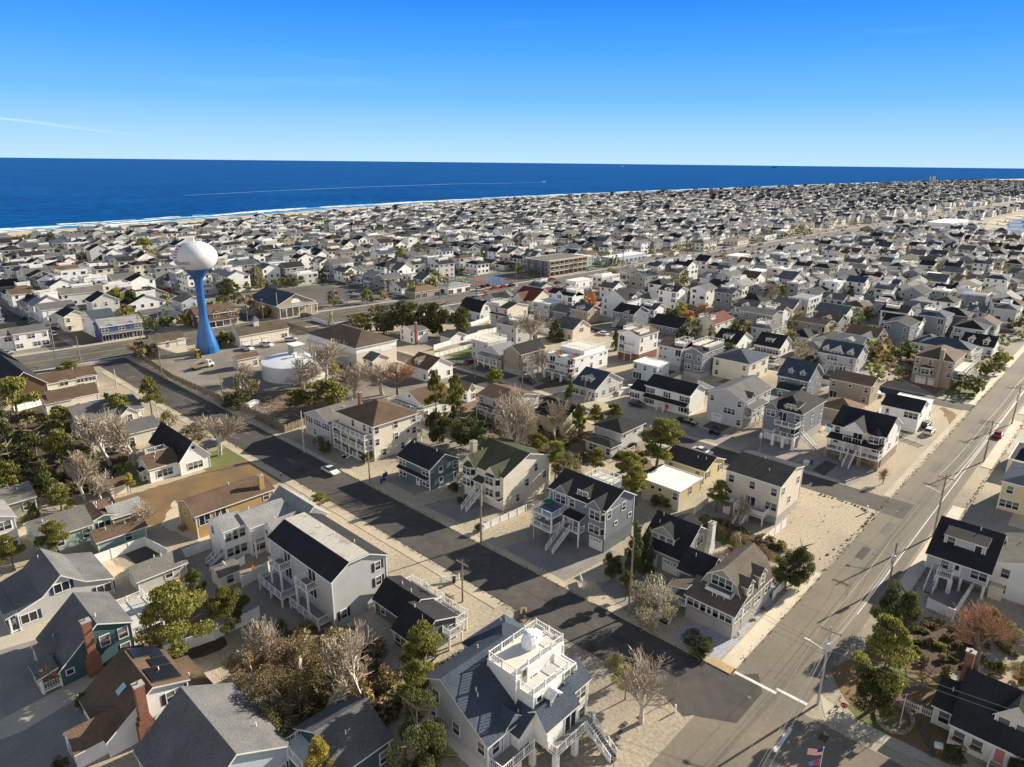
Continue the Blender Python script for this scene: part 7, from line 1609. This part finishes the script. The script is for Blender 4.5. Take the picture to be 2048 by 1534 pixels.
# ---------------- the rest of the town ----------------
r=random.Random(21)
def hit(x0,y0,x1,y1,m=.8):
    for a,b,c,d in BOX:
        if x0<c+m and x1>a-m and y0<d+m and y1>b-m: return True
    return False
BOX.append((77,150,140,238)); BOX.append((148,280,203,331))
WK='WWWWWWWWLLLLLLGGGBTCSSAZ'+('M' if random.random()<.0 else ''); RK='kkkkkkgggssslvbw'
def pick(): return r.choice(WK),r.choice(RK)
def simple_house(mb,cx,cy_,w,d,h,rz,kind,wm,rm,det,rr):
    x0,x1,y0,y1=cx-w/2,cx+w/2,cy_-d/2,cy_+d/2; ov=.35
    if kind=='f':
        mb.box(x0,x1,y0,y1,-.2,h,wm,top=rm,nobot=True)
        if det: mb.box(x0-.1,x1+.1,y0-.1,y0+.02,h-.1,h+.7,TRIM); mb.box(x0-.1,x0+.02,y0-.1,y1,h-.1,h+.7,TRIM)
    elif kind=='h':
        mb.box(x0,x1,y0,y1,-.2,h,wm,nobot=True); X0,X1,Y0,Y1=x0-ov,x1+ov,y0-ov,y1+ov; z=h; A,B,C,D=(X0,Y0,z),(X1,Y0,z),(X1,Y1,z),(X0,Y1,z); w_,d_=X1-X0,Y1-Y0
        if w_>=d_: a=(X0+d_/2,(Y0+Y1)/2,rz);b=(X1-d_/2,(Y0+Y1)/2,rz); F=[[A,B,b,a],[B,C,b],[C,D,a,b],[D,A,a]]
        else: a=((X0+X1)/2,Y0+w_/2,rz);b=((X0+X1)/2,Y1-w_/2,rz); F=[[A,B,a],[B,C,b,a],[C,D,b],[D,A,a,b]]
        for f in F: mb.poly(f,rm)
        if det: mb.box(X0+.02,X1-.02,Y0+.02,Y1-.02,h-.2,h-.02,TRIM)
    else:
        mb.box(x0,x1,y0,y1,-.2,h,wm,nobot=True)
        if kind=='y':
            mx=(x0+x1)/2; e=ov*(rz-h)/(w/2)
            for yy,s in ((y0,1),(y1,-1)): P=[(x0,yy,h),(x1,yy,h),(mx,yy,rz-.1)]; mb.poly(P if s>0 else P[::-1],wm)
            L=[(x0-ov,y0-ov,h-e),(mx,y0-ov,rz),(mx,y1+ov,rz),(x0-ov,y1+ov,h-e)]; R_=[(mx,y0-ov,rz),(x1+ov,y0-ov,h-e),(x1+ov,y1+ov,h-e),(mx,y1+ov,rz)]
        else:
            my=(y0+y1)/2; e=ov*(rz-h)/(d/2)
            for xx,s in ((x0,-1),(x1,1)): P=[(xx,y0,h),(xx,y1,h),(xx,my,rz-.1)]; mb.poly(P if s>0 else P[::-1],wm)
            L=[(x0-ov,y0-ov,h-e),(x1+ov,y0-ov,h-e),(x1+ov,my,rz),(x0-ov,my,rz)]; R_=[(x0-ov,my,rz),(x1+ov,my,rz),(x1+ov,y1+ov,h-e),(x0-ov,y1+ov,h-e)]
        if det: mb.slab(L,.16,rm,TRIM); mb.slab(R_,.16,rm,TRIM)
        else: mb.poly(L,rm); mb.poly(R_,rm)
    if det:
        fl=max(1,int(h/2.7)); 
        for k in range(fl):
            z=k*h/fl+1.0
            for f in 'WS':
                L=d if f=='W' else w; n=max(1,int(L/3.1))
                for i in range(n):
                    if rr.random()<.25: continue
                    ww=rr.choice((.5,.5,1.0)); c=L*(i+.5)/n; hh=1.35
                    if det>1:
                        if f=='W': mb.box(x0-.05,x0,y0+c-ww-.12,y0+c+ww+.12,z-.12,z+hh+.12,TRIM); mb.box(x0-.08,x0-.051,y0+c-ww,y0+c+ww,z,z+hh,WFAR)
                        else: mb.box(x0+c-ww-.12,x0+c+ww+.12,y0-.05,y0,z-.12,z+hh+.12,TRIM); mb.box(x0+c-ww,x0+c+ww,y0-.08,y0-.051,z,z+hh,WFAR)
                    else:
                        if f=='W': mb.poly([(x0-.03,y0+c+ww,z),(x0-.03,y0+c-ww,z),(x0-.03,y0+c-ww,z+hh),(x0-.03,y0+c+ww,z+hh)],WFAR)
                        else: mb.poly([(x0+c-ww,y0-.03,z),(x0+c+ww,y0-.03,z),(x0+c+ww,y0-.03,z+hh),(x0+c-ww,y0-.03,z+hh)],WFAR)
        q=rr.random()
        if h>5 and q<.55:   # street deck with rail
            zd=rr.choice((2.6,2.8,5.2)) if h>6.5 else 2.6; a=rr.uniform(0,.4)*d; b_=a+rr.uniform(.45,.6)*d
            mb.box(x0-1.9,x0-.02,y0+a,y0+b_,zd-.25,zd,TRIM,top=DECKM); mb.box(x0-1.95,x0-1.85,y0+a,y0+b_,zd+.25,zd+1.0,TRIM); mb.box(x0-1.85,x0,y0+a,y0+a+.1,zd+.25,zd+1.0,TRIM)
            for t in (a+.1,b_-.1): mb.box(x0-1.9,x0-1.7,y0+t-.1,y0+t+.1,0,zd-.25,TRIM)
        if h>5.5 and rr.random()<.42:  # roof terrace
            mb.box(cx-w*.18,cx+w*.34,cy_-d*.1,cy_+d*.36,h-.3,rz+.15,wm,top=MATS['deck_membrane']); 
            for aa in ((cx-w*.18-.05,cx-w*.18+.05,cy_-d*.1,cy_+d*.36),(cx-w*.18,cx+w*.34,cy_-d*.1-.05,cy_-d*.1+.05),(cx+w*.34-.05,cx+w*.34+.05,cy_-d*.1,cy_+d*.36)): mb.box(*aa,rz+.3,rz+1.1,TRIM)
        elif kind in'xy' and rr.random()<.45 and kind=='y':
            a=cy_+rr.uniform(-.2,.2)*d; zt=h+(rz-h)*.75; P=[(x0+.2,a-1.5,h-.1),(x0+.2,a+1.5,h-.1),(x0+.2,a,zt)]; mb.poly(P[::-1],wm)
            mb.slab([(x0-.1,a-1.8,h-.2),(x0-.1,a,zt+.1),(cx,a,zt+.1),(cx,a-1.8,h-.2)][::-1],.12,rm,TRIM); mb.slab([(x0-.1,a,zt+.1),(x0-.1,a+1.8,h-.2),(cx,a+1.8,h-.2),(cx,a,zt+.1)][::-1],.12,rm,TRIM)
        if rr.random()<.25: c=(cx+rr.uniform(-.3,.3)*w,cy_+rr.uniform(-.3,.3)*d); mb.box(c[0]-.4,c[0]+.4,c[1]-.4,c[1]+.4,h,rz+.9,rr.choice((BRICK,wm,TRIM)))
def lots():
    out=[]
    streets_sea=SX; 
    for i in range(len(SX)-1):
        xa,xb=SX[i][1],SX[i+1][0]; y=None
        base=bl(xa)+BLW+(15 if i>4 else 2)
        nrow=4
        for k in range(nrow):
            off=(9.0,23.0,xb-xa-23.0,xb-xa-9.0)[k]; y=base+10
            while y<cy(xa)-126:
                dd=r.uniform(7.8,10.5); y+=dd/2+r.uniform(1.0,4.2)*(1 if k in(0,3) else 1.5); out.append(('sea',i,k,xa+off+r.uniform(-1.2,1.2),y,r.uniform(9.5,12.5),dd)); y+=dd/2
    for i in range(3,len(AX)-1):
        xa,xb=AX[i][1],AX[i+1][0]
        for k in range(4):
            off=(9.0,23.0,xb-xa-23.0,xb-xa-9.0)[k]; y=38
            while y<bl(xa)-(36 if i>4 else 26):
                dd=r.uniform(7.8,10.5); y+=dd/2+r.uniform(1.0,4.0)*(1 if k in(0,3) else 1.4); out.append(('bay',i,k,xa+off+r.uniform(-1.2,1.2),y,r.uniform(9.5,12.5),dd)); y+=dd/2
    for i in (2,):   # gaps of the measured block
        xa,xb=AX[i][1],AX[i+1][0]
        for k in range(5):
            off=8+ (xb-xa-16)*k/4; y=38 if k>1 else 168
            while y<bl(xa)-14: dd=r.uniform(7.5,9.5); y+=dd/2+r.uniform(.8,2.5); out.append(('mid',i,k,xa+off,y,r.uniform(8.5,11),dd)); y+=dd/2
    x=300
    while x<1900:
        for k,sg in ((0,-1),(1,1)):
            w=r.uniform(15,27); d=r.uniform(9,14)
            if r.random()<(.3 if sg<0 else .6): out.append(('com',0,k,x+w/2,bl(x)+(-8-d/2 if sg<0 else BLW+8+d/2),w,d))
        x+=r.uniform(34,60)
    for x in range(225,1100,16):
        for y in (8,-5,-18,-31): out.append(('low',0,0,x+r.uniform(-1,1),y,r.uniform(9,12),r.uniform(8,10)))
    out.sort(key=lambda q:q[0]!='com')
    return out
cand=[]
def inbay(x,y):
    return x>775 and y<(90 if x<790 else 128+ (x-800)*.2 if x<900 else 176)
for z_,i,k,x,y,w,d in lots():
    if not vis(x,y,4,40): continue
    if x>1300 and y>cy(x)-95: continue
    if inbay(x,y-8): continue
    if hit(x-w/2,y-d/2,x+w/2,y+d/2,.6): continue
    if any(abs(x-tx)<2.2+w/2 and abs(y-ty)<2.2+d/2 and tr<7 and math.hypot(x,y)<330 for tx,ty,tr in TREES): continue
    if r.random()<.09: continue
    if z_!='com' and r.random()<.12: w*=1.3
    if r.random()<.15: d*=.72; w*=.8
    BOX.append((x-w/2,y-d/2,x+w/2,y+d/2)) if math.hypot(x,y)<500 else None
    cand.append((math.hypot(x,y),z_,i,k,x,y,w,d))
cand.sort()
nexp=sum(1 for o in bpy.data.objects if o.parent is None and o.get('category') in('house',))
NIND=292-nexp; ORD=['first','second','third','fourth','fifth','sixth','seventh','eighth','ninth','tenth','eleventh','twelfth']
def on(n): return ORD[n] if n<12 else 'far'
row={}
used={}
stuff=MB(); nfar=0
for n,(D,z_,i,k,x,y,w,d) in enumerate(cand):
    kd=r.choice('yyyxxxhhf'); wk_,rk_=pick()
    if kd!='f' and rk_=='w': rk_='g'
    if kd=='f': rk_='w' if r.random()<.7 else 'l'
    h=r.choice((3.0,5.6,5.8,6.0,8.2,8.4)); 
    if z_=='mid': h=r.choice((3,3.2,5.6))
    if z_=='com': h=r.choice((4.0,4.0,5.8)) if k==0 else r.choice((4.0,5.8,5.8,8.4)); kd=r.choice('ffhx'); rk_='w' if kd=='f' and r.random()<.6 else r.choice('gvkl')
    rz=h+(min(w,d) if kd=='h' else w if kd=='y' else d)*.5*r.uniform(.35,.6)
    if kd=='f': rz=h
    if n<NIND:
        st={3:'low',4:'low wide',5:'two storey',6:'two storey',8:'three storey'}[int(h) if int(h)!=3 else 3]
        rf_={'y':'gable roof','x':'side gable roof','h':'hip roof','f':'flat roof'}[kd]
        key=(z_,i,k); c_=row[key]=row.get(key,-1)+1
        side={0:'left row',1:'left back row',2:'right back row',3:'right row',4:'last row'}[k]
        where={'sea':'%s from boulevard, %s, %s ocean side block'%(on(c_),side,on(max(0,i))),'bay':'%s from cross street, %s, %s landward block'%(on(c_),side,on(i)),'mid':'tucked %s in the %s of middle block %s'%(on(c_),side,('one','two')[(i-1)%2]),'com':'%s building on the %s side of the boulevard'%(on(c_),('near','far')[k%2]),'low':'beside the cross street at right, number %s'%on(c_)}[z_]
        lab='%s %s house, %s, %s'%(WN[wk_],st.replace('two storey','two-storey').replace('three storey','three-storey'),rf_,where)
        lab=' '.join(lab.split()[:16])
        if lab in used: lab=lab.replace(' house,',' dwelling,')
        used[lab]=1
        if D<330:
            nr=max(1,int(h/2.7)); rw='/'.join(r.choice(['w.w','W.w','s.W','w.s','W.W','w.t']) for _ in range(nr)); rs='/'.join(r.choice(['w..w','w.w.','.W.w','w.w.w']) for _ in range(nr))
            v=house((x-w/2,y-d/2,w,d,h),lab,wk_,'w' if kd=='f' else rk_,lod=1,group='houses of the distant blocks',r=kd,rz=rz if kd!='f' else None,W=rw,S=rs)
            BOX.pop()
            if h>5 and r.random()<.6: a=r.choice((0,.4)); v.deck('W',a,a+.6,1.8,2.8 if h<8 or r.random()<.5 else 5.4,rail=True)
            if h>5 and kd!='f' and r.random()<.45: v.rdeck(.2,.7,.4,.9,rz-.2,base=h-.3)
            elif kd=='y' and r.random()<.5: v.dormer('W',.5,3,h-.2,h+.6+(rz-h)*.2,(rz-h)*.35,out=.05,wins='w',inn=w*.5)
        else:
            g=MB(); simple_house(g,0,0,w,d,h,rz,kd,wall(wk_),roofm(rk_),2,r); o=tag(g.build('house',None,(x,y,0)),lab,'house','houses of the distant blocks')
    else:
        det=2 if D<620 else (1 if D<1250 else 0)
        if D>1900 and r.random()<.35: continue
        simple_house(stuff,x,y,w,d,h,rz,kd,wall(wk_),roofm(rk_),det,r); nfar+=1
g=MB(); rq=random.Random(31)
for i,(a,b,c,d) in enumerate(BOX):
    if a<140 or math.hypot(a,b)>620 or c-a>40: continue
    m=rq.choice((asphd,drive,concd,drive,asph,palegr,lawn,brownlawn)); z=.006+i*.000012
    if rq.random()<.85: rect(g,a-rq.uniform(5,7.5),a-.2,b+(d-b)*rq.uniform(0,.3),b+(d-b)*rq.uniform(.55,1),z,m)
    if rq.random()<.3: rect(g,a,c,b-rq.uniform(1,2.4),b,z+.000006,rq.choice((drive,mulch,lawn,concd)))
structure('driveways',g)
tag(stuff.build('distant_houses'),'dense mass of small houses filling the town towards the horizon','houses',None,'stuff')
print('HOUSES',nexp,NIND,nfar)
# trees and shrubs between the far houses
def leafblob(mb,x,y,h,R,m,n,rr):
    for _ in range(n):
        a=rr.uniform(0,6.28); t=rr.random()**.5; z=h*(.2+.8*rr.random()); R2=R*t*math.sqrt(max(.05,1-((z/h-.5)/.55)**2)); p=Vector((x+R2*math.cos(a),y+R2*math.sin(a),z)); s=R*.3*rr.uniform(.6,1.3)
        u=Vector((rr.gauss(0,1),rr.gauss(0,1),rr.gauss(0,1))).normalized(); v_=u.cross(Vector((rr.gauss(0,1),rr.gauss(0,1),rr.gauss(0,1)))).normalized()
        mb.poly([p-u*s,p+v_*s*.7,p+u*s,p-v_*s*.7],m)
fm=[LEAF['dark'],LEAF['pine'],LEAF['bush'],LEAF['dark'],LEAF['brown']]
g=MB(); nt_=0
for _ in range(45000):
    x=r.uniform(75,2600)if r.random()<.75 else r.uniform(75,700); y=r.uniform(30,cy(x)-100)
    if not vis(x,y,2,20) or math.hypot(x,y)<235 or inbay(x,y) or math.sin(x/47+1.3*math.sin(y/61))+math.sin(y/39)<-.5: continue
    if hit(x-.5,y-.5,x+.5,y+.5,.1): continue
    if any(a-1.2<x<b+1.2 for a,b in (AX if y<bl(x) else SX)) or bl(x)-4<y<bl(x)+BLW+4: continue
    D=math.hypot(x,y); R=r.uniform(1.5,3.6); h=r.uniform(3,7.5)
    leafblob(g,x,y,h,R,r.choice(fm),60 if D<420 else 26 if D<900 else 12,r); nt_+=1
    if nt_>5200: break
tag(g.build('far_shrubs_and_trees'),'small dark trees and shrubs scattered among the distant houses','trees',None,'stuff')
g=MB(); cc=[paint(k,CP[k]) for k in ('white','black','silver','grey','dark','red','white')]
def farcar(x,y,ax):
    m=r.choice(cc); L,W_=(4.5,1.8) if ax else (1.8,4.5)
    g.box(x-L/2,x+L/2,y-W_/2,y+W_/2,.25,.85,m); q=.28; g.box(x-L/2*(.6 if ax else .85),x+L/2*(.5 if ax else .85),y-W_/2*(.85 if ax else .6),y+W_/2*(.85 if ax else .5),.85,1.42,GLASS,m)
    g.box(x-L/2-.02,x-L/2+.3,y-W_/2,y+W_/2,.05,.25,TYRE); g.box(x+L/2-.3,x+L/2+.02,y-W_/2,y+W_/2,.05,.25,TYRE)
for _ in range(900):
    if r.random()<.25: x=r.uniform(200,1500); y=bl(x)+r.choice((-6,3,BLW-4,BLW+6)); ax=True
    else:
        a,b=r.choice(SX[2:18]+AX[2:16]); sea_=(a,b) in SX; x=r.choice((a+.6,b-.6,a-5,b+5)); y=r.uniform(bl(a)+30,cy(a)-120) if sea_ else r.uniform(36,bl(a)-24); ax=x<a or x>b
    if not vis(x,y,1,5) or hit(x-2.4,y-2.4,x+2.4,y+2.4,0) or math.hypot(x,y)<240: continue
    farcar(x,y,ax)
tag(g.build('distant_cars'),'small parked cars dotted along the distant streets','cars',None,'stuff')
# scrub under the trees of the left wood and the overgrown lots
def scrub(poly,n,mats_,h0,h1,R0,R1,label,seed,den=70):
    g=MB(); q=random.Random(seed); xs=[p[0] for p in poly]; ys=[p[1] for p in poly]
    def ins(x,y):
        c=False; j=len(poly)-1
        for i in range(len(poly)):
            (a,b),(e,f)=poly[i],poly[j]
            if (b>y)!=(f>y) and x<(e-a)*(y-b)/(f-b)+a: c=not c
            j=i
        return c
    k=0
    while k<n:
        x,y=q.uniform(min(xs),max(xs)),q.uniform(min(ys),max(ys))
        if not ins(x,y): continue
        k+=1
        if hit(x,y,x,y,.3): continue
        leafblob(g,x,y,q.uniform(h0,h1),q.uniform(R0,R1),q.choice(mats_),den,q)
    tag(g.build('undergrowth'),label,'undergrowth',None,'stuff')
L_=LEAF
scrub([(35.0,226.2),(20.1,153.6),(34.1,145.2),(46.2,155.3),(45.7,198.6)],110,[L_['pine'],L_['bush'],L_['grey'],L_['brown']],.4,1.8,.8,1.6,'low scrub covering the ground of the left wood',1)
scrub([(34.2,84.2),(30.7,66.8),(34.8,55.9),(43.6,55.8),(46.4,67.8),(41.0,79.6)],120,[L_['brown'],L_['bush'],L_['brown'],L_['grey']],.5,2.0,.7,1.4,'bramble and brown scrub around the pale bare tree',2,110)
scrub([(115.9,139.0),(99.1,95.7),(118.8,83.3),(126.7,92.1),(128.6,132.2)],90,[L_['brown'],L_['bush'],L_['dark']],.4,1.6,.7,1.3,'leafy undergrowth behind the green roofed house',3)
scrub([(83.3,183.8),(81.1,147.6),(94.9,146.3),(102.8,170.7)],60,[L_['brown'],L_['bush'],L_['dark']],.4,1.5,.7,1.3,'weedy scrub on the scrap lot',4)
scrub([(123.5,84.6),(109.3,65.2),(120.1,67.2),(136.3,87.0)],40,[L_['dark'],L_['bush']],.4,1.5,.6,1.2,'undergrowth below the pines beside the flat roof cottage',5)
scrub([(108.7,52.8),(108.1,37.2),(111.2,37.6),(111.2,53.0)],50,[L_['brown'],L_['bush']],.6,1.5,.5,.9,'vines and brambles along the garden fence',6,110)
scrub([(103.6,14.7),(95.1,14.2),(93.6,10.2),(92.5,4.9),(107.5,2.8),(110.3,9.4)],60,[L_['bush'],L_['brown'],L_['pine']],.3,1.1,.4,.9,'garden beds and low plants behind the cape cottage',7,90)
scrub([(77.4,32.6),(80.2,32.6),(97.4,32.7),(98.7,33.8)],26,[L_['grey'],L_['bush']],.2,.5,.25,.45,'small tufts in the pebble bed beside the corner house',8,40)
# dune grass
g=MB(); dg=mat('dune_grass',(.17,.15,.07),.9,isl=.5)
for _ in range(9000):
    x=r.uniform(60,1500); y=cy(x)-r.uniform(62,104)+6*math.sin(x/23); s=r.uniform(.4,1.3); a=r.uniform(0,3.14); p=Vector((x,y,.05)); u=Vector((math.cos(a),math.sin(a),0))*s*1.6
    g.poly([p-u,p+u,p+u*.6+Vector((0,0,s)),p-u*.6+Vector((0,0,s))],dg)
tag(g.build('dune_grass'),'grass tufts on the low dunes behind the beach','grass',None,'stuff')
# short vinyl fences between the mid distance lots
for i in range(2): pass
g=MB()
for _ in range(900):
    x=r.uniform(140,900); y=r.uniform(34,700)
    if not vis(x,y,1,10) or math.hypot(x,y)<190 or y>cy(x)-110: continue
    L=r.uniform(5,14); ax=r.random()<.5; x1,y1=(x+L,y+.1) if ax else (x+.1,y+L)
    if hit(x,y,x1,y1,.1) or bl(x)-4<y<bl(x)+BLW+4 or any(a-2<x1 and x<b+2 for a,b in (AX if y<bl(x) else SX)): continue
    g.box(x,x1,y,y1,0,1.5,VINYL)
tag(g.build('distant_garden_fences'),'short white garden fences scattered between the distant houses','fences',None,'stuff')
